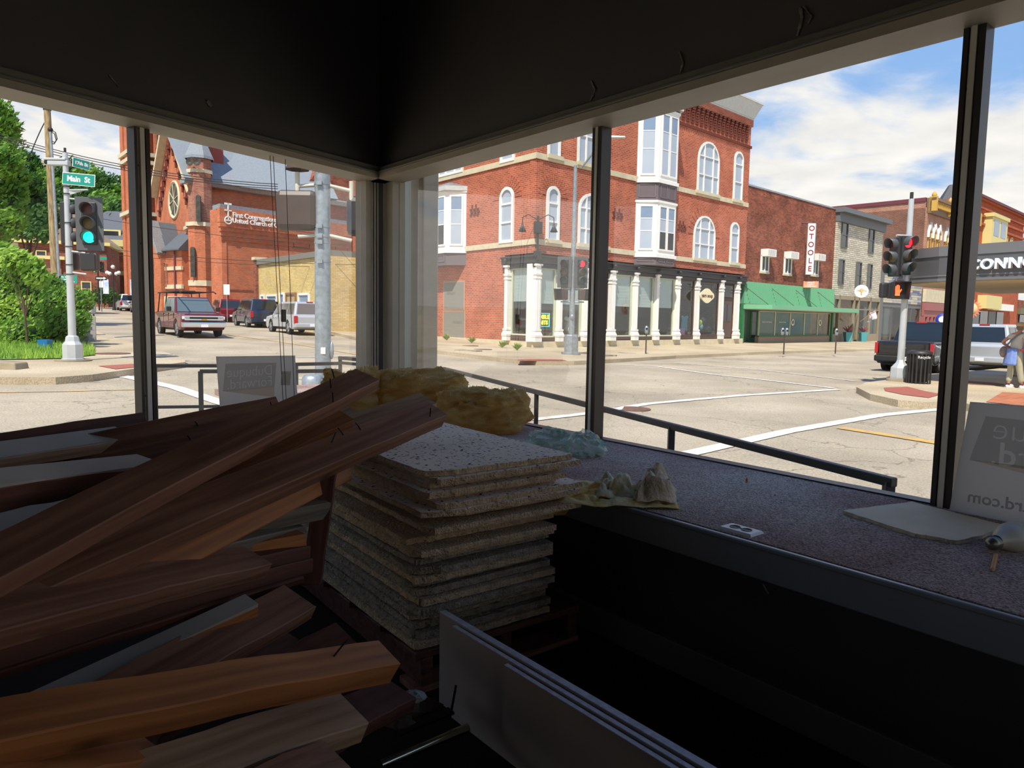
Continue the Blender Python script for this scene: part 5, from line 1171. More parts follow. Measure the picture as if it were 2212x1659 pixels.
# canted bays
def bay(F, ua, ub, dep, levels, root, roof=None):
    """ua..ub along wall, levels: (z0, z1, kind)"""
    s = dep; r_ = root
    for z0, z1, kd in levels:
        P = [(ua, 0), (ua + s * .9, -dep), (ub - s * .9, -dep), (ub, 0)]
        if kd == 'win':
            F.put(M().prism_z([(x * 1, y) for x, y in P], z0, z1), 'bay_body', m_white_t)
            F.put(M().prism_z([(x + (-.08 if i < 2 else .08), y - (.08 if 0 < i < 3 else 0)) for i, (x, y) in enumerate(P)], z0 - .12, z0 + .08), 'bay_moulding', m_white_t)
            F.put(M().prism_z([(x + (-.06 if i < 2 else .06), y - (.06 if 0 < i < 3 else 0)) for i, (x, y) in enumerate(P)], z1 - .1, z1 + .03), 'bay_moulding', m_white_t)
            for (p, q_, nc) in ((P[0], P[1], 1), (P[1], P[2], 2), (P[2], P[3], 1)):
                pw = F.Mw @ Vector((*p, 0)); qw = F.Mw @ Vector((*q_, 0)); ln = (qw - pw).length; ff = Fac(r_, (pw.x, pw.y, F.O.z), qw - pw)
                for c_ in range(nc):
                    w0 = ln * (.16 if nc == 1 else .08) + c_ * ln * .44; w1 = w0 + ln * (.68 if nc == 1 else .42)
                    window(ff, r_, w0, w1, z0 + .3, z1 - .25, rows=(.42, .72), fw=.09, d=.05, pms=(m_pdk if z0 < 6 and nc == 2 else m_blind, m_blind, m_pane))
        else:
            F.put(M().prism_z(P, z0, z1), 'bay_panel', m_mauve)
            if z1 - z0 > .5:
                for (p, q_, nc) in ((P[0], P[1], 1), (P[1], P[2], 2)):
                    pw = F.Mw @ Vector((*p, 0)); qw = F.Mw @ Vector((*q_, 0)); ln = (qw - pw).length; ff = Fac(r_, (pw.x, pw.y, F.O.z), qw - pw)
                    for c_ in range(nc):
                        w0 = ln * .12 + c_ * ln * .42; w1 = w0 + ln * (.76 if nc == 1 else .36)
                        m = M(); t_ = .035
                        for bx_ in ((w0, w1, z0 + .2, z0 + .2 + t_), (w0, w1, z1 - .2 - t_, z1 - .2), (w0, w0 + t_, z0 + .2, z1 - .2), (w1 - t_, w1, z0 + .2, z1 - .2)): m.box(bx_[0], bx_[1], -.03, .0, bx_[2], bx_[3])
                        ff.put(m, 'panel_moulding', m_mau2)
    if roof:
        z = levels[-1][1]; P = [(ua - .15, .1), (ua + s * .9 - .15, -dep - .2), (ub - s * .9 + .15, -dep - .2), (ub + .15, .1)]
        F.put(M().prism_z(P, z, z + .25), 'bay_cornice', m_corn); mx_ = ((ua + ub) / 2, 0, z + .7); mm = M(); n = 4
        mm.add([(x, y, z + .25) for x, y in P] + [mx_], [(0, 1, 4), (1, 2, 4), (2, 3, 4), (3, 0, 4)]); F.put(mm, 'bay_roof', m_galv)
ua, ub = FBR.uv(1372, 490)[0], FBR.uv(1463, 490)[0]; fz = lambda y, x=1408, w=-.8: FBR.uv(x, y, w)[1]
ub = ua + 3.6
bay(FBR, ua, ub, .95, [(fz(572), fz(551), 'pan'), (fz(551), fz(432), 'win'), (fz(432), fz(388), 'pan'), (fz(388), fz(228), 'win'), (fz(228), fz(222), 'pan')], cb_, roof=True)
ubL = FBL.uv(1007, 480)[0]; fzl = lambda y: FBL.uv(985, y, -.6)[1]
bay(FBL, ubL - 3.4, ubL, .85, [(fzl(572), fzl(541), 'pan'), (fzl(541), fzl(410), 'win')], cb_, roof=True)
# decorative recessed brick clusters
def cluster(F, px, py):
    u, v = F.uv(px, py); mm = M(); mt = mat('corbel_brick', '6a3328')
    for i in range(3):
        for j in range(3): mm.box(u - .42 + i * .32 + (j % 2) * .08, u - .20 + i * .32 + (j % 2) * .08, -.04, 0, v - .26 + j * .15, v - .16 + j * .15)
    mm.box(u - .26, u - .14, -.04, 0, v + .2, v + .36); mm.box(u + .1, u + .22, -.04, 0, v + .2, v + .36); F.put(mm, 'brick_cluster', mt)
cluster(FBL, 1025, 456); cluster(FBR, 1333, 464); cluster(FBR, 1472, 490)
# storefront band
zA, zB_ = FBR.uv(1330, 569)[1], FBR.uv(1330, 584)[1]; mm = M().box(-.25, uE, -.25, .1, zB_, zA); mm.box(-.3, uE + .03, -.34, .1, zA - .1, zA); mm.box(-.2, uE, -.16, .1, zB_ - .22, zB_)
FBR.put(mm, 'storefront_cornice', m_dkst, bev=.02)
mm = M().box(us0, .25, -.25, .1, zB_, zA); mm.box(us0, .3, -.34, .1, zA - .1, zA); mm.box(us0, .2, -.16, .1, zB_ - .22, zB_); FBL.put(mm, 'storefront_cornice', m_dkst, bev=.02)
zcol = zB_ - .05
def column(F, u, w=.34, dbl=False):
    mm = M(); y0 = -.28
    mm.box(u - w / 2, u + w / 2, y0, .05, .55, zcol - .1); mm.box(u - w * .30, u - w * .1, y0 - .02, y0, 1.0, zcol - .8); mm.box(u + w * .1, u + w * .30, y0 - .02, y0, 1.0, zcol - .8)
    for z0, z1, e_ in ((.3, .55, .07), (.55, .62, .09), (.85, .95, .05), (zcol - .75, zcol - .68, .03), (zcol - .55, zcol - .45, .04), (zcol - .1, zcol, .06)): mm.box(u - w / 2 - e_, u + w / 2 + e_, y0 - e_, .05, z0, z1)
    mm.hexa([(u-w/2-.1,y0-.1,.62),(u+w/2+.1,y0-.1,.62),(u+w/2+.1,0,.62),(u-w/2-.1,0,.62),(u-w/2-.02,y0-.02,.85),(u+w/2+.02,y0-.02,.85),(u+w/2+.02,0,.85),(u-w/2-.02,0,.85)])
    F.put(mm, 'iron_column', m_white_t)
    F.put(M().sph((u, -.36, (zA + zB_) / 2), .1, 10, 8), 'bracket_knob', m_dkst)
cols_px = [1153, 1211, 1266, 1324, 1374, 1419.5, 1464, 1507.5, 1559.5, 1594]
cu = [FBR.uv(x, 700, -.28)[0] for x in cols_px]; cu[0] = .05
for i, u in enumerate(cu): column(FBR, u, .36 if i == 0 else (.36 if i in (3, 6) else .26))
uLc = FBL.uv(1092, 660, -.28)[0]; column(FBL, uLc, .26)
FBL.put(M().box(-.26, .1, -.28, .05, .3, zcol), 'iron_column', m_white_t)
def shopwin(F, a, b, zbt, shade=None, name='shop_window', frame=None, gl=None):
    frame = frame or m_sash; mm = M(); f = .08; zt_ = zcol - .15
    for bx_ in ((a, a + f, zbt, zt_), (b - f, b, zbt, zt_), (a, b, zbt, zbt + f), (a, b, zt_ - f, zt_)): mm.box(bx_[0], bx_[1], -.06, .04, bx_[2], bx_[3])
    w = F.put(mm, name, frame); M().box(a + f, b - f, -.01, 0, zbt + f, zt_ - f).obj('pane', gl or m_shopg, w)
    if shade:
        s_ = M().box(a + f, b - f, .05, .06, shade, zt_ - f); z = shade
        while z < zt_ - f: s_.box(a + f, b - f, .045, .05, z, z + .012); z += .17
        s_.obj('roller_blind', m_shade, w)
    M().box(a, b, -.08, .1, .3, zbt - .02).obj('bulkhead', m_brst, w, bev=.01)
    M().box(a + .1, b - .1, -.11, -.07, .42, zbt - .16).obj('bulkhead_panel', m_brst, w)
    return w
m_shopg = glass_mat('shop_glass', (.9, .93, .93), .0)
zsh = FBR.uv(1345, 662)[1]; zbt = FBR.uv(1345, 727)[1]
sh = [zsh, zsh, None, zsh, zsh, zsh, None, None, None]
for i in range(9):
    a, b = cu[i] + .24, cu[i + 1] - .2
    if i == 0: a += .15
    if i == 2:  # recessed dark entrance
        FBR.put(M().box(a - .1, b + .1, 1.4, 1.5, .3, zcol), 'entrance_wall', m_dkst); d_o = FBR.put(M().box(a + .3, b - .3, 1.3, 1.4, .3, 3.0), 'shop_door', m_brst); M().box(a + .5, b - .5, 1.28, 1.3, 1.1, 2.8).obj('pane', m_pdk, d_o)
        FBR.put(M().box(b - .02, b + .2, 0, 1.4, .3, zcol), 'entrance_side', m_brst); FBR.put(M().box(a - .1, b + .1, 0, 1.5, .2, .32), 'entrance_step', m_stone)
        continue
    if i == 8:
        FBR.put(M().box(a - .1, b + .1, .12, .3, .3, zcol), 'entrance_wall', m_brst); d_o = FBR.put(M().box(a + .1, b - .1, .05, .13, .35, 2.9), 'shop_door', m_brst, bev=.02)
        for k_ in (0, 1): M().box(a + .25 + k_ * (b - a) * .4, a + .25 + (k_ * .4 + .28) * (b - a), .03, .05, 1.5, 2.7).obj('pane', m_pdk, d_o)
        M().box(a + .15, b - .15, .03, .05, 3.2, zcol - .3).obj('transom', m_pdk, d_o); continue
    shopwin(FBR, a, b, zbt, sh[i], frame=None if i < 6 else m_brst)
shopwin(FBL, uLc + .2, -.42, FBL.uv(1120, 724)[1], FBL.uv(1120, 651)[1])
# things in the shop windows
def shoppx(px, py, y=.5): u, v = FBR.uv(px, py, y); return FBR.Mw @ Vector((u, y, v))
def SP(name, m, mt, px, py, label, cat, y=.6, rz=None): return m.obj(name, mt, None, Matrix.Translation(shoppx(px, py, y)) @ Matrix.Rotation(math.atan2(FBR.d.y, FBR.d.x), 4, 'Z'), label=label, cat=cat)
s_ = E('neon_sign', shoppx(1170, 691, .3), math.atan2(FBR.d.y, FBR.d.x), 'small neon sign with yellow letters in a cyan frame, corner shop window', 'sign')
m = M()
for bx_ in ((-.62, .62, -.36, -.33), (-.62, .62, .33, .36), (-.62, -.59, -.36, .36), (.59, .62, -.36, .36)): m.box(bx_[0], bx_[1], 0, .03, bx_[2], bx_[3])
m.obj('tube_frame', mat('neon_cyan', '35d8e0', .4, emit=1.2), s_); M().box(-.62, .62, .03, .05, -.36, .36).obj('back_panel', m_blk, s_)
text('NIMBLE\nKNITS', 'lettering', mat('neon_yellow', 'e8e02a', .4, emit=1.2), s_, T(.05, -.01, 0), .30, .01, bold=.012)
SP('planter_box', M().box(-.45, .45, -.1, .1, -.14, .14), mat('terracotta_box', 'b06a38', .8), 1172, 722, 'orange wooden planter box in the corner shop window', 'planter')
def tuft(px, py, s, label, c='3f8f78', n=26, y=.6, cat='plant', name='potted_plant', seed=0, P=None, F=None):
    rn = random.Random(seed + px); m = M()
    for _ in range(n):
        a_ = rn.uniform(0, 6.28); t_ = rn.uniform(.3, 1.1); d = Vector((math.cos(a_) * t_, math.sin(a_) * t_ * .6, 1)).normalized() * s * rn.uniform(.6, 1.1); w_ = s * .09
        pp = Vector((-d.y, d.x, 0)).normalized() * w_; mid = d * .5
        m.add([(0, 0, 0), mid + pp, d + Vector((0, 0, -s * .15 * t_)), mid - pp], [(0, 1, 2, 3)])
    mt = mat('leaf_' + c, c, .6)
    Lm = Matrix.Translation(P if P is not None else shoppx(px, py, y))
    return m.obj(name, mt, None, Lm, label=label, cat=cat)
tuft(1174, 720, .5, 'spiky blue-green plant in the orange planter box'); tuft(1225, 724, .4, 'flowering plant beside the white figure in the shop window', 'a8746a')
m = M().lathe([(.001, 0), (.2, 0), (.26, .3), (.17, .65), (.1, .75), (.001, .8)], 14); m.sph((-.12, -.05, .85), .16, 10, 8, (1.3, .9, .8)); m.cyl((-.28, -.1, .85), (-.4, -.14, .88), .1, .12, 12)
SP('white_figure', m, mat('glazed_white', 'dcdad0', .4), 1229, 722, 'white animal-shaped ornament in the shop window behind the signal pole', 'ornament')
SP('sweater', M().prism_y([(-.32,-.6),(.32,-.6),(.34,.1),(.42,.35),(.22,.42),(.08,.34),(-.08,.34),(-.22,.42),(-.42,.35),(-.34,.1)], 0, .08), mat('teal_knit', '2d6f84', .95), 1479, 695, 'teal knitted vest on a hanger in the shop window left of the oval sign', 'garment')
SP('cushion', M().box(-.35, .3, 0, .2, -.22, .22), mat('printed_cushion', '4f8ad0', .9, col2='c85a5a', vscale=3), 1474, 716, 'printed blue and red cushion under the teal vest', 'cushion')
for i, (x, y, c, lb) in enumerate(((1512, 697, 'b7c23a', 'lime yarn ball'), (1518, 692, '2f3436', 'black yarn heap'), (1514, 706, '5fa8b8', 'pale blue yarn stack'), (1530, 712, '222226', 'dark yarn cone'), (1505, 716, 'a84a5a', 'rose yarn ball'))):
    SP('yarn', M().sph((0, 0, 0), .2, 9, 7, (1, .7, 1.1)), mat('yarn_' + c, c, .95), x, y, lb + ' in the shop window below the oval sign', 'yarn')
uo = FBR.uv(1527, 639, -.5); o_s = E('oval_sign', FBR.Mw @ Vector((uo[0], -.5, uo[1])), math.atan2(FBR.d.y, FBR.d.x), 'cream scalloped oval sign with dark script over the shop', 'sign')
P = [(.82 * math.cos(a_) * (1 + .06 * math.cos(4 * a_)), .44 * math.sin(a_) * (1 + .10 * math.cos(4 * a_))) for a_ in [2 * math.pi * i / 32 for i in range(32)]]
M().prism_y(P, -.03, .03).obj('sign_face', mat('cream_sign', 'ece0b8', .6), o_s, fix=True); text('yarn soup', 'lettering', mat('dark_red_ink', '4a1a22', .6), o_s, T(0, -.035, 0), .34, .004, bold=.008)
M().tube([(-.8, 0, .75), (.8, 0, .75)], .02).tube([(-.5, 0, .4), (-.5, 0, .75)], .012).tube([(.5, 0, .4), (.5, 0, .75)], .012).obj('hanging_bracket', m_blk, o_s)
# gooseneck lamps and post on the corner above the shop
cl = E('corner_lamp', FBR.Mw @ Vector((0, -.2, FBR.uv(1155, 556)[1])), 0, 'black iron lamp bracket with two hooked lamps on the building corner', 'lamp')
zL = FBR.uv(1155, 489)[1] - FBR.uv(1155, 556)[1]; m = M().box(-.06, .06, -.06, .06, -.2, zL + .5); m.box(-.22, .22, -.22, .22, zL - .35, zL + .2); m.box(-.2, .2, -.2, .2, -.15, .3); m.obj('post', m_blk, cl)
for sx in (-1, 1):
    M().tube([(0, 0, zL + .3), (sx * .5, -.2, zL + .55), (sx * .78, -.3, zL + .4), (sx * .8, -.3, zL + .1)], .02, 8).obj('arm', m_blk, cl)
    M().lathe([(.04, 0), (.07, -.15), (.2, -.42), (.17, -.42)], 14, (sx * .8, -.3, zL + .1)).obj('lamp_shade', mat('dark_zinc', '4c5054', .4, metal=.6), cl)
# mirrored posters seen in the window glass, built as sheets on the left wall
for y0, y1, x0, x1, lb, tx in ((610, 668, 960, 1002, 'upper grey poster with faint mirrored lettering seen in the glass, against the brick side wall', 975), (673, 729, 959, 1003, 'lower grey poster with faint mirrored lettering seen in the glass, against the brick side wall', 990)):
    a, b, c, e_ = FBL.rect(x0, x1, y0, y1); po = E('poster', FBL.Mw @ Vector((a, -.03, c)), math.atan2(FBL.d.y, FBL.d.x), lb, 'poster')
    M().box(0, b - a, 0, .02, 0, e_ - c).obj('sheet', mat('grey_poster', '85867f', .6, var=.06), po); M().box(-.1, b - a + .12, .01, .025, -.1, e_ - c + .1).obj('backing', mat('pink_mortar', 'b98f78', .8), po)
    text('STARTED', 'lettering', mat('faint_grey_ink', '6d6e69', .6), po, T((b - a) * (.36 if tx < 980 else .68), -.004, (e_ - c) * .58) @ MX, .22, .002)
# ------------------------------------------------------------------ brick office-supply building with green front
FO = FBR; ux0, ux1 = uE + .02, FO.uv(1803, 520, .25)[0]
ob = E('brick_building', FO.Mw @ Vector((ux0, 0, 0)), 0, 'two-storey dark brick building with green ribbed shopfront and vertical white sign', 'building')
def sub(root): f = Fac(root, FBR.O, FBR.d); return f
FO = sub(ob); zt_ = FO.uv(1700, 424, .25)[1]; FO.put(M().box(ux0, ux1, .25, 12, 3.9, zt_), 'brick_wall', m_brO); FO.put(M().box(ux0, ux1, .2, .6, zt_, zt_ + .12), 'coping', m_galv)
for x0, x1, y0, y1 in ((1649, 1665, 551, 587), (1699, 1714, 556, 592), (1758, 1772, 560, 594)):
    a, b, c, e_ = FO.rect(x0, x1, y0, y1); window(FO, ob, a, b, c, e_, fw=.09, rows=(), cols=(.5,), pm=m_pdk, y=.22)
    ac = FO.put(M().box(a + .0, b + .15, -.35, .25, e_ - .12, e_ + .42), 'air_conditioner', m_white_t, bev=.01); g_ = M()
    for k_ in range(6): g_.box(a + .06 + k_ * (b - a) / 6, a + .09 + k_ * (b - a) / 6, -.36, -.35, e_ - .06, e_ + .36)
    g_.obj('grille', m_mauve, ac)
    FO.put(M().box(a - .08, b + .08, .1, .3, c - .14, c), 'window_sill', m_stone)
sgn = E('vertical_sign', FO.Mw @ Vector((FO.uv(1748, 600, -.6)[0], -.6, FO.uv(1740, 592, -.6)[1])), math.atan2(FO.d.y, FO.d.x) - math.radians(50), 'tall white projecting sign with dark red letters one above another', 'sign')
hs = FO.uv(1748, 481, -.6)[1] - FO.uv(1740, 592, -.6)[1]
M().box(-.28, .28, -.0, .22, 0, hs).obj('sign_box', m_white_t, sgn, T(-.0, 0, 0), bev=.01); M().box(-.0, .08, -.0, .0, 0, .01)
for i, ch in enumerate('OTOOLE'): text(ch, 'letter', mat('dark_red_letter', '8c2f3c', .5), sgn, T(0, -.012, hs * (.90 - .158 * i)), hs * .145, .004, bold=.01, sx=1.0)
M().box(.28, .33, .0, .22, 0, hs).obj('sign_side', m_galv, sgn)
M().tube([(-.2, .1, hs - .02), (-1.3, 1.2, hs + .15)], .025).obj('stay', m_blk, sgn)
sg2 = E('orange_sign', FO.Mw @ Vector((FO.uv(1753, 614, -.6)[0], -.6, FO.uv(1753, 614, -.6)[1])), math.atan2(FO.d.y, FO.d.x) - math.radians(50), 'small orange sign reading office supply company under the tall sign', 'sign')
M().box(-.62, .50, 0, .22, -.28, .24).obj('sign_box', mat('orange_panel', 'e08a58', .6, col2='d8a080', vscale=2), sg2, bev=.01); M().box(.5, .56, 0, .22, -.28, .24).obj('sign_side', m_galv, sg2)
text('OFFICE\nSUPPLY\nCOMPANY', 'lettering', m_white_t, sg2, T(-.06, -.012, -.02), .155, .004, bold=.004, sx=1.15)
# green ribbed band
m_gr = mat('green_ribbed_panel', '549472', .55, var=.08, vscale=2); m_gr2 = mat('dark_green_paint', '2f7a4a', .6, var=.2); m_gr3 = mat('pale_green_edge', '74b48c', .5)
z0g, z1g = FO.uv(1700, 660)[1], FO.uv(1700, 616)[1]; gb = FO.put(M().box(ux0, ux1, .0, .25, z0g, z1g), 'green_band', m_gr)
xr = ux0 + .1; nr = 0
ribme = M().box(0, .07, -.05, 0, z0g, z1g).mesh('rib'); ribme.materials.append(m_gr3)
while xr < ux1 - .08: link('rib', ribme, gb, T(xr, 0, 0)); xr += .185
cz_ = FO.uv(1760, 668, -1.0)[1]
m = M().prism_z([(ux0, .2), (ux0 + .3, -.9), (ux0 + 1.4, -1.5), (ux1 + 1.6, -1.5), (ux1 + 1.6, .2)], cz_ - .16, cz_ + .16); FO.put(m, 'canopy', m_gr3)
m = M().prism_z([(ux0 + .1, .2), (ux0 + .4, -.8), (ux0 + 1.45, -1.4), (ux1 + 1.5, -1.4), (ux1 + 1.5, .2)], cz_ - .2, cz_ - .15); FO.put(m, 'canopy_soffit', mat('canopy_soffit', 'b5a890', .7))
for k_ in range(4): xx = ux0 + 1.4 + k_ * (ux1 - ux0 - 1) / 3.6; FO.put(M().tube([(xx, -1.3, cz_ + .1), (xx - 1.6, .2, z1g - .1)], .02, 6), 'stay_rod', m_brst)
# shop glass beneath canopy
a0 = FO.uv(1637, 700, .2)[0]; zb2 = FO.uv(1700, 724, .2)[1]; FO.put(M().box(ux0, ux1, 2.0, 2.2, 0, z0g), 'shop_back', m_gr2); FO.put(M().box(a0, ux1 - .2, .1, .4, -.2, zb2 - .08), 'stall_riser', mat('tan_riser', 'a58c72', .7, var=.1))
FO.put(M().box(a0, ux1 - .2, .06, .3, zb2 - .1, zb2), 'sill', m_gr2); FO.put(M().box(ux1 - .25, ux1, -.05, .3, -.2, z0g), 'pier', m_gr2); FO.put(M().box(ux0, ux0 + .3, .0, 1.0, -.2, z0g), 'pier', m_gr2); FO.put(M().box(ux0 + .3, a0, 1.5, 1.6, -.2, z0g), 'entry_wall', m_gr2)
n = 5; zt2 = cz_ - .25
for i in range(n):
    x0, x1 = a0 + (ux1 - .25 - a0) * i / n, a0 + (ux1 - .25 - a0) * (i + 1) / n
    m = M().box(x0, x0 + .06, .1, .2, zb2, zt2); m.box(x1 - .05, x1, .1, .2, zb2, zt2); m.box(x0, x1, .1, .2, zt2 - .06, zt2); w = FO.put(m, 'shop_window', m_sash)
    M().box(x0 + .06, x1 - .05, .14, .15, zb2, zt2).obj('pane', m_shopg, w)
    if i in (2, 4): M().lathe([(.16, 0), (.27, 0), (.27, .01)], 18, (x0 + .5, .12, (zb2 + zt2) / 2 + .1), ax='y').obj('round_logo', m_white_t, w)
    if i in (0, 1): text('Engraving  Laser Engraving' if i == 0 else 'Sign Banner Printing', 'lettering', m_white_t, w, T((x0 + x1) / 2, .12, (zb2 + zt2) / 2 + .1), .14, .002)
for i, (px, lb) in enumerate(((1628, 'glazed green door'), (1609, 'narrow grey door'))):
    xx = FO.uv(px, 700, .9)[0]; dd = FO.put(M().box(xx - .42, xx + .42, .9 + i * .1, 1.0 + i * .1, -.15, 2.6), 'shop_door', m_gr2 if i == 0 else m_mauve); M().box(xx - .3, xx + .3, .88 + i * .1, .9 + i * .1, .3, 2.4).obj('pane', m_shopg if i else m_pdk, dd)
# ------------------------------------------------------------------ cream stone-faced building
m_sv = brick_mat('cream_split_stone', 'dcd6c4', 'c3bca8', '6e675a', .75, .17, .018, .12)
vx0, vx1 = ux1 + .02, FO.uv(1905, 560, .1)[0]; sb = E('stone_building', FO.Mw @ Vector((vx0, 0, 0)), 0, 'narrow two-storey building faced in cream split stone with grey cornice', 'building'); FS = sub(sb)
zts = FS.uv(1850, 488, .1)[1]; FS.put(M().box(vx0, vx1, .1, 12, 3.9, zts), 'stone_wall', m_sv)
zc3 = zts; m = M().box(vx0 - .05, vx1 + .1, -.1, .3, zc3 - .0, zc3 + .75); m.box(vx0 - .2, vx1 + .4, -.55, .3, zc3 + .75, zc3 + 1.15); FS.put(m, 'cornice', mat('slate_grey_paint', '6a6d70', .6))
for x0, x1, y0, y1 in ((1819, 1832, 480, 536), (1878, 1889, 493, 547), (1813, 1824, 560, 615), (1850, 1861, 566, 622), (1875, 1884, 570, 624)):
    a, b, c, e_ = FS.rect(x0, x1, y0, y1); window(FS, sb, a, b, c, e_, rows=(.5,), fw=.09, pm=m_pdk, fm=mat('grey_window_paint', '5e5f5f', .6), y=.08)
# ground floor of stone building: amber glass shop
m_tan = mat('tan_shopfront_paint', '9a8d74', .6, var=.08); m_amb = mat('amber_curtain', 'c08a3c', .7, var=.4, vscale=1.5)
FS.put(M().box(vx0, vx1, 2.2, 2.4, -.2, 4.0), 'shop_back', m_amb); zb3 = FS.uv(1850, 727, .1)[1]
xs_ = [vx0, vx0 + 1.2, vx0 + (vx1 - vx0) * .42, vx0 + (vx1 - vx0) * .52, vx0 + (vx1 - vx0) * .78, vx1]
for x in xs_: FS.put(M().box(x - .12, x + .12, .0, .3, -.2, 4.0), 'shop_pier', m_tan)
FS.put(M().box(vx0, vx1, .0, .3, 3.6, 3.95), 'shop_fascia', m_tan); FS.put(M().box(vx0, vx1, .05, .2, 2.75, 2.85), 'transom_bar', m_tan)
for a, b in zip(xs_[:-1], xs_[1:]):
    if a != xs_[2]: FS.put(M().box(a + .12, b - .12, .05, .25, -.2, .55), 'stall_riser', m_tan)
    w = FS.put(M().box(a + .12, b - .12, .12, .13, .55 if a != xs_[2] else -.1, 3.6), 'shop_window', m_shopg)
def planter(px, py, label, c='a05a6a'):
    u = FS.uv(px, 715, -.5)[0]; P_ = FS.Mw @ Vector((u, -.5, 0)); P_.z = gz(P_.x, P_.y) + .15; r_ = E('planter', P_, 0, label, 'planter'); M().hexa([(-.22,-.22,0),(.22,-.22,0),(.22,.22,0),(-.22,.22,0),(-.32,-.32,.85),(.32,-.32,.85),(.32,.32,.85),(-.32,.32,.85)]).obj('pot', mat('teal_glaze', '4fa0a8', .4), r_, bev=.02)
    tf = tuft(px, py, .75, None, c, 30, P=Vector((0, 0, .8)), seed=3, name='foliage', cat=None); tf.parent = r_
planter(1832, 710, 'left tall teal planter with reddish plant by the amber shop'); planter(1865, 712, 'right tall teal planter with reddish plant by the amber shop')
rs = E('round_sign', FS.Mw @ Vector((FS.uv(1861, 629, -1.3)[0], -1.3, FS.uv(1861, 629, -1.3)[1])), math.radians(-20), 'round white hanging sign with an orange emblem', 'sign')
M().lathe([(.0001, -.03), (.56, -.03), (.56, .03), (.0001, .03)], 28, ax='y', sm=False).obj('sign_disc', m_white_t, rs, fix=True); mo = mat('orange_emblem', 'e09a3a', .6)
m = M(); 
for k_ in range(5): a_ = math.radians(20 + 35 * k_); m.prism_y([(0, -.1), (.2 * math.cos(a_ - .2), .2 * math.sin(a_ - .2)), (.26 * math.cos(a_), .26 * math.sin(a_)), (.2 * math.cos(a_ + .2), .2 * math.sin(a_ + .2))], -.04, -.03)
m.box(-.05, .05, -.04, -.03, -.35, -.1); m.obj('emblem', mo, rs, fix=True); text('THE     N', 'lettering', mat('grey_ink', '6a6a6a', .6), rs, T(0, -.035, 0), .2, .004); M().tube([(0, 0, .55), (0, 0, .9), (.3, 1.3, .9)], .02).obj('bracket', m_blk, rs)
# flag on an orange stick
a = FS.Mw @ Vector((FS.uv(1858, 695, -.4)[0], -.4, FS.uv(1858, 695, -.4)[1])); fl_ = E('flag', a, 0, 'white patterned flag on a slanting orange staff', 'flag')
b = FS.Mw @ Vector((FS.uv(1893, 666, -1.6)[0], -1.6, FS.uv(1893, 668, -1.6)[1])); M().tube([(0, 0, 0), b - a], .02).obj('staff', mat('orange_wood', 'd08a3a', .5), fl_)
m = M(); nn = 10; vs = []; d = (b - a).normalized(); bb = b - a
for j in range(nn + 1):
    for i in range(nn + 1):
        u, v = i / nn, j / nn; p = bb - d * (.8 * u) + Vector((.08 * math.sin(u * 8 + v * 2), .1 * math.sin(v * 5 + u * 3), -.85 * v * (1 - .25 * u))); vs.append(p)
m.add(vs, [(j * (nn + 1) + i, j * (nn + 1) + i + 1, (j + 1) * (nn + 1) + i + 1, (j + 1) * (nn + 1) + i) for j in range(nn) for i in range(nn)], True); m.obj('cloth', mat('patterned_flag', 'e4e2e8', .8, col2='9a94a8', vscale=4), fl_)
# ------------------------------------------------------------------ grey-framed shop with plank boarding
gx0, gx1 = vx1 + .02, FO.uv(1991, 640, .1)[0]; gs = E('grey_shop', FO.Mw @ Vector((gx0, 0, 0)), 0, 'low grey-framed shop with mixed blue and cream boards, beside the stone building', 'building'); FG = sub(gs)
m_slate = mat('slate_grey_paint', '6a6d70'); zg1 = FG.uv(1920, 586, .1)[1]; FG.put(M().box(gx0, gx1, .1, 10, 3.2, zg1), 'front_wall', m_slate)
rn = random.Random(2); z = FG.uv(1940, 655, 0)[1]; zE = FG.uv(1940, 600, 0)[1]; bm_ = [mat('board_' + c, c, .8, var=.2, vscale=3) for c in ('cfc8b4', '8f97a8', 'b4b6b8', '6f7a92', 'c9bfa0')]
while z < zE:
    x = gx0 + .7
    while x < gx1 - .4: L_ = rn.uniform(1.2, 2.6); FG.put(M().box(x, min(x + L_, gx1 - .3) - .02, .03, .1, z, z + .22), 'board', rn.choice(bm_)); x += L_
    z += .24
FG.put(M().box(gx0, gx0 + .7, .0, .3, -.2, zg1), 'pier', m_slate); FG.put(M().box(gx0, gx1, 1.5, 1.7, -.2, 3.3), 'shop_back', m_pdk)
for k_ in range(5): xx = gx0 + .7 + k_ * (gx1 - gx0 - .9) / 4; FG.put(M().box(xx, xx + .08, .1, .2, -.2, 3.2), 'shopfront_mullion', m_slate)
FG.put(M().box(gx0, gx1, .13, .14, .2, 3.2), 'shop_window', m_shopg)
# ------------------------------------------------------------------ ornate brown brick building, pink shopfront
dB2 = az(AZ_B)
hx0, hx1 = gx1 + .02, FO.uv(2098, 560, .1)[0]; hx1 = min(hx1, gx1 + 26) ; hb_ = E('ornate_building', FO.Mw @ Vector((hx0, 0, 0)), 0, 'brown brick building with bracketed yellow-tipped cornice and pointed white window hoods', 'building'); FH = sub(hb_)
zh = FH.uv(2000, 425, .1)[1]; FH.put(M().box(hx0, hx1, .1, 18, -1, zh - 1.0), 'brick_wall', m_brP); hs0 = (FH.uv(1776, 438, 18))
m = M().prism_y([(0, 0)] * 0 or [(0, 0), (1, 0), (1, 1)], 0, 1)
FH.put(M().box(hx0 - .12, hx0 + .3, .3, 30, zh - .35, zh + .05), 'side_parapet', mat('maroon_coping', '6e3540', .7)); FH.put(M().box(hx0 + .0, hx0 + .4, .3, 30, -1, zh - .35), 'side_wall', m_brP)
m_och = mat('ochre_paint', 'c9a04a', .6); m_cbr = mat('brown_cornice', '7a6450', .6)
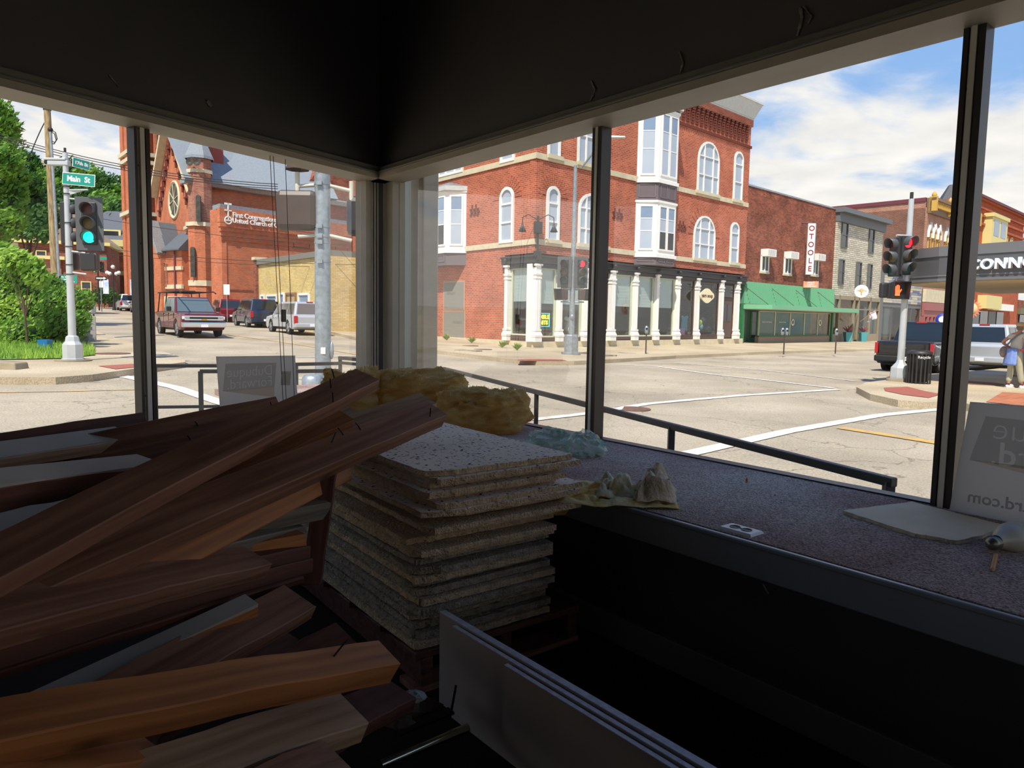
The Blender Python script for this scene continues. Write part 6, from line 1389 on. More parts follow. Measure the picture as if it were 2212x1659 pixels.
m = M().box(hx0, hx1, -.7, .2, zh - .3, zh); m.box(hx0, hx1, -.25, .2, zh - 1.6, zh - .3); FH.put(m, 'cornice', m_cbr); mm = M(); x = hx0 + .3
while x < hx1: mm.box(x, x + .16, -.6, 0, zh - 1.0, zh - .32); x += .42
FH.put(mm, 'cornice_bracket', m_och, kind='stuff')
for k_ in range(4):
    xx = hx0 + .2 + k_ * (hx1 - hx0 - .5) / 3; m = M().box(xx - .2, xx + .2, -.75, .0, zh - 1.4, zh + .1); FH.put(m, 'cornice_post', m_och); FH.put(M().lathe([(.2, 0), (.26, .15), (.2, .35), (.08, .5), (.0001, .6)], 10, (xx, -.4, zh + .1)), 'finial', m_och)
for g_ in range(3):
    for k_ in range(3):
        xx = hx0 + 1.0 + g_ * (hx1 - hx0) / 3 + k_ * (hx1 - hx0) / 11; ww = .75; zt4 = zh - 3.2
        window(FH, hb_, xx - ww / 2, xx + ww / 2, zt4 - 5.0, zt4, arch=True, rows=(.4, .8), fw=.08, pm=m_pdk, fm=m_och, y=.08)
        m = M().prism_y([(xx - .62, zt4 - .9), (xx - .62, zt4 - .3), (xx, zt4 + .75), (xx + .62, zt4 - .3), (xx + .62, zt4 - .9), (xx + .46, zt4 - .9), (xx + .42, zt4 - .35), (xx, zt4 + .2), (xx - .42, zt4 - .35), (xx - .46, zt4 - .9)], -.12, .1); FH.put(m, 'window_hood', m_white_t, fix=True)
m_pink = mat('dusty_pink_paint', '9c5f5c', .6); zs1 = FH.uv(2030, 655, 0)[1]; zs2 = FH.uv(2030, 628, 0)[1]
strip_m(FH, None, 'stone_band', hx0, hx1, zs1, zs2, .3, m_stone); strip_m(FH, None, 'pink_fascia', hx0, hx1, zs1 - .9, zs1 - .05, .35, m_pink); strip_m(FH, None, 'pink_frieze', hx0, hx1, zs1 - 1.6, zs1 - .9, .2, m_pink)
for k_ in range(14):
    xx = hx0 + k_ * (hx1 - hx0) / 13.2; FH.put(M().box(xx, xx + .3, -.3, .1, -.2, zs1 - 1.5), 'pink_pilaster', m_pink)
    if k_ < 13: FH.put(M().box(xx + .4, xx + 1.5, -.02, .08, .6, zs1 - 1.8), 'shop_pane', m_pdk)
# dark pyramid roof with gable behind
p = at(2058, 400, 95); tw = E('tower_roof', (p.x, p.y, gz(p.x, p.y)), -.3, 'dark slate tower roof behind the ornate cornice', 'building'); hz = p.z - gz(p.x, p.y)
M().box(-2.2, 2.2, -2, 2, -2, hz - 5).obj('tower_wall', m_brF, tw); m = M(); m.add([(-2.9,-2.5,hz-5),(2.9,-2.5,hz-5),(2.9,2.5,hz-5),(-2.9,2.5,hz-5),(-.4,-.5,hz),(1.9,-.5,hz),(1.9,.5,hz),(-.4,.5,hz)], [(0,1,5,4),(1,2,6,5),(2,3,7,6),(3,0,4,7),(4,5,6,7)]); m.obj('slate_roof', mat('dark_slate', '3c4046', .6), tw)
# ------------------------------------------------------------------ bright orange building, far right
ox0 = hx1 + .02; ox1 = FO.uv(2206, 560, .1)[0]; ox1 = min(ox1, ox0 + 30); og = E('orange_building', FO.Mw @ Vector((ox0, 0, 0)), 0, 'bright orange brick building with a yellow bay window at the far right', 'building'); FQ = sub(og)
zq = FQ.uv(2125, 432, .1)[1]; FQ.put(M().box(ox0, ox1, .1, 16, -1, zq), 'brick_wall', m_brF); m = M()
for k_ in range(4): m.box(ox0, ox1, -.15 - .12 * (k_ == 3), .1, zq - 3.2 + k_ * 1.0, zq - 2.9 + k_ * 1.0)
FQ.put(m, 'brick_courses', m_brF); strip_m(FQ, None, 'coping', ox0, ox1, zq, zq + .3, .5, mat('maroon_coping', '6e3540'))
m_yb = mat('pale_yellow_paint', 'd8cc8a', .6); ya, yb = FQ.uv(2138, 480, -.6)[0], FQ.uv(2172, 480, -.6)[0]; yz = lambda y: FQ.uv(2150, y, -.6)[1]
FQ.put(M().box(ya, yb, -.9, .1, yz(530), yz(472)), 'bay_body', m_yb); FQ.put(M().box(ya - .2, yb + .2, -1.1, .1, yz(472), yz(464)), 'bay_cornice', m_yb)
for k_ in range(2): a_ = ya + (yb - ya) * (.12 + .45 * k_); f2 = FQ.put(M().box(a_, a_ + (yb - ya) * .32, -.93, -.9, yz(512), yz(477)), 'window', m_pane)
FQ.put(M().box(ya, yb, -.9, .1, yz(668), yz(640)), 'bay_body', m_yb)
for k_ in range(2):
    a_ = FQ.uv(2176 + 11 * k_, 505)[0]; window(FQ, og, a_ - .5, a_ + .5, yz(528), yz(495), arch=.3, fw=.1, pm=m_pdk, fm=m_yb, y=.08)
for k_, (a_, c_) in enumerate(((ox0 + 1, m_slate), (ox0 + 5, m_dkst), (ox0 + 9, m_slate), (ox0 + 13, m_dkst))): FQ.put(M().box(a_, a_ + 3.5, -.1, .1, -.1, 3.4), 'shop_pane', m_pdk if k_ % 2 else c_)
FQ.put(M().box(ox0 + 9, ox0 + 20, -.5, .1, 3.6, 4.5), 'white_fascia', m_white_t)
bd = E('brown_building', FO.Mw @ Vector((ox1 + .3, 0, 0)), 0, 'low brown brick shop beyond the orange building at the frame edge', 'building'); FQ2 = sub(bd); FQ2.put(M().box(ox1 + .3, ox1 + 30, .1, 12, -1, yz(640)), 'brick_wall', m_brO); FQ2.put(M().box(ox1 + .3, ox1 + 30, -.3, .1, 3.3, 4.2), 'shop_fascia', mat('olive_sign_band', '6a6a4a', .6)); FQ2.put(M().box(ox1 + 1, ox1 + 30, -.1, .1, 0, 3.2), 'shop_pane', m_pdk)
# sun-shaped and round hanging signs, notices
p = at(2097, 667, 45); ss = E('sun_sign', p, math.radians(-38), 'orange sun-shaped sign with pointed rays, right of the thick right mullion', 'sign'); m = M(); P = []
for k_ in range(40): a_ = 2 * math.pi * k_ / 40; rr_ = .40 if k_ % 2 else .62; P.append((rr_ * math.cos(a_), rr_ * math.sin(a_)))
m.prism_y(P, -.03, .03).obj('rays', mat('salmon_ray', 'd8805a', .6), ss, fix=True); M().lathe([(.0001, -.06), (.36, -.05), (.36, .0)], 24, ax='y').obj('face', mat('peach_face', 'e8bc8c', .6), ss); M().lathe([(.0001, -.08), (.09, -.07)], 12, ax='y').obj('boss', m_brst, ss); M().tube([(0, 0, .6), (0, .0, 1.0), (-.4, 1.4, 1.0)], .03).obj('bracket', m_blk, ss)
p = at(2035, 690, 40); bs = E('round_blue_sign', p, math.radians(-30), 'small round blue sign with white centre above the black pickup', 'sign'); M().lathe([(.0001, -.03), (.32, -.03), (.32, .03)], 22, ax='y').obj('disc', mat('royal_blue', '2c3ea0', .5), bs); M().lathe([(.0001, -.04), (.17, -.035)], 18, ax='y').obj('centre', m_white_t, bs); M().cyl((0, 0, -.3), (0, 0, -2.4 ), .03).obj('post', m_blk, bs)
p = at(2086, 683, 40); ns = E('notice_sign', p, math.radians(-30), 'plain white rectangular notice on a post behind the silver suv', 'sign'); M().box(-.24, .24, -.01, .01, -.3, .3).obj('sheet', m_white_t, ns); M().cyl((0, .02, .3), (0, .02, -2.4), .03).obj('post', m_blk, ns)
# ------------------------------------------------------------------ canopy building with raised letters
m_can = mat('charcoal_metal_fascia', '57585a', .5, var=.08, vscale=3); m_can2 = mat('charcoal_metal_cap', '6d6e70', .45); m_sof = mat('tan_soffit', 'c2ad88', .7, var=.12, vscale=1)
zk = hit_g(2190, 843, .15).z + 2.75
p1 = hit_z(2026, 608, zk); p2 = hit_z(2212, 602, zk); p0 = hit_z(1940, 613, zk); dd = (p2 - p1); p2e = p1 + dd * 3.0; 
cn = E('canopy_building', (p1.x, p1.y, gz(p1.x, p1.y) + .15), 0, 'dark grey storefront canopy with raised white lettering, right edge', 'building')
def rl(p): return (p.x - cn.location.x, p.y - cn.location.y)
ndir = Vector((dd.y, -dd.x, 0)).normalized(); ndir = ndir if ndir.x > 0 else -ndir
bk1, bk2 = p0 + Vector((6, 5, 0)), p2e + ndir * 7
zr_ = zk - cn.location.z; hgt1 = hit_plane(2022, 533.5, p1, Vector((dd.y, -dd.x, 0)).normalized()).z - zk
poly = [rl(p) for p in (p1, p2e, bk2, bk1, p0)]
M().prism_z(poly, zr_, zr_ + hgt1 * .98).obj('fascia', m_can, cn); 
def infl(P, s): 
    c = Vector((sum(p[0] for p in P) / len(P), sum(p[1] for p in P) / len(P))); return [tuple(c + (Vector(p) - c) * s) for p in P]
M().prism_z(infl(poly, 1.008), zr_ + hgt1 * .72, zr_ + hgt1).obj('cap', m_can2, cn); M().prism_z(infl(poly, 1.006), zr_ + .0, zr_ + .07).obj('lower_trim', m_can2, cn); M().prism_z(infl(poly, 1.004), zr_ + .13, zr_ + .17).obj('lower_trim', m_can2, cn)
M().prism_z(infl(poly, .985), zr_ - .03, zr_ + .01).obj('soffit', m_sof, cn)
ff = Fac(cn, (p1.x, p1.y, cn.location.z), dd); text("O'CONNOR", 'lettering', mat('white_raised_letter', 'dfe6ee', .4), cn, ff.L @ T(ff.uv(2086, 578)[0] - .33, -.05, ff.uv(2086, 589)[1]), .355, .05, align='LEFT', aligny='BOTTOM', bold=.012, sx=1.05, spacing=1.12)
q0 = p1 + ndir * 5.5; fw_ = Fac(cn, (q0.x, q0.y, cn.location.z), dd); fw_.put(M().box(1.5, 14, 0, .3, -.1, zr_), 'shop_wall', m_can); 
pl_ = hit_g(2225, 815, .15); M().box(-.2, .8, 0, .8, 0, .75).obj('concrete_planter', m_kerb, None, T(pl_.x - .02, pl_.y, pl_.z), bev=.03, label='low square concrete planter at the right edge behind the person', cat='planter')
# ------------------------------------------------------------------ bin
p = on_g(1992, 19.6, .15); bn = E('litter_bin', p, 0, 'black slatted litter bin beside the right signal pole', 'bin')
M().lathe([(.0001, .05), (.24, .05), (.27, .8)], 18).obj('liner', m_blk, bn); slm = M().box(-.02, .02, -.30, -.275, 0, .82).mesh('slat'); slm.materials.append(m_black)
for k_ in range(18): link('slat', slm, bn, Matrix.Rotation(2 * math.pi * k_ / 18, 4, 'Z'))
text('Recycle', 'lettering', m_white_t, bn, T(-.05, -.30, .72), .11, .002)
M().lathe([(.31, .8), (.31, .86), (.2, .9), (.12, .9)], 18).obj('rim', m_black, bn)
# ================================================================== church
m_slt = mat('grey_slate', '8a939a', .7, var=.15, vscale=8, bump=.3, bscale=30); m_slt2 = mat('dark_shingle', '5a6068', .8, var=.15, vscale=8); m_glz = mat('stained_glass_dark', '2c2a26', .5, col2='4a483e', vscale=3)
dch = 66; pch = on_g(424, dch, 0); ch = E('church', (pch.x, pch.y, pch.z), 0, 'orange brick gothic church with rose window, corner turret and grey slate roof', 'church')
FC_B = Fac(ch, (pch.x, pch.y, pch.z), az(math.radians(42))); FC_A = Fac(ch, (pch.x, pch.y, pch.z), -az(math.radians(-40)))
# nave side (recedes right) and roof
ze = FC_B.uv(600, 432)[1] if False else FC_B.uv(560, 418)[1]
un = FC_B.uv(860, 500)[0]; un = min(un, 60)
FC_B.put(M().box(0, un, .3, 1.0, -2, ze), 'nave_wall', m_brC); strip_m(FC_B, None, 'stone_band', 1, un, ze - 1.9, ze - 1.6, .1, m_stone); m = M()
m.hexa([(-1,-.5,ze-.1),(un,-.5,ze-.1),(un,.4,ze-.1),(-1,.4,ze-.1),(-1,-.7,ze+.3),(un,-.7,ze+.3),(un,.4,ze+.3),(-1,.4,ze+.3)]); FC_B.put(m, 'eave', m_galv)
m = M(); m.add([(-1,-.6,ze+.2),(un,-.6,ze+.2),(un,9,ze+12),(-1,9,ze+12),(-1,9,ze+11.6),(un,9,ze+11.6)], [(0,1,2,3),(3,2,5,4)]); FC_B.put(m, 'slate_roof', m_slt)
mm = M(); x = 2.0
while x < un - 2:
    mm.box(x, x + .3, -.02, .3, ze - 2.9, ze - 2.5); mm.box(x + .3, x + .6, -.02, .3, ze - 3.3, ze - 2.9); x += .9
FC_B.put(mm, 'brick_corbel_table', mat('corbel_brick', '6a3328'), kind='stuff')
m = M(); xs = FC_B.uv(466, 420)[0]; m.box(xs, xs + 1.4, 1.2, 2.2, ze + 2.4, ze + 4.2); FC_B.put(m, 'roof_vent', mat('red_roof_hatch', '9a4a3c', .7))
# cross gable partly hidden by mast, upper right
ug = FC_B.uv(640, 400)[0]; zg_ = ze
m = M(); m.add([(ug, -.4, zg_ + .3), (ug + 9, -.4, zg_ + .3), (ug + 4.5, -.4, zg_ + 6), (ug, 5, zg_ + .3), (ug + 9, 5, zg_ + .3), (ug + 4.5, 6, zg_ + 6)], [(0, 1, 2), (0, 2, 5, 3), (1, 4, 5, 2)]); FC_B.put(m, 'cross_gable', m_brO)
# gable front (recedes left) with rose window
ua0 = FC_A.uv(338, 430)[0]; zap = FC_A.uv(352, 268)[1]; ugm = (ua0 - .6) / 2; zgl = FC_A.uv(338, 470)[1]; zgr = FC_A.uv(398, 350)[1]
zsh_ = (FC_A.uv(342, 450)[1])
zr0 = FC_A.uv(377, 432)
zap = max(zap, zr0[1] + 8); zsp = zr0[1] + 1.0
P = [(ua0, -2), (0, -2), (0, zsp), (ugm, zap), (ua0, zsp)]
FC_A.put(M().prism_y(P, 0, .6), 'gable_wall', m_brC, fix=True)
def slope(F, x0, z0, x1, z1, w, d, nm, mt): F.put(M().bar((x0, -d / 2 + .2, z0), (x1, -d / 2 + .2, z1), d, w, (0, 0, 1)), nm, mt)
slope(FC_A, 0, zsp, ugm, zap, .35, .9, 'coping', m_stone); slope(FC_A, ua0, zsp, ugm, zap, .35, .9, 'coping', m_stone); slope(FC_A, -.9, zsp - .9, ugm, zap - 1.6, .2, .5, 'inner_coping', m_stone)
FC_A.put(M().prism_y([(ua0 - .5, zsp), (.3, zsp), (ugm, zap + .3)], .4, 14), 'gable_roof', m_slt)
rr = abs(FC_A.uv(377, 397)[1] - FC_A.uv(377, 467)[1]) / 2; rw = E('rose', (0, 0, 0)); bpy.data.objects.remove(rw)
w = FC_A.put(M().lathe([(rr + .3, .0), (rr + .3, -.1), (rr + .15, -.16), (rr + .13, -.08), (rr, -.08), (rr, .05)], 32, (zr0[0], 0, zr0[1]), ax='y'), 'rose_window', m_stone)
M().lathe([(.0001, -.03), (rr, -.03)], 28, (zr0[0], 0, zr0[1]), ax='y', sm=False).obj('rose_glass', m_glz, w, fix=True); m = M()
for k_ in range(8): a_ = math.pi * k_ / 4 + .2; m.bar((zr0[0], -.08, zr0[1]), (zr0[0] + rr * math.cos(a_), -.08, zr0[1] + rr * math.sin(a_)), .05, .05, (0, 1, 0))
m.obj('tracery', m_stone, w)
for side, n in ((1, 5), (-1, 7)):
    for i in range(n):
        t_ = (i + .8) / (n + .6); xx = ugm + side * (ugm if side < 0 else -ugm) * 0 + (side * -ugm) * t_ * .84 if False else (ugm * (1 - t_ * .84) if side > 0 else ugm + (ua0 - ugm) * t_ * .84); zz = zap - (zap - zsp) * t_ - 2.2
        m = M().box(xx - .1, xx + .1, -.15, 0, zz, zz + 1.3); m.box(xx - .3, xx + .3, -.25, 0, zz - .15, zz); m.box(xx - .12, xx + .12, -.2, 0, zz - .7, zz - .2); FC_A.put(m, 'corbel', mat('corbel_brick', '6a3328'))
slope(FC_A, -2.2, FC_A.uv(386, 499)[1], -.6, FC_A.uv(397, 493)[1], .3, .5, 'stone_band', m_stone)
# corner turret (octagonal)
zt0 = FC_A.uv(420, 340)[1]; zt1 = FC_A.uv(420, 318)[1]; R8 = 27 / 1558 * dch * .98
prof = []
tu = M(); zz1, zz2, zz3 = [FC_A.uv(420, y)[1] for y in (487, 370, 340)]
def oct_(r, z0, z1, nm, mt, r1=None):
    m = M().lathe([(r, z0), (r1 or r, z1)], 8, (.0, .6, 0), sm=False); return FC_A.put(m, nm, mt, fix=True)
oct_(R8, -2, zz1, 'turret_base', m_brC); oct_(R8 * .93, zz1, zz2, 'turret_shaft', m_brC2); oct_(R8 * .93, zz2, zz3, 'turret_head', m_brC2)
oct_(R8 * 1.18, zz1 - .1, zz1 + .25, 'stone_ring', m_stone); oct_(R8 * 1.02, zz2 - .12, zz2 + .2, 'stone_ring', m_stone); zbs = FC_A.uv(420, 618)[1]; oct_(R8 * 1.08, zbs, zbs + .5, 'stone_ring', m_stone); oct_(R8 * 1.1, -1.6, .6, 'stone_ring', m_stone)
oct_(R8 * 1.12, zz3 - .05, zz3 + .2, 'turret_eave', m_galv); oct_(R8 * 1.1, zz3 + .2, zt1 + 1.0, 'turret_roof', m_slt, .5); FC_A.put(M().box(-.5, .5, .2, 1.2, zt1, zt1 + 4), 'chimney', m_brO)
for px, y0, y1 in ((429, 422, 478), (417, 534, 598)):
    p = at(px, (y0 + y1) / 2, dch - R8 * .8); p = p - ch.location; h_ = (at(px, y0, dch).z - at(px, y1, dch).z) / 2
    f = M().lathe([(.0001, -.06), (.26, -.06)], 4, ax='y', sm=False); f = M().prism_y(outline(-.2, .2, -h_, h_, True), -.1, .1); f.obj('lancet', m_glz, ch, T(*p), fix=True)
for px in (411, 427): p = at(px, 350, dch - R8 * .85) - ch.location; M().lathe([(.34, -.12), (.2, -.12), (.0001, -.05)], 14, ax='y').obj('round_opening', m_glz, ch, T(*p), fix=True)
# tower: near corner at px 297
dtw = 80; ptw = on_g(297, dtw, 0); FT_B = Fac(ch, (ptw.x, ptw.y, ptw.z), az(math.radians(42))); FT_A = Fac(ch, (ptw.x, ptw.y, ptw.z), -az(math.radians(-40)))
zt_top = 34; ub_ = FT_B.uv(352, 400)[0]; ul_ = FT_A.uv(274, 400)[0]
M().prism_z([tuple((F_.Mw @ Vector((u, y, 0)) - ch.location).xy) for F_, u, y in ((FT_A, ul_, 0), (FT_A, 0, 0), (FT_B, ub_ + 2, 0), (FT_B, ub_ + 2, 7), (FT_A, ul_, 7))], -3, zt_top).obj('tower', m_brC, ch)
for F_, a_, b_ in ((FT_A, ul_ - .4, ul_ + .9), (FT_A, -1.2, .35), (FT_B, -.35, 1.6), (FT_B, ub_ * .68, ub_ * .95)): F_.put(M().box(a_, b_, -.5, .2, -3, zt_top - 4), 'buttress', m_brC)
for y in (335, 352, 463):
    zq_ = FT_B.uv(300, y)[1] + .1
    FT_B.put(M().box(-.7, ub_ + .3, -.7, .1, zq_ - .2, zq_ + .2), 'stone_course', m_stone); FT_A.put(M().box(ul_ - .6, .7, -.7, .1, zq_ - .2, zq_ + .2), 'stone_course', m_stone)
for a_, b_ in ((.30, .44), (.72, .86)):
    zl = FT_B.uv(320, 318)[1]; window(FT_B, ch, ub_ * a_, ub_ * b_, zl, zl + 7, arch=True, fw=.15, pm=m_glz, fm=m_brC2, d=.6, rows=(.4,), y=0)
# porch (front facing the street) with steep gable
dpp = 66; ppp = on_g(396, dpp, 0); FP_A = Fac(ch, (ppp.x, ppp.y, ppp.z), -az(math.radians(-52))); zpe = FP_A.uv(372, 540)[1]; upl = FP_A.uv(326, 560)[0]; upc = FP_A.uv(352, 560)[0]
FP_A.put(M().box(upl, 0, 0, 1.2, -2, zpe), 'porch_wall', m_brC); zpa = FP_A.uv(341, 478)[1]; ugl = FP_A.uv(318, 560)[0]; ugr = FP_A.uv(358, 560)[0]
FP_A.put(M().prism_y([(ugl, -1), (ugr, -1), (ugr, zpe), ((ugl + ugr) / 2, zpa), (ugl, zpe)], -.5, .1), 'porch_gable', m_brC, fix=True)
slope(FP_A, ugl, zpe - .3, (ugl + ugr) / 2, zpa, .3, 1.0, 'gable_coping', m_galv); slope(FP_A, ugr, zpe - .3, (ugl + ugr) / 2, zpa, .3, 1.0, 'gable_coping', m_galv)
FP_A.put(M().prism_y([(ugl, zpe), (ugr + .2, zpe), ((ugl + ugr) / 2, zpa)], .1, 6), 'porch_roof', m_slt2, fix=True)
m = M(); m.hexa([(ugr, -.4, zpe-.1), (.3, -.4, zpe-.1), (.0, 1.5, zpe-.1), (ugr, 2, zpe-.1), (ugr, -.4, zpe+.02), (.3, -.4, zpe+.02), (.0, 1.5, zpe + 1.9), (ugr, 2, zpe + 2.3)]); FP_A.put(m, 'porch_lean_roof', m_slt2)
wpx(FP_A, ch, 331, 344, 551, 601, arch=True, fw=.18, pm=m_glz, fm=m_brC2, d=.58); wpx(FP_A, ch, 357, 363, 566, 617, arch=True, fw=.08, pm=m_glz, fm=m_brC2, d=.2)
for y0, y1 in ((576, 584), (615, 624)): a_, b_ = FP_A.uv(372, y1)[1], FP_A.uv(372, y0)[1]; FP_A.put(M().box(upl, .05, -.12, .1, a_, b_), 'stone_band', m_stone)
FP_A.put(M().box(upl - .2, .3, -.25, .3, -2, FP_A.uv(372, 640)[1]), 'stone_base', m_stone)
FP_A.put(M().cyl((ugr + 1.9, -.15, -1), (ugr + 1.9, -.15, zpe), .08), 'downpipe', mat('maroon_coping', '6e3540'))
# addition with lettering
dad = 60; pad = on_g(482, dad, 0); FD = Fac(ch, (pad.x, pad.y, pad.z), az(math.radians(40))); FDl = Fac(ch, (pad.x, pad.y, pad.z), -az(math.radians(-40)))
zd = FD.uv(485, 451)[1]; udr = min(FD.uv(770, 560)[0], 45); ulf = FDl.uv(465, 560)[0]
FD.put(M().box(0, udr, 0, 1.8, -2, zd), 'annex_wall', m_brC); FDl.put(M().box(ulf, 0, 0, .4, -2, zd), 'annex_side', m_brC); FD.put(M().box(-.15, udr, -.15, .3, zd, zd + .35), 'annex_coping', m_galv); FDl.put(M().box(ulf, .1, -.15, .3, zd, zd + .35), 'annex_coping', m_galv)
zr1, zr2 = FD.uv(490, 482)[1], FD.uv(490, 500)[1]; m = M()
for k_ in range(4): m.box(-.3 + .08 * k_, udr, -.4 + .1 * k_, 0, zr1 - .35 * (k_ + 1), zr1 - .35 * k_)
m.box(-.34, udr, -.42, 0, zr1, zd); FD.put(m, 'corbelled_band', m_brC); zl1 = FD.uv(555, 627)[1]; FD.put(M().box(.1, 12, -.04, 0, zl1 - .12, zl1), 'recessed_course', m_brO)
for t_, y in (('First Congregational', 464), ('United Church of Christ', 476)):
    u_, v_ = FD.uv(502, y, -.45); text(t_, 'lettering', mat('white_letters', 'f0eeea', .5), ch, FD.L @ T(u_, -.44, v_), .54, .06, align='LEFT', bold=.014, sx=.95)
u_, v_ = FD.uv(493, 476, -.45); w = FD.put(M().lathe([(.34, -.44), (.34, -.5), (.24, -.5), (.24, -.44)], 18, (u_, 0, v_), ax='y'), 'emblem', m_white_t); M().box(u_ - .05, u_ + .05, -.5, -.44, v_, v_ + 1.4).box(u_ - .3, u_ + .3, -.5, -.44, v_ + .75, v_ + .85).box(u_ - .3, u_ + .3, -.5, -.44, v_ - .05, v_ + .05).box(u_ - .3, u_ + .3, -.5, -.44, v_ + 1.25, v_ + 1.4).obj('emblem_cross', m_white_t, w)
for x0, x1, y0, y1 in ((632, 668, 502, 536), (722, 750, 515, 545)): wpx(FD, ch, x0, x1, y0, y1, cols=(.5,), fw=.1, pm=m_pane, fm=mat('grey_window_paint', '5e5f5f'))
a_ = FDl.rect(453, 464, 570, 620); pdn = on_g(462, 64, 0); FDd = Fac(ch, (pdn.x, pdn.y, pdn.z), az(math.radians(5))); wpx(FC_B, ch, 454, 474, 570, 620, y=.25, arch=True, fw=.12, pm=mat('dark_red_door', '4a241e', .6), fm=m_brC2)
# ------------------------------------------------------------------ yellow brick building and ivy wall
m_yel = brick_mat('cream_yellow_brick', 'd9c48a', 'c9b070', 'b09a6a', .3, .1, .01, .15)
dyb = 53; pyb = on_g(560, dyb, .1); yb_ = E('cream_building', (pyb.x, pyb.y, pyb.z), 0, 'low cream-yellow brick building behind the parked suvs', 'building'); FY = Fac(yb_, (pyb.x, pyb.y, pyb.z), -az(AZ_A)); uyr = FY.uv(712, 620)[0]
zy = FY.uv(620, 564)[1]; FY.put(M().box(0, uyr, 0, 9, -1.5, zy), 'brick_wall', m_yel); FY.put(M().box(-.1, uyr, -.15, 9, zy, zy + .35), 'parapet_coping', mat('grey_coping', '77756c', .7)); FY.put(M().box(-.45, 0, -.2, .5, -1.5, zy + .35), 'corner_pier', m_brO); FY.put(M().box(-.55, .1, -.3, .6, zy + .35, zy + .55), 'pier_cap', m_stone)
for x0, x1, y0, y1, dk in ((564, 573, 636, 652, 0), (577, 600, 636, 652, 0), (606, 616, 632, 662, 0), (619, 641, 632, 662, 1), (646, 670, 633, 660, 0)):
    wpx(FY, yb_, x0, x1, y0, y1, fw=.14, pm=(mat('tan_door', 'b09a72', .6) if dk else m_pane), fm=(mat('brown_frame', '8a6a4c', .6) if dk else m_white_t), cols=(.5,) if dk else ())
rn = random.Random(4)
def leafmesh(name, pts, mt, s, rn, **k):
    m = M()
    for p in pts:
        a_ = Vector((rn.gauss(0, 1), rn.gauss(0, 1), rn.gauss(0, 1))).normalized(); b_ = a_.orthogonal().normalized(); c_ = a_.cross(b_); q_ = s * rn.uniform(.6, 1.3)
        p = Vector(p); m.add([p - b_ * q_, p - c_ * q_ * .45, p + b_ * q_, p + c_ * q_ * .45], [(0, 1, 2, 3)])
    return m.obj(name, mt, kind='stuff', **k)
def leaf_mat(n, c, c2):
    if n in MATS: return MATS[n]
    m = mat(n, c, .55, spec=.3, col2=c2, vscale=.9); t = m.node_tree; b = t.nodes['Principled BSDF']; src = b.inputs['Base Color'].links[0].from_socket
    tr = t.nodes.new('ShaderNodeBsdfTranslucent'); t.links.new(src, tr.inputs[0]); x = t.nodes.new('ShaderNodeMixShader'); x.inputs[0].default_value = .35
    t.links.new(b.outputs[0], x.inputs[1]); t.links.new(tr.outputs[0], x.inputs[2]); t.links.new(x.outputs[0], t.nodes['Material Output'].inputs[0]); return m
lf_ivy = leaf_mat('ivy_leaf', '4f9a54', '2a6a3a'); lf_a = leaf_mat('fresh_leaf', '86b044', '4c7a2c'); lf_b = leaf_mat('dark_leaf', '547f3a', '2e5224'); lf_c = leaf_mat('yellow_green_leaf', 'b4d45e', '74a23a')
div = 49; piv = on_g(712, div, .1); iv = E('ivy_wall', (piv.x, piv.y, piv.z), 0, 'wall covered with green ivy right of the thick mast', 'plant'); FI = Fac(iv, (piv.x, piv.y, piv.z), -az(AZ_A)); uir = FI.uv(764, 640)[0]; zi = FI.uv(735, 562)[1]
FI.put(M().box(-.5, uir, .1, .5, -.5, zi), 'wall', m_yel); pts = [(rn.uniform(-.2, uir), rn.uniform(-.35, .1), rn.uniform(.6, zi + .3)) for _ in range(5200)]
o = leafmesh('foliage', pts, lf_ivy, .17, rn, parent=iv); o.matrix_basis = FI.L
vm = M()
for k_ in range(26):
    x = rn.uniform(-5.5, 0); z = rn.uniform(2, zi); pts_ = [(x, -.03, z)]
    for _ in range(6): x += rn.uniform(.1, .8); z -= rn.uniform(-.1, .7); pts_.append((x, -.03, z))
    vm.tube(pts_, .02, 4, False)
FI.put(vm, 'bare_vines', mat('vine_stem', '8a6f48', .9), kind='stuff')
m = M()
for k_ in range(14): xx = k_ * uir / 13; m.box(xx - .015, xx + .015, -.9, -.87, -.2, 3.6)
m.box(0, uir, -.9, -.87, 3.5, 3.56); m.box(0, uir, -.9, -.87, .2, .25); FI.put(m, 'iron_fence', m_blk, kind='stuff')
# street sign & no-parking sign
p = on_g(491, 57, .1); sg = E('parking_sign', p, 0, 'small white parking sign on a thin post before the church annex', 'sign'); M().box(-.24, .24, -.01, .01, 2.1, 2.9).obj('sign_face', m_white_t, sg); M().cyl((0, .03, 0), (0, .03, 2.9), .03, n=6).obj('post', m_galv, sg)
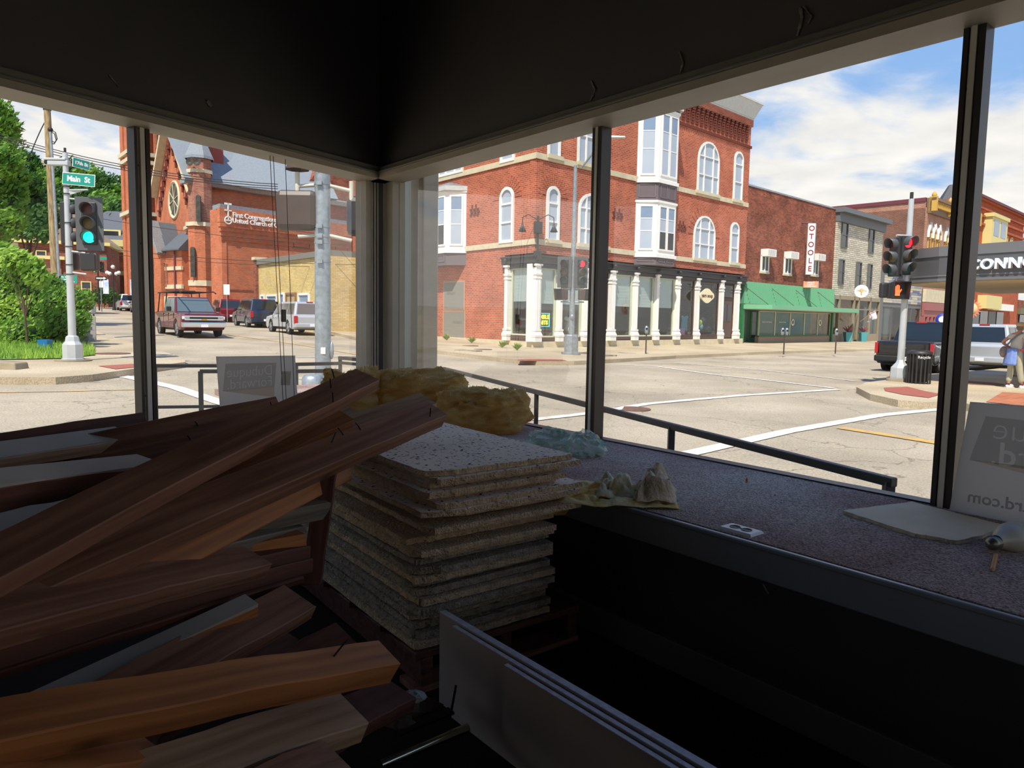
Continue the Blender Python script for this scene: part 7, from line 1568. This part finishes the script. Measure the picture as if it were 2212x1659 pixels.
# ================================================================== houses up the street
def house(px, d, w_, dp, h_, rh, rz, wallm, roofm, label, nwin=2, floors=2, porch=False, hip=True):
    p = on_g(px, d, 0); r_ = E('house', (p.x, p.y, p.z), rz, label, 'house'); M().box(-w_ / 2, w_ / 2, 0, dp, -2, h_).obj('brick_wall', wallm, r_)
    e_ = .5; m = M()
    if hip: m.add([(-w_/2-e_,-e_,h_),(w_/2+e_,-e_,h_),(w_/2+e_,dp+e_,h_),(-w_/2-e_,dp+e_,h_),(-w_*.12,dp*.4,h_+rh),(w_*.12,dp*.4,h_+rh)], [(0,1,5,4),(1,2,5),(2,3,4,5),(3,0,4),(0,3,2,1)])
    else: m.add([(-w_/2-e_,-e_,h_),(w_/2+e_,-e_,h_),(w_/2+e_,dp+e_,h_),(-w_/2-e_,dp+e_,h_),(0,-e_,h_+rh),(0,dp+e_,h_+rh)], [(0,1,4),(1,2,5,4),(2,3,5),(3,0,4,5),(0,3,2,1)])
    m.obj('roof', roofm, r_); M().box(-w_ / 2 - e_, w_ / 2 + e_, -e_ - .05, dp + e_, h_ - .35, h_ + .02).obj('eave_trim', m_yb, r_)
    F_ = Fac(r_, (p.x, p.y, p.z), (math.cos(rz), math.sin(rz), 0))
    for fl_ in range(floors):
        for k_ in range(nwin):
            xx = -w_ / 2 + w_ * (k_ + .5) / nwin; zz = 1.1 + fl_ * (h_ - .6) / floors; window(F_, r_, xx - .55, xx + .55, zz, zz + 1.8, rows=(.5,), fw=.12, pm=m_pdk, fm=m_yb)
    if porch:
        M().box(-w_ / 2, w_ / 2, -2.6, 0, h_ * .46, h_ * .52).obj('porch_roof', m_yb, r_); M().box(-w_ / 2, w_ / 2, -2.5, 0, -1, .5).obj('porch_floor', m_stone, r_)
        for k_ in range(5): xx = -w_ / 2 + .3 + k_ * (w_ - .6) / 4; M().lathe([(.2, .5), (.16, .7), (.14, h_ * .44), (.2, h_ * .46)], 10, (xx, -2.3, 0)).obj('porch_column', m_white_t, r_)
        for k_ in range(2): xx = w_ * (-.1 + .2 * k_); M().cyl((xx, -2.3, h_ * .52), (xx, -2.3, h_ * .9), .17, n=10).obj('porch_column', m_white_t, r_)
        M().box(-w_ * .2, w_ * .2, -2.5, 0, h_ * .9, h_).obj('upper_porch', m_yb, r_); m = M(); m.box(-1.3, 1.3, .4, 2, h_ + .3, h_ + 1.6); m.obj('dormer', m_yb, r_); M().box(-1, 1, .35, .4, h_ + .5, h_ + 1.4).obj('dormer_window', m_pdk, r_)
    return r_
house(243, 100, 13, 11, 8.6, 4.6, math.radians(12), m_brO, m_slt2, 'brick house with grey hipped roof and two-level cream porch', 3, 2, True)
house(143, 86, 9, 9, 7.5, 4.0, math.radians(20), m_brO, mat('tan_shingle', '9a8770', .8, var=.1), 'dark brick gabled house left of the utility pole', 2, 2, False, False)
house(84, 92, 7, 8, 6.0, 3, math.radians(25), m_brO, mat('tan_shingle', '9a8770'), 'small gabled house with pale dormers far behind the bush', 2, 2, False, False)
house(30, 84, 10, 8, 5.5, .6, math.radians(20), m_brC2, m_slt, 'flat-roofed pinkish house at the left edge behind the bushes', 2, 2)
pp_ = at(78, 345, 150); hh_ = E('house', (pp_.x, pp_.y, pp_.z - 6), .2, 'brown-roofed house on top of the wooded bluff', 'house'); M().box(-5, 5, 0, 6, -3, 3).obj('wall', m_brO, hh_); m = M(); m.add([(-6,-1,3),(6,-1,3),(6,7,3),(-6,7,3),(-5,3,6.5),(4,3,6.5)], [(0,1,5,4),(1,2,5),(2,3,4,5),(3,0,4)]); m.obj('roof', mat('tan_shingle', '9a8770'), hh_)
for k_ in range(3): M().box(-4 + k_ * 3, -2.5 + k_ * 3, -.1, 0, .5, 2.2).obj('window', m_pane, hh_)
# ================================================================== wooded bluff, trees, bushes
m_bark = mat('bark', '5d4c3a', .9, var=.3, vscale=6, bump=.6); m_grass = mat('grass_soil', '6d8a3c', .95, col2='4a6a2a', vscale=2)
vs = []; nx, ny = 26, 14
for j in range(ny + 1):
    for i in range(nx + 1):
        u, v = i / nx, j / ny; x = -135 + 110 * u; y = 100 + 80 * v + 10 * math.sin(u * 5); h_ = gz(-60, 100) - 3 + 27 * min(1, v * 1.5) * (1 - .55 * u ** 2) * (1 - math.exp(-(1 - u) * 6)) + 2 * noise.noise(Vector((x * .05, y * .05, 0))); vs.append((x, y, h_))
M().add(vs, [(j * (nx + 1) + i, j * (nx + 1) + i + 1, (j + 1) * (nx + 1) + i + 1, (j + 1) * (nx + 1) + i) for j in range(ny) for i in range(nx)], True).obj('hill_ground', mat('hill_undergrowth', '3f5a2a', .95, col2='2a3f1c', vscale=.2), kind='structure')
def crown_pts(blobs, n, rn):
    tot = sum(b[3] ** 2 for b in blobs); P = []
    for (x, y, z, r) in blobs:
        for _ in range(int(n * r * r / tot)):
            d = Vector((rn.gauss(0, 1), rn.gauss(0, 1), rn.gauss(0, 1))).normalized(); k_ = r * rn.uniform(.55, 1.06) * (1 + .18 * noise.noise(d * 3 + Vector((x, y, z)))); P.append((x + d.x * k_, y + d.y * k_, z + d.z * k_ * .85))
    return P
def tree(name, base, blobs, n, s, lm, label, seed, trunk=.25, group=None, cat='tree', branches=True):
    rn = random.Random(seed); r_ = E(name, base, 0, label, cat, group); top = max(b[2] for b in blobs)
    cx_ = sum(b[0] for b in blobs) / len(blobs)
    m = M(); m.cyl((0, 0, -1), (cx_ * .4, 0, top * .55), trunk, trunk * .5, 9)
    if branches:
        for (x, y, z, r) in blobs: m.cyl((cx_ * .3, 0, top * .35), (x, y, z), trunk * .4, trunk * .1, 6)
    m.obj('trunk', m_bark, r_)
    leafmesh('foliage', crown_pts(blobs, n, rn), lm, s, rn, parent=r_)
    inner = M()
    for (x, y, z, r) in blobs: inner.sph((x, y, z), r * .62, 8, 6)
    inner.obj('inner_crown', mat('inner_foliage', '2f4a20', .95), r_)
    return r_
def px_blob(base, px, py, d, rpx): p = at(px, py, d); return (p.x - base[0], p.y - base[1], p.z - base[2], rpx / 1558 * d)
def ptree(name, bx, d, bl, n, s, lm, label, seed, **k):
    b_ = on_g(bx, d, 0); tree(name, tuple(b_), [px_blob(b_, x, y, d + dd, r) for x, y, dd, r in bl], n, s, lm, label, seed, **k)
# big tree at the left edge
ptree('tree', -40, 40, [(-40, 300, 0, 75), (5, 270, 1, 36), (-5, 350, -1, 50), (12, 420, 0, 44), (-20, 470, 2, 60), (18, 480, -1, 34), (-30, 240, 0, 50), (45, 385, 1, 20), (42, 455, 1, 20)], 9000, .17, lf_a, 'tall leafy tree at the left edge of the left window', 1, trunk=.35)
ptree('tree', 60, 62, [(55, 400, 0, 38), (75, 450, 1, 42), (40, 480, 0, 40), (100, 470, 0, 34), (90, 500, -1, 30)], 4200, .22, lf_b, 'dark tree with bare twigs left of the utility pole', 2, trunk=.3)
hb = [(150, 372, 130, 46, lf_b), (195, 385, 128, 42, lf_a), (235, 400, 126, 36, lf_b), (262, 420, 124, 30, lf_a), (175, 425, 118, 46, lf_b), (225, 440, 114, 40, lf_a), (265, 455, 112, 34, lf_b), (150, 470, 108, 44, lf_b), (200, 480, 108, 36, lf_a), (250, 480, 105, 30, lf_b), (110, 430, 110, 46, lf_b), (105, 390, 128, 36, lf_a), (60, 350, 132, 30, lf_b), (290, 470, 112, 30, lf_a), (15, 500, 96, 48, lf_b), (70, 520, 100, 40, lf_b)]
wh = ['behind the signal camera', 'right of the signal camera', 'above the street name sign', 'beside the church tower', 'behind the street name sign', 'below the skyline by the name sign', 'low beside the church tower', 'left of the green signal', 'right of the green signal', 'above the grey hipped roof', 'left of the utility pole', 'on the ridge left of the utility pole', 'near the bluff-top house', 'half hidden by the church tower', 'low at the left edge', 'over the small gabled house']
for i, (x, y, d, r, lm) in enumerate(hb):
    b_ = on_g(x, d, 0); rw_ = r; bl = [(x, y, 0, r * .8), (x - r * .5, y + r * .3, 1, r * .6), (x + r * .5, y + r * .35, -1, r * .6), (x + r * .1, y + r * .8, 0, r * .7)]
    ptree('hill_tree', x, d, bl, 1700, .42, lm, ('dark' if lm is lf_b else 'bright') + ' green bluff tree ' + wh[i], 20 + i, trunk=.35, group='trees on the wooded bluff', branches=False)
# bushes by the left corner
bush_spec = [(40, 25, [(20, 650, 0, 55), (70, 660, 0, 50), (0, 700, 0, 50), (60, 610, 0, 40), (50, 720, -1, 48), (10, 590, 0, 45)], 5200, .09, lf_c, 'big light green bush at the left edge'),
 (150, 25, [(120, 660, 0, 50), (160, 650, 0, 38), (140, 700, 0, 48), (100, 720, 0, 40), (170, 690, -1, 26), (110, 620, 1, 34)], 5200, .09, lf_a, 'dense bush around the foot of the utility pole, behind the silver pole'),
 (62, 23, [(65, 575, 0, 26), (80, 600, 0, 24), (30, 560, 0, 30), (5, 545, 1, 26)], 1600, .12, lf_c, 'leafy sapling rising above the big bush')]
for i, (bx, d, bl, n, s, lm, lb) in enumerate(bush_spec): ptree('bush', bx, d, bl, n, s, lm, lb, 60 + i, trunk=.05, cat='bush')
ptree('bush', 226, 84, [(226, 636, 0, 24), (212, 642, 0, 16), (242, 642, 0, 16)], 900, .2, lf_b, 'round bush in front of the brick house with the porch', 70, trunk=.05, cat='bush')
ptree('bush', 520, 62, [(515, 655, 0, 12), (530, 656, 0, 10)], 400, .14, lf_c, 'small hedge between the cherry and navy suvs', 71, trunk=.03, cat='bush')
# verge of grass and weeds on the left corner
gv = G([(-60, 778), (60, 777), (140, 775), (206, 768), (200, 752), (120, 738), (-60, 736)], .15); drape([gv], 'grass_verge', m_grass, .17, 1.0, kind='stuff', label='strip of grass and weeds under the left bushes', cat='grass')
rn = random.Random(9); m = M(); xs = [p[0] for p in gv]; ys = [p[1] for p in gv]
def inside(x, y, P):
    c = False
    for i in range(len(P)):
        a, b = P[i], P[i - 1]
        if (a[1] > y) != (b[1] > y) and x < (b[0] - a[0]) * (y - a[1]) / (b[1] - a[1]) + a[0]: c = not c
    return c
k_ = 0
while k_ < 5200:
    x, y = rn.uniform(min(xs), max(xs)), rn.uniform(min(ys), max(ys))
    if not inside(x, y, gv): continue
    k_ += 1; z = gz(x, y) + .17; h_ = rn.uniform(.08, .26); a_ = rn.uniform(0, 3.14); w_ = .018; m.add([(x - w_ * math.cos(a_), y - w_ * math.sin(a_), z), (x + w_ * math.cos(a_), y + w_ * math.sin(a_), z), (x + rn.uniform(-.08, .08), y + rn.uniform(-.08, .08), z + h_)], [(0, 1, 2)])
m.obj('grass_blades', lf_c, kind='stuff', label='tufted blades of grass along the left kerb', cat='grass')
for i, (px, py, lb) in enumerate(((965, 735, 'weed tuft at the foot of the brick wall below the posters'), (1019, 741, 'weed tuft right of the posters'), (1085, 751, 'weed clump at the wall left of the corner column'), (1117, 757, 'weed clump beside the corner stone'))):
    p = hit_g(px, py, .15); tuft(px, py, .45, lb, '7f9a3c', 40, P=Vector((p.x, p.y, gz(p.x, p.y) + .15)), name='weeds', cat='weeds')
# low wall, concrete planter and blue newspaper box at left corner
p = hit_g(150, 745, .15); M().box(.1, .6, 0, .5, 0, .32).obj('concrete_block', mat('grey_concrete', '8f8d86', .9, var=.3, vscale=3), None, T(p.x, p.y, p.z) @ Matrix.Rotation(.5, 4, 'Z'), bev=.02, label='grey concrete block wall end by the silver pole', cat='wall')
p = hit_g(165, 738, .15); M().box(0, .4, 0, .3, 0, .95).obj('utility_cabinet', mat('grey_cabinet', 'a5a49c', .6), None, T(p.x, p.y + .5, p.z) @ Matrix.Rotation(.5, 4, 'Z'), bev=.02, label='grey utility cabinet behind the concrete block', cat='cabinet')
p = hit_g(98, 756, .15); M().hexa([(-.1,-.1,0),(.12,-.1,0),(.12,.1,0),(-.1,.1,0),(-.16,-.15,.32),(.16,-.15,.32),(.16,.15,.32),(-.16,.15,.32)]).obj('blue_bucket', mat('blue_plastic', '2a7ab8', .4), None, T(p.x, p.y, p.z), label='small blue container in the grass left of the silver pole', cat='container')
p = hit_g(60, 745, .15); bn2 = E('bench', (p.x - .6, p.y + 1.0, p.z), .3, 'low green-grey bench half hidden under the bushes', 'bench'); m_bench = mat('bench_green', '5d7c72', .6)
for k_ in range(3): M().box(-1.4, 1.6, k_ * .14, k_ * .14 + .1, .42, .46).obj('seat_slat', m_bench, bn2)
for k_ in range(2): M().box(-1.4, 1.6, .45, .49, .58 + k_ * .16, .68 + k_ * .16).obj('back_slat', m_bench, bn2)
for x in (-1.2, 1.4): M().box(x, x + .06, 0, .45, 0, .85).obj('leg', m_blk, bn2)
# street furniture up the street
p = on_g(248, 76, .1); gl = E('street_lamp', p, 0, 'black lamp post with several white globes before the porch house', 'street lamp'); M().lathe([(.2, 0), (.12, .5), (.07, 1), (.06, 4.0)], 10).obj('post', m_blk, gl)
for x, z in ((0, 4.5), (-.6, 3.9), (.6, 3.9), (-.35, 3.8), (.35, 3.8)): M().sph((x, 0, z), .2, 10, 8).obj('globe', m_white_t, gl)
M().tube([(-.6, 0, 3.65), (.6, 0, 3.65)], .04).obj('arm', m_blk, gl); M().box(-1.1, -.5, -.02, .02, 1.7, 3.2).obj('banner', mat('pale_blue_banner', '8fb0dc', .7, col2='dfe4ee', vscale=2), gl)
p = on_g(296, 76, .1); bnr = E('banner_post', p, 0, 'post with pale blue banner and globe lamp beside the thin mullion', 'street lamp'); M().cyl((0, 0, 0), (0, 0, 4.2), .06).obj('post', m_blk, bnr); M().box(-.6, .0, -.02, .02, 1.7, 3.3).obj('banner', mat('pale_blue_banner', '8fb0dc'), bnr); M().sph((-.2, 0, 4.2), .27, 10, 8).obj('globe', m_white_t, bnr)
p = on_g(208, 72, .1); ts = E('traffic_signal', p, 0, 'distant black traffic signal with green light up the left street', 'traffic signal'); M().cyl((.35, 0, 0), (.35, 0, 5.0), .07).obj('pole', m_blk, ts); signal_head(ts, (0, 0, 4.3), 0, 'green', False); signal_head(ts, (.75, 0, 4.3), .2, '', False); M().box(.0, 1.3, -.05, -.02, 5.0, 5.3).obj('name_sign', m_sg, ts)
p = on_g(221, 70, .1); ow = E('one_way_sign', p, 0, 'small black and white arrow sign on a thin post up the left street', 'sign'); M().cyl((0, 0, 0), (0, 0, 3.1), .04).obj('post', m_galv, ow); M().box(-.5, .6, -.03, 0, 3.0, 3.35).obj('sign_plate', m_blk, ow); M().prism_y([(-.4, 3.12), (.3, 3.12), (.3, 3.04), (.55, 3.18), (.3, 3.31), (.3, 3.23), (-.4, 3.23)], -.04, -.03).obj('arrow', m_white_t, ow, fix=True); M().box(-.15, .25, -.03, 0, 2.3, 2.9).obj('lower_plate', m_white_t, ow)
p = on_g(152, 60, .1); gd = E('guide_sign', p, 0, 'green destination sign behind the silver pole', 'sign'); zg5 = at(152, 603, 60).z - p.z; M().box(-.75, .72, -.02, .02, zg5 - .35, zg5 + .35).obj('sign_plate', m_sg, gd); M().cyl((0, .04, 0), (0, .04, zg5), .05).obj('post', m_galv, gd)
for k_ in range(3): M().box(-.6, .5 - .12 * k_, -.03, -.02, zg5 - .25 + k_ * .19, zg5 - .18 + k_ * .19).obj('legend', m_white_t, gd)
# utility pole with conduit and wires
m_upole = mat('weathered_pole_wood', 'b09a72', .85, col2='7d6a4c', vscale=3, bump=.4, bscale=30, stretch=(6, 6, 1)); dup_ = 30
pb_ = on_g(126, dup_, .15); tp = at(102, 238, dup_); up = E('utility_pole', pb_, 0, 'leaning weathered wooden utility pole with grey conduit', 'utility pole'); tv = tp - pb_
M().cyl((0, 0, -.2), tv, .19, .125, 14).obj('pole', m_upole, up); M().cyl(tv, tv + Vector((0, 0, .1)), .15, n=14).obj('cap', m_blk, up)
fa = tv * .02 + Vector((.22, -.1, 0)); fb = at(113, 282, dup_) - pb_ + Vector((.0, -.12, 0)); M().tube([fa, fb], .055, 10).obj('conduit', m_galv, up); m = M(); m.sph(fb, .1, 8, 6); pts_ = [fb + Vector((.0, 0, .02)), fb + Vector((.2, 0, -.1)), fb + Vector((.26, 0, -.35)), fb + Vector((.16, 0, -.5)), fb + Vector((.0, 0, -.42))]; m.tube(pts_, .018, 6); m.tube([p_ + Vector((-.04, 0, -.06)) for p_ in pts_], .018, 6); m.obj('weatherhead_loop', m_blk, up)
def wire(a, b, sag, label, r=.018):
    P = []
    for i in range(15): t_ = i / 14; p_ = Vector(a).lerp(Vector(b), t_); p_.z -= sag * 4 * t_ * (1 - t_); P.append(p_)
    M().tube(P, r, 5, False).obj('overhead_wire', m_blk, label=label, cat='wire')
for i, (y0, y1, y2) in enumerate(((288, 345, 402), (293, 349, 407), (299, 355, 412))):
    wire(at(-60, y0 - 16, 33), at(600, y2 - 4, 33), .45, ['highest', 'middle', 'lowest'][i] + ' of the three long wires crossing before the church')
for i, (x0, y0, x1, y1, d, lb) in enumerate(((205, 470, 760, 530, 44, 'thin wire crossing the church porch roof'), (150, 528, 780, 572, 44, 'wire crossing in front of the porch wall'), (130, 538, 780, 578, 46, 'lower wire crossing the parked cars side of church'), (-20, 508, 200, 545, 44, 'wire passing behind the green signal'))):
    wire(at(x0, y0, d), at(x1, y1, d), .25, lb, .016)
wire(tv * .97 + Vector(pb_), at(60, 350, 30), -.1, 'twisted cable slanting down left from the utility pole top', .02)
# ================================================================== walking person
def person(px, py, label):
    g = hit_g(px, py, .15); H = 1.66; base = Vector((g.x, g.y, gz(g.x, g.y) + .15)); vd = Vector((base.x, base.y, 0)).normalized()
    rz = math.atan2(vd.y, vd.x) - math.pi / 2 - math.radians(38)     # faces away and to the right
    r_ = E('person', base, rz, label, 'person')      # local +y is forward
    def skin(name, verts, edges, rad, mt, root=0, sub=2):
        me = bpy.data.meshes.new(name); me.from_pydata(verts, edges, []); me.materials.append(mt); o = link(name, me, r_)
        o.modifiers.new('skin', 'SKIN'); o.modifiers.new('sub', 'SUBSURF').levels = sub; o.modifiers['sub'].render_levels = sub
        for i, v in enumerate(me.skin_vertices[0].data): v.radius = rad[i] if isinstance(rad[i], tuple) else (rad[i], rad[i]); v.use_root = (i == root)
        for p_ in me.polygons: p_.use_smooth = True
        return o
    m_skin = mat('skin', 'c08a6c', .6); m_tee = mat('pale_tshirt', 'c9c3b6', .85, var=.1, vscale=20); m_trs = mat('khaki_trousers', 'b3b09a', .85, var=.08, vscale=12)
    V = [(0, 0, .95), (0, .03, 1.10), (0, .06, 1.24), (0, .08, 1.37), (0, .09, 1.45), (0, .12, 1.52), (0, .14, 1.585), (0, .13, 1.62),
         (-.17, .08, 1.38), (-.36, -.03, 1.17), (-.20, .14, 1.0), (.17, .08, 1.38), (.33, .0, 1.17), (.17, .15, 1.0),
         (-.09, 0, .86), (-.10, .03, .50), (-.10, -.03, .09), (.09, 0, .86), (.10, .06, .50), (.12, .16, .09)]
    Ed = [(0, 1), (1, 2), (2, 3), (3, 4), (4, 5), (5, 6), (6, 7), (3, 8), (8, 9), (9, 10), (3, 11), (11, 12), (12, 13), (0, 14), (14, 15), (15, 16), (0, 17), (17, 18), (18, 19)]
    R_ = [(.09, .06), (.10, .07), (.13, .10), (.13, .09), .05, .055, .095, .075, .058, .042, .032, .058, .042, .032, .055, .045, .04, .055, .045, .04]
    body = skin('body', V, Ed, R_, m_skin)
    skin('tshirt', [(0, .01, .98), (0, .03, 1.12), (0, .06, 1.25), (0, .08, 1.38), (-.18, .08, 1.37), (-.26, .03, 1.28), (.18, .08, 1.37), (.26, .03, 1.28)], [(0, 1), (1, 2), (2, 3), (3, 4), (4, 5), (3, 6), (6, 7)], [(.17, .125), (.155, .115), (.165, .12), (.15, .105), .075, .072, .075, .072], m_tee)
    skin('trousers', [(0, .01, 1.02), (0, 0, .90), (-.095, 0, .84), (-.105, .03, .50), (-.105, -.025, .14), (.095, 0, .84), (.105, .06, .50), (.12, .15, .14)], [(0, 1), (1, 2), (2, 3), (3, 4), (1, 5), (5, 6), (6, 7)], [(.165, .12), (.175, .13), .11, .082, .068, .105, .082, .068], m_trs)
    for i, (sx, y) in enumerate(((-.105, -.03), (.12, .16))):
        m = M().sph((0, .06, .045), .1, 12, 8, (.48, 1.35, .5)); m.v = [(x, yy, max(z, .0)) for x, yy, z in m.v]; s_ = m.obj('shoe', m_white_t, r_, T(sx, y, 0)); M().box(-.045, .045, -.06, .18, 0, .018).obj('sole', m_white_t, s_, bev=.006); M().cyl((sx, y, .075), (sx, y, .125), .045).obj('sock', mat('plum_sock', '6a3a4a', .9), r_)
    # hands resting on the hips: palm and five fingers each
    for sx in (-1, 1):
        hv = [(sx * .185, .145, .99), (sx * .16, .165, .965)]; he = [(0, 1)]; hr = [(.03, .018), (.036, .018)]
        for k_ in range(4): a_ = len(hv); hv += [(sx * (.155 - .012 * k_), .175 + .004 * k_, .955 + .014 * (k_ - 1.5)), (sx * (.115 - .012 * k_), .185, .945 + .018 * (k_ - 1.5)), (sx * (.08 + (.012 if k_ in (1, 2) else .02)), .183, .94 + .018 * (k_ - 1.5))]; he += [(1, a_), (a_, a_ + 1), (a_ + 1, a_ + 2)]; hr += [.010, .009, .007]
        a_ = len(hv); hv += [(sx * .185, .15, .955), (sx * .195, .135, .925)]; he += [(0, a_), (a_, a_ + 1)]; hr += [.011, .009]; skin('hand', hv, he, hr, m_skin, sub=1)
    hd = M().sph((0, .125, 1.585), .098, 16, 12, (.82, 1.0, 1.12)); hd.sph((0, .228, 1.575), .017, 8, 6, (.8, 1.1, 1.2)); hd.sph((-.083, .12, 1.58), .022, 8, 6, (.5, .8, 1.3)); hd.sph((.083, .12, 1.58), .022, 8, 6, (.5, .8, 1.3)); h_ = hd.obj('head', m_skin, r_)
    for sx in (-1, 1): M().sph((sx * .032, .215, 1.598), .011, 8, 6).obj('eye', m_white_t, h_)
    M().box(-.022, .022, .215, .224, 1.538, 1.545).obj('mouth', mat('lip', '9a5a50', .6), h_)
    M().sph((0, .09, 1.57), .09, 12, 8, (.9, .9, .9)).obj('hair', mat('grey_brown_hair', '7d6a58', .9), r_)
    c_ = M().sph((0, .12, 1.635), .108, 16, 10, (.92, 1.08, .72)); c_.v = [(x, y, max(z, 1.60)) for x, y, z in c_.v]; c_.hexa([(-.075,.2,1.61),(.075,.2,1.61),(.05,.30,1.595),(-.05,.30,1.595),(-.075,.2,1.62),(.075,.2,1.62),(.05,.30,1.605),(-.05,.30,1.605)]); c_.obj('cap', mat('tan_cap', 'b9a078', .8), r_)
    # jacket tied at the waist and bag on the shoulder
    m = M(); n_ = 14; vs = []
    for j in range(9):
        for i in range(n_ + 1):
            t_ = math.pi * (1.0 + .75 * i / n_) ; z = 1.03 - .055 * j; rr_ = .155 + .006 * j + .012 * math.sin(i * 1.9 + j * .4) + .012 * (j > 4) * math.sin(i * 2.5); vs.append((rr_ * 1.18 * math.cos(t_), .0 + rr_ * .95 * math.sin(t_), z))
    m.add(vs, [(j * (n_ + 1) + i, j * (n_ + 1) + i + 1, (j + 1) * (n_ + 1) + i + 1, (j + 1) * (n_ + 1) + i) for j in range(8) for i in range(n_)], True); o = m.obj('tied_jacket', mat('light_blue_cotton', '7f98d8', .85, var=.15, vscale=14), r_); o.modifiers.new('s', 'SOLIDIFY').thickness = .012
    M().sph((.19, .11, .88), .09, 10, 8, (.5, .6, 1.7)).obj('jacket_sleeve', mat('light_blue_cotton', '7f98d8'), r_)
    M().sph((-.24, -.1, .93), .13, 12, 8, (.7, .8, 1.15)).obj('shoulder_bag', mat('taupe_bag', '8c7d74', .8, var=.2, vscale=15), r_); m = M()
    P = [(.12, .0, 1.43), (.04, -.05, 1.36), (-.06, -.09, 1.24), (-.16, -.11, 1.1), (-.22, -.1, 1.02)]; m.tube(P, .02, 8); m.tube([(.12, .0, 1.43), (.13, .1, 1.43), (.08, .17, 1.33)], .02, 8); m.obj('bag_strap', mat('grey_strap', '6a6e74', .8), r_)
person(2187, 838, 'person in cap, pale t-shirt and khaki trousers with a blue jacket at the waist')
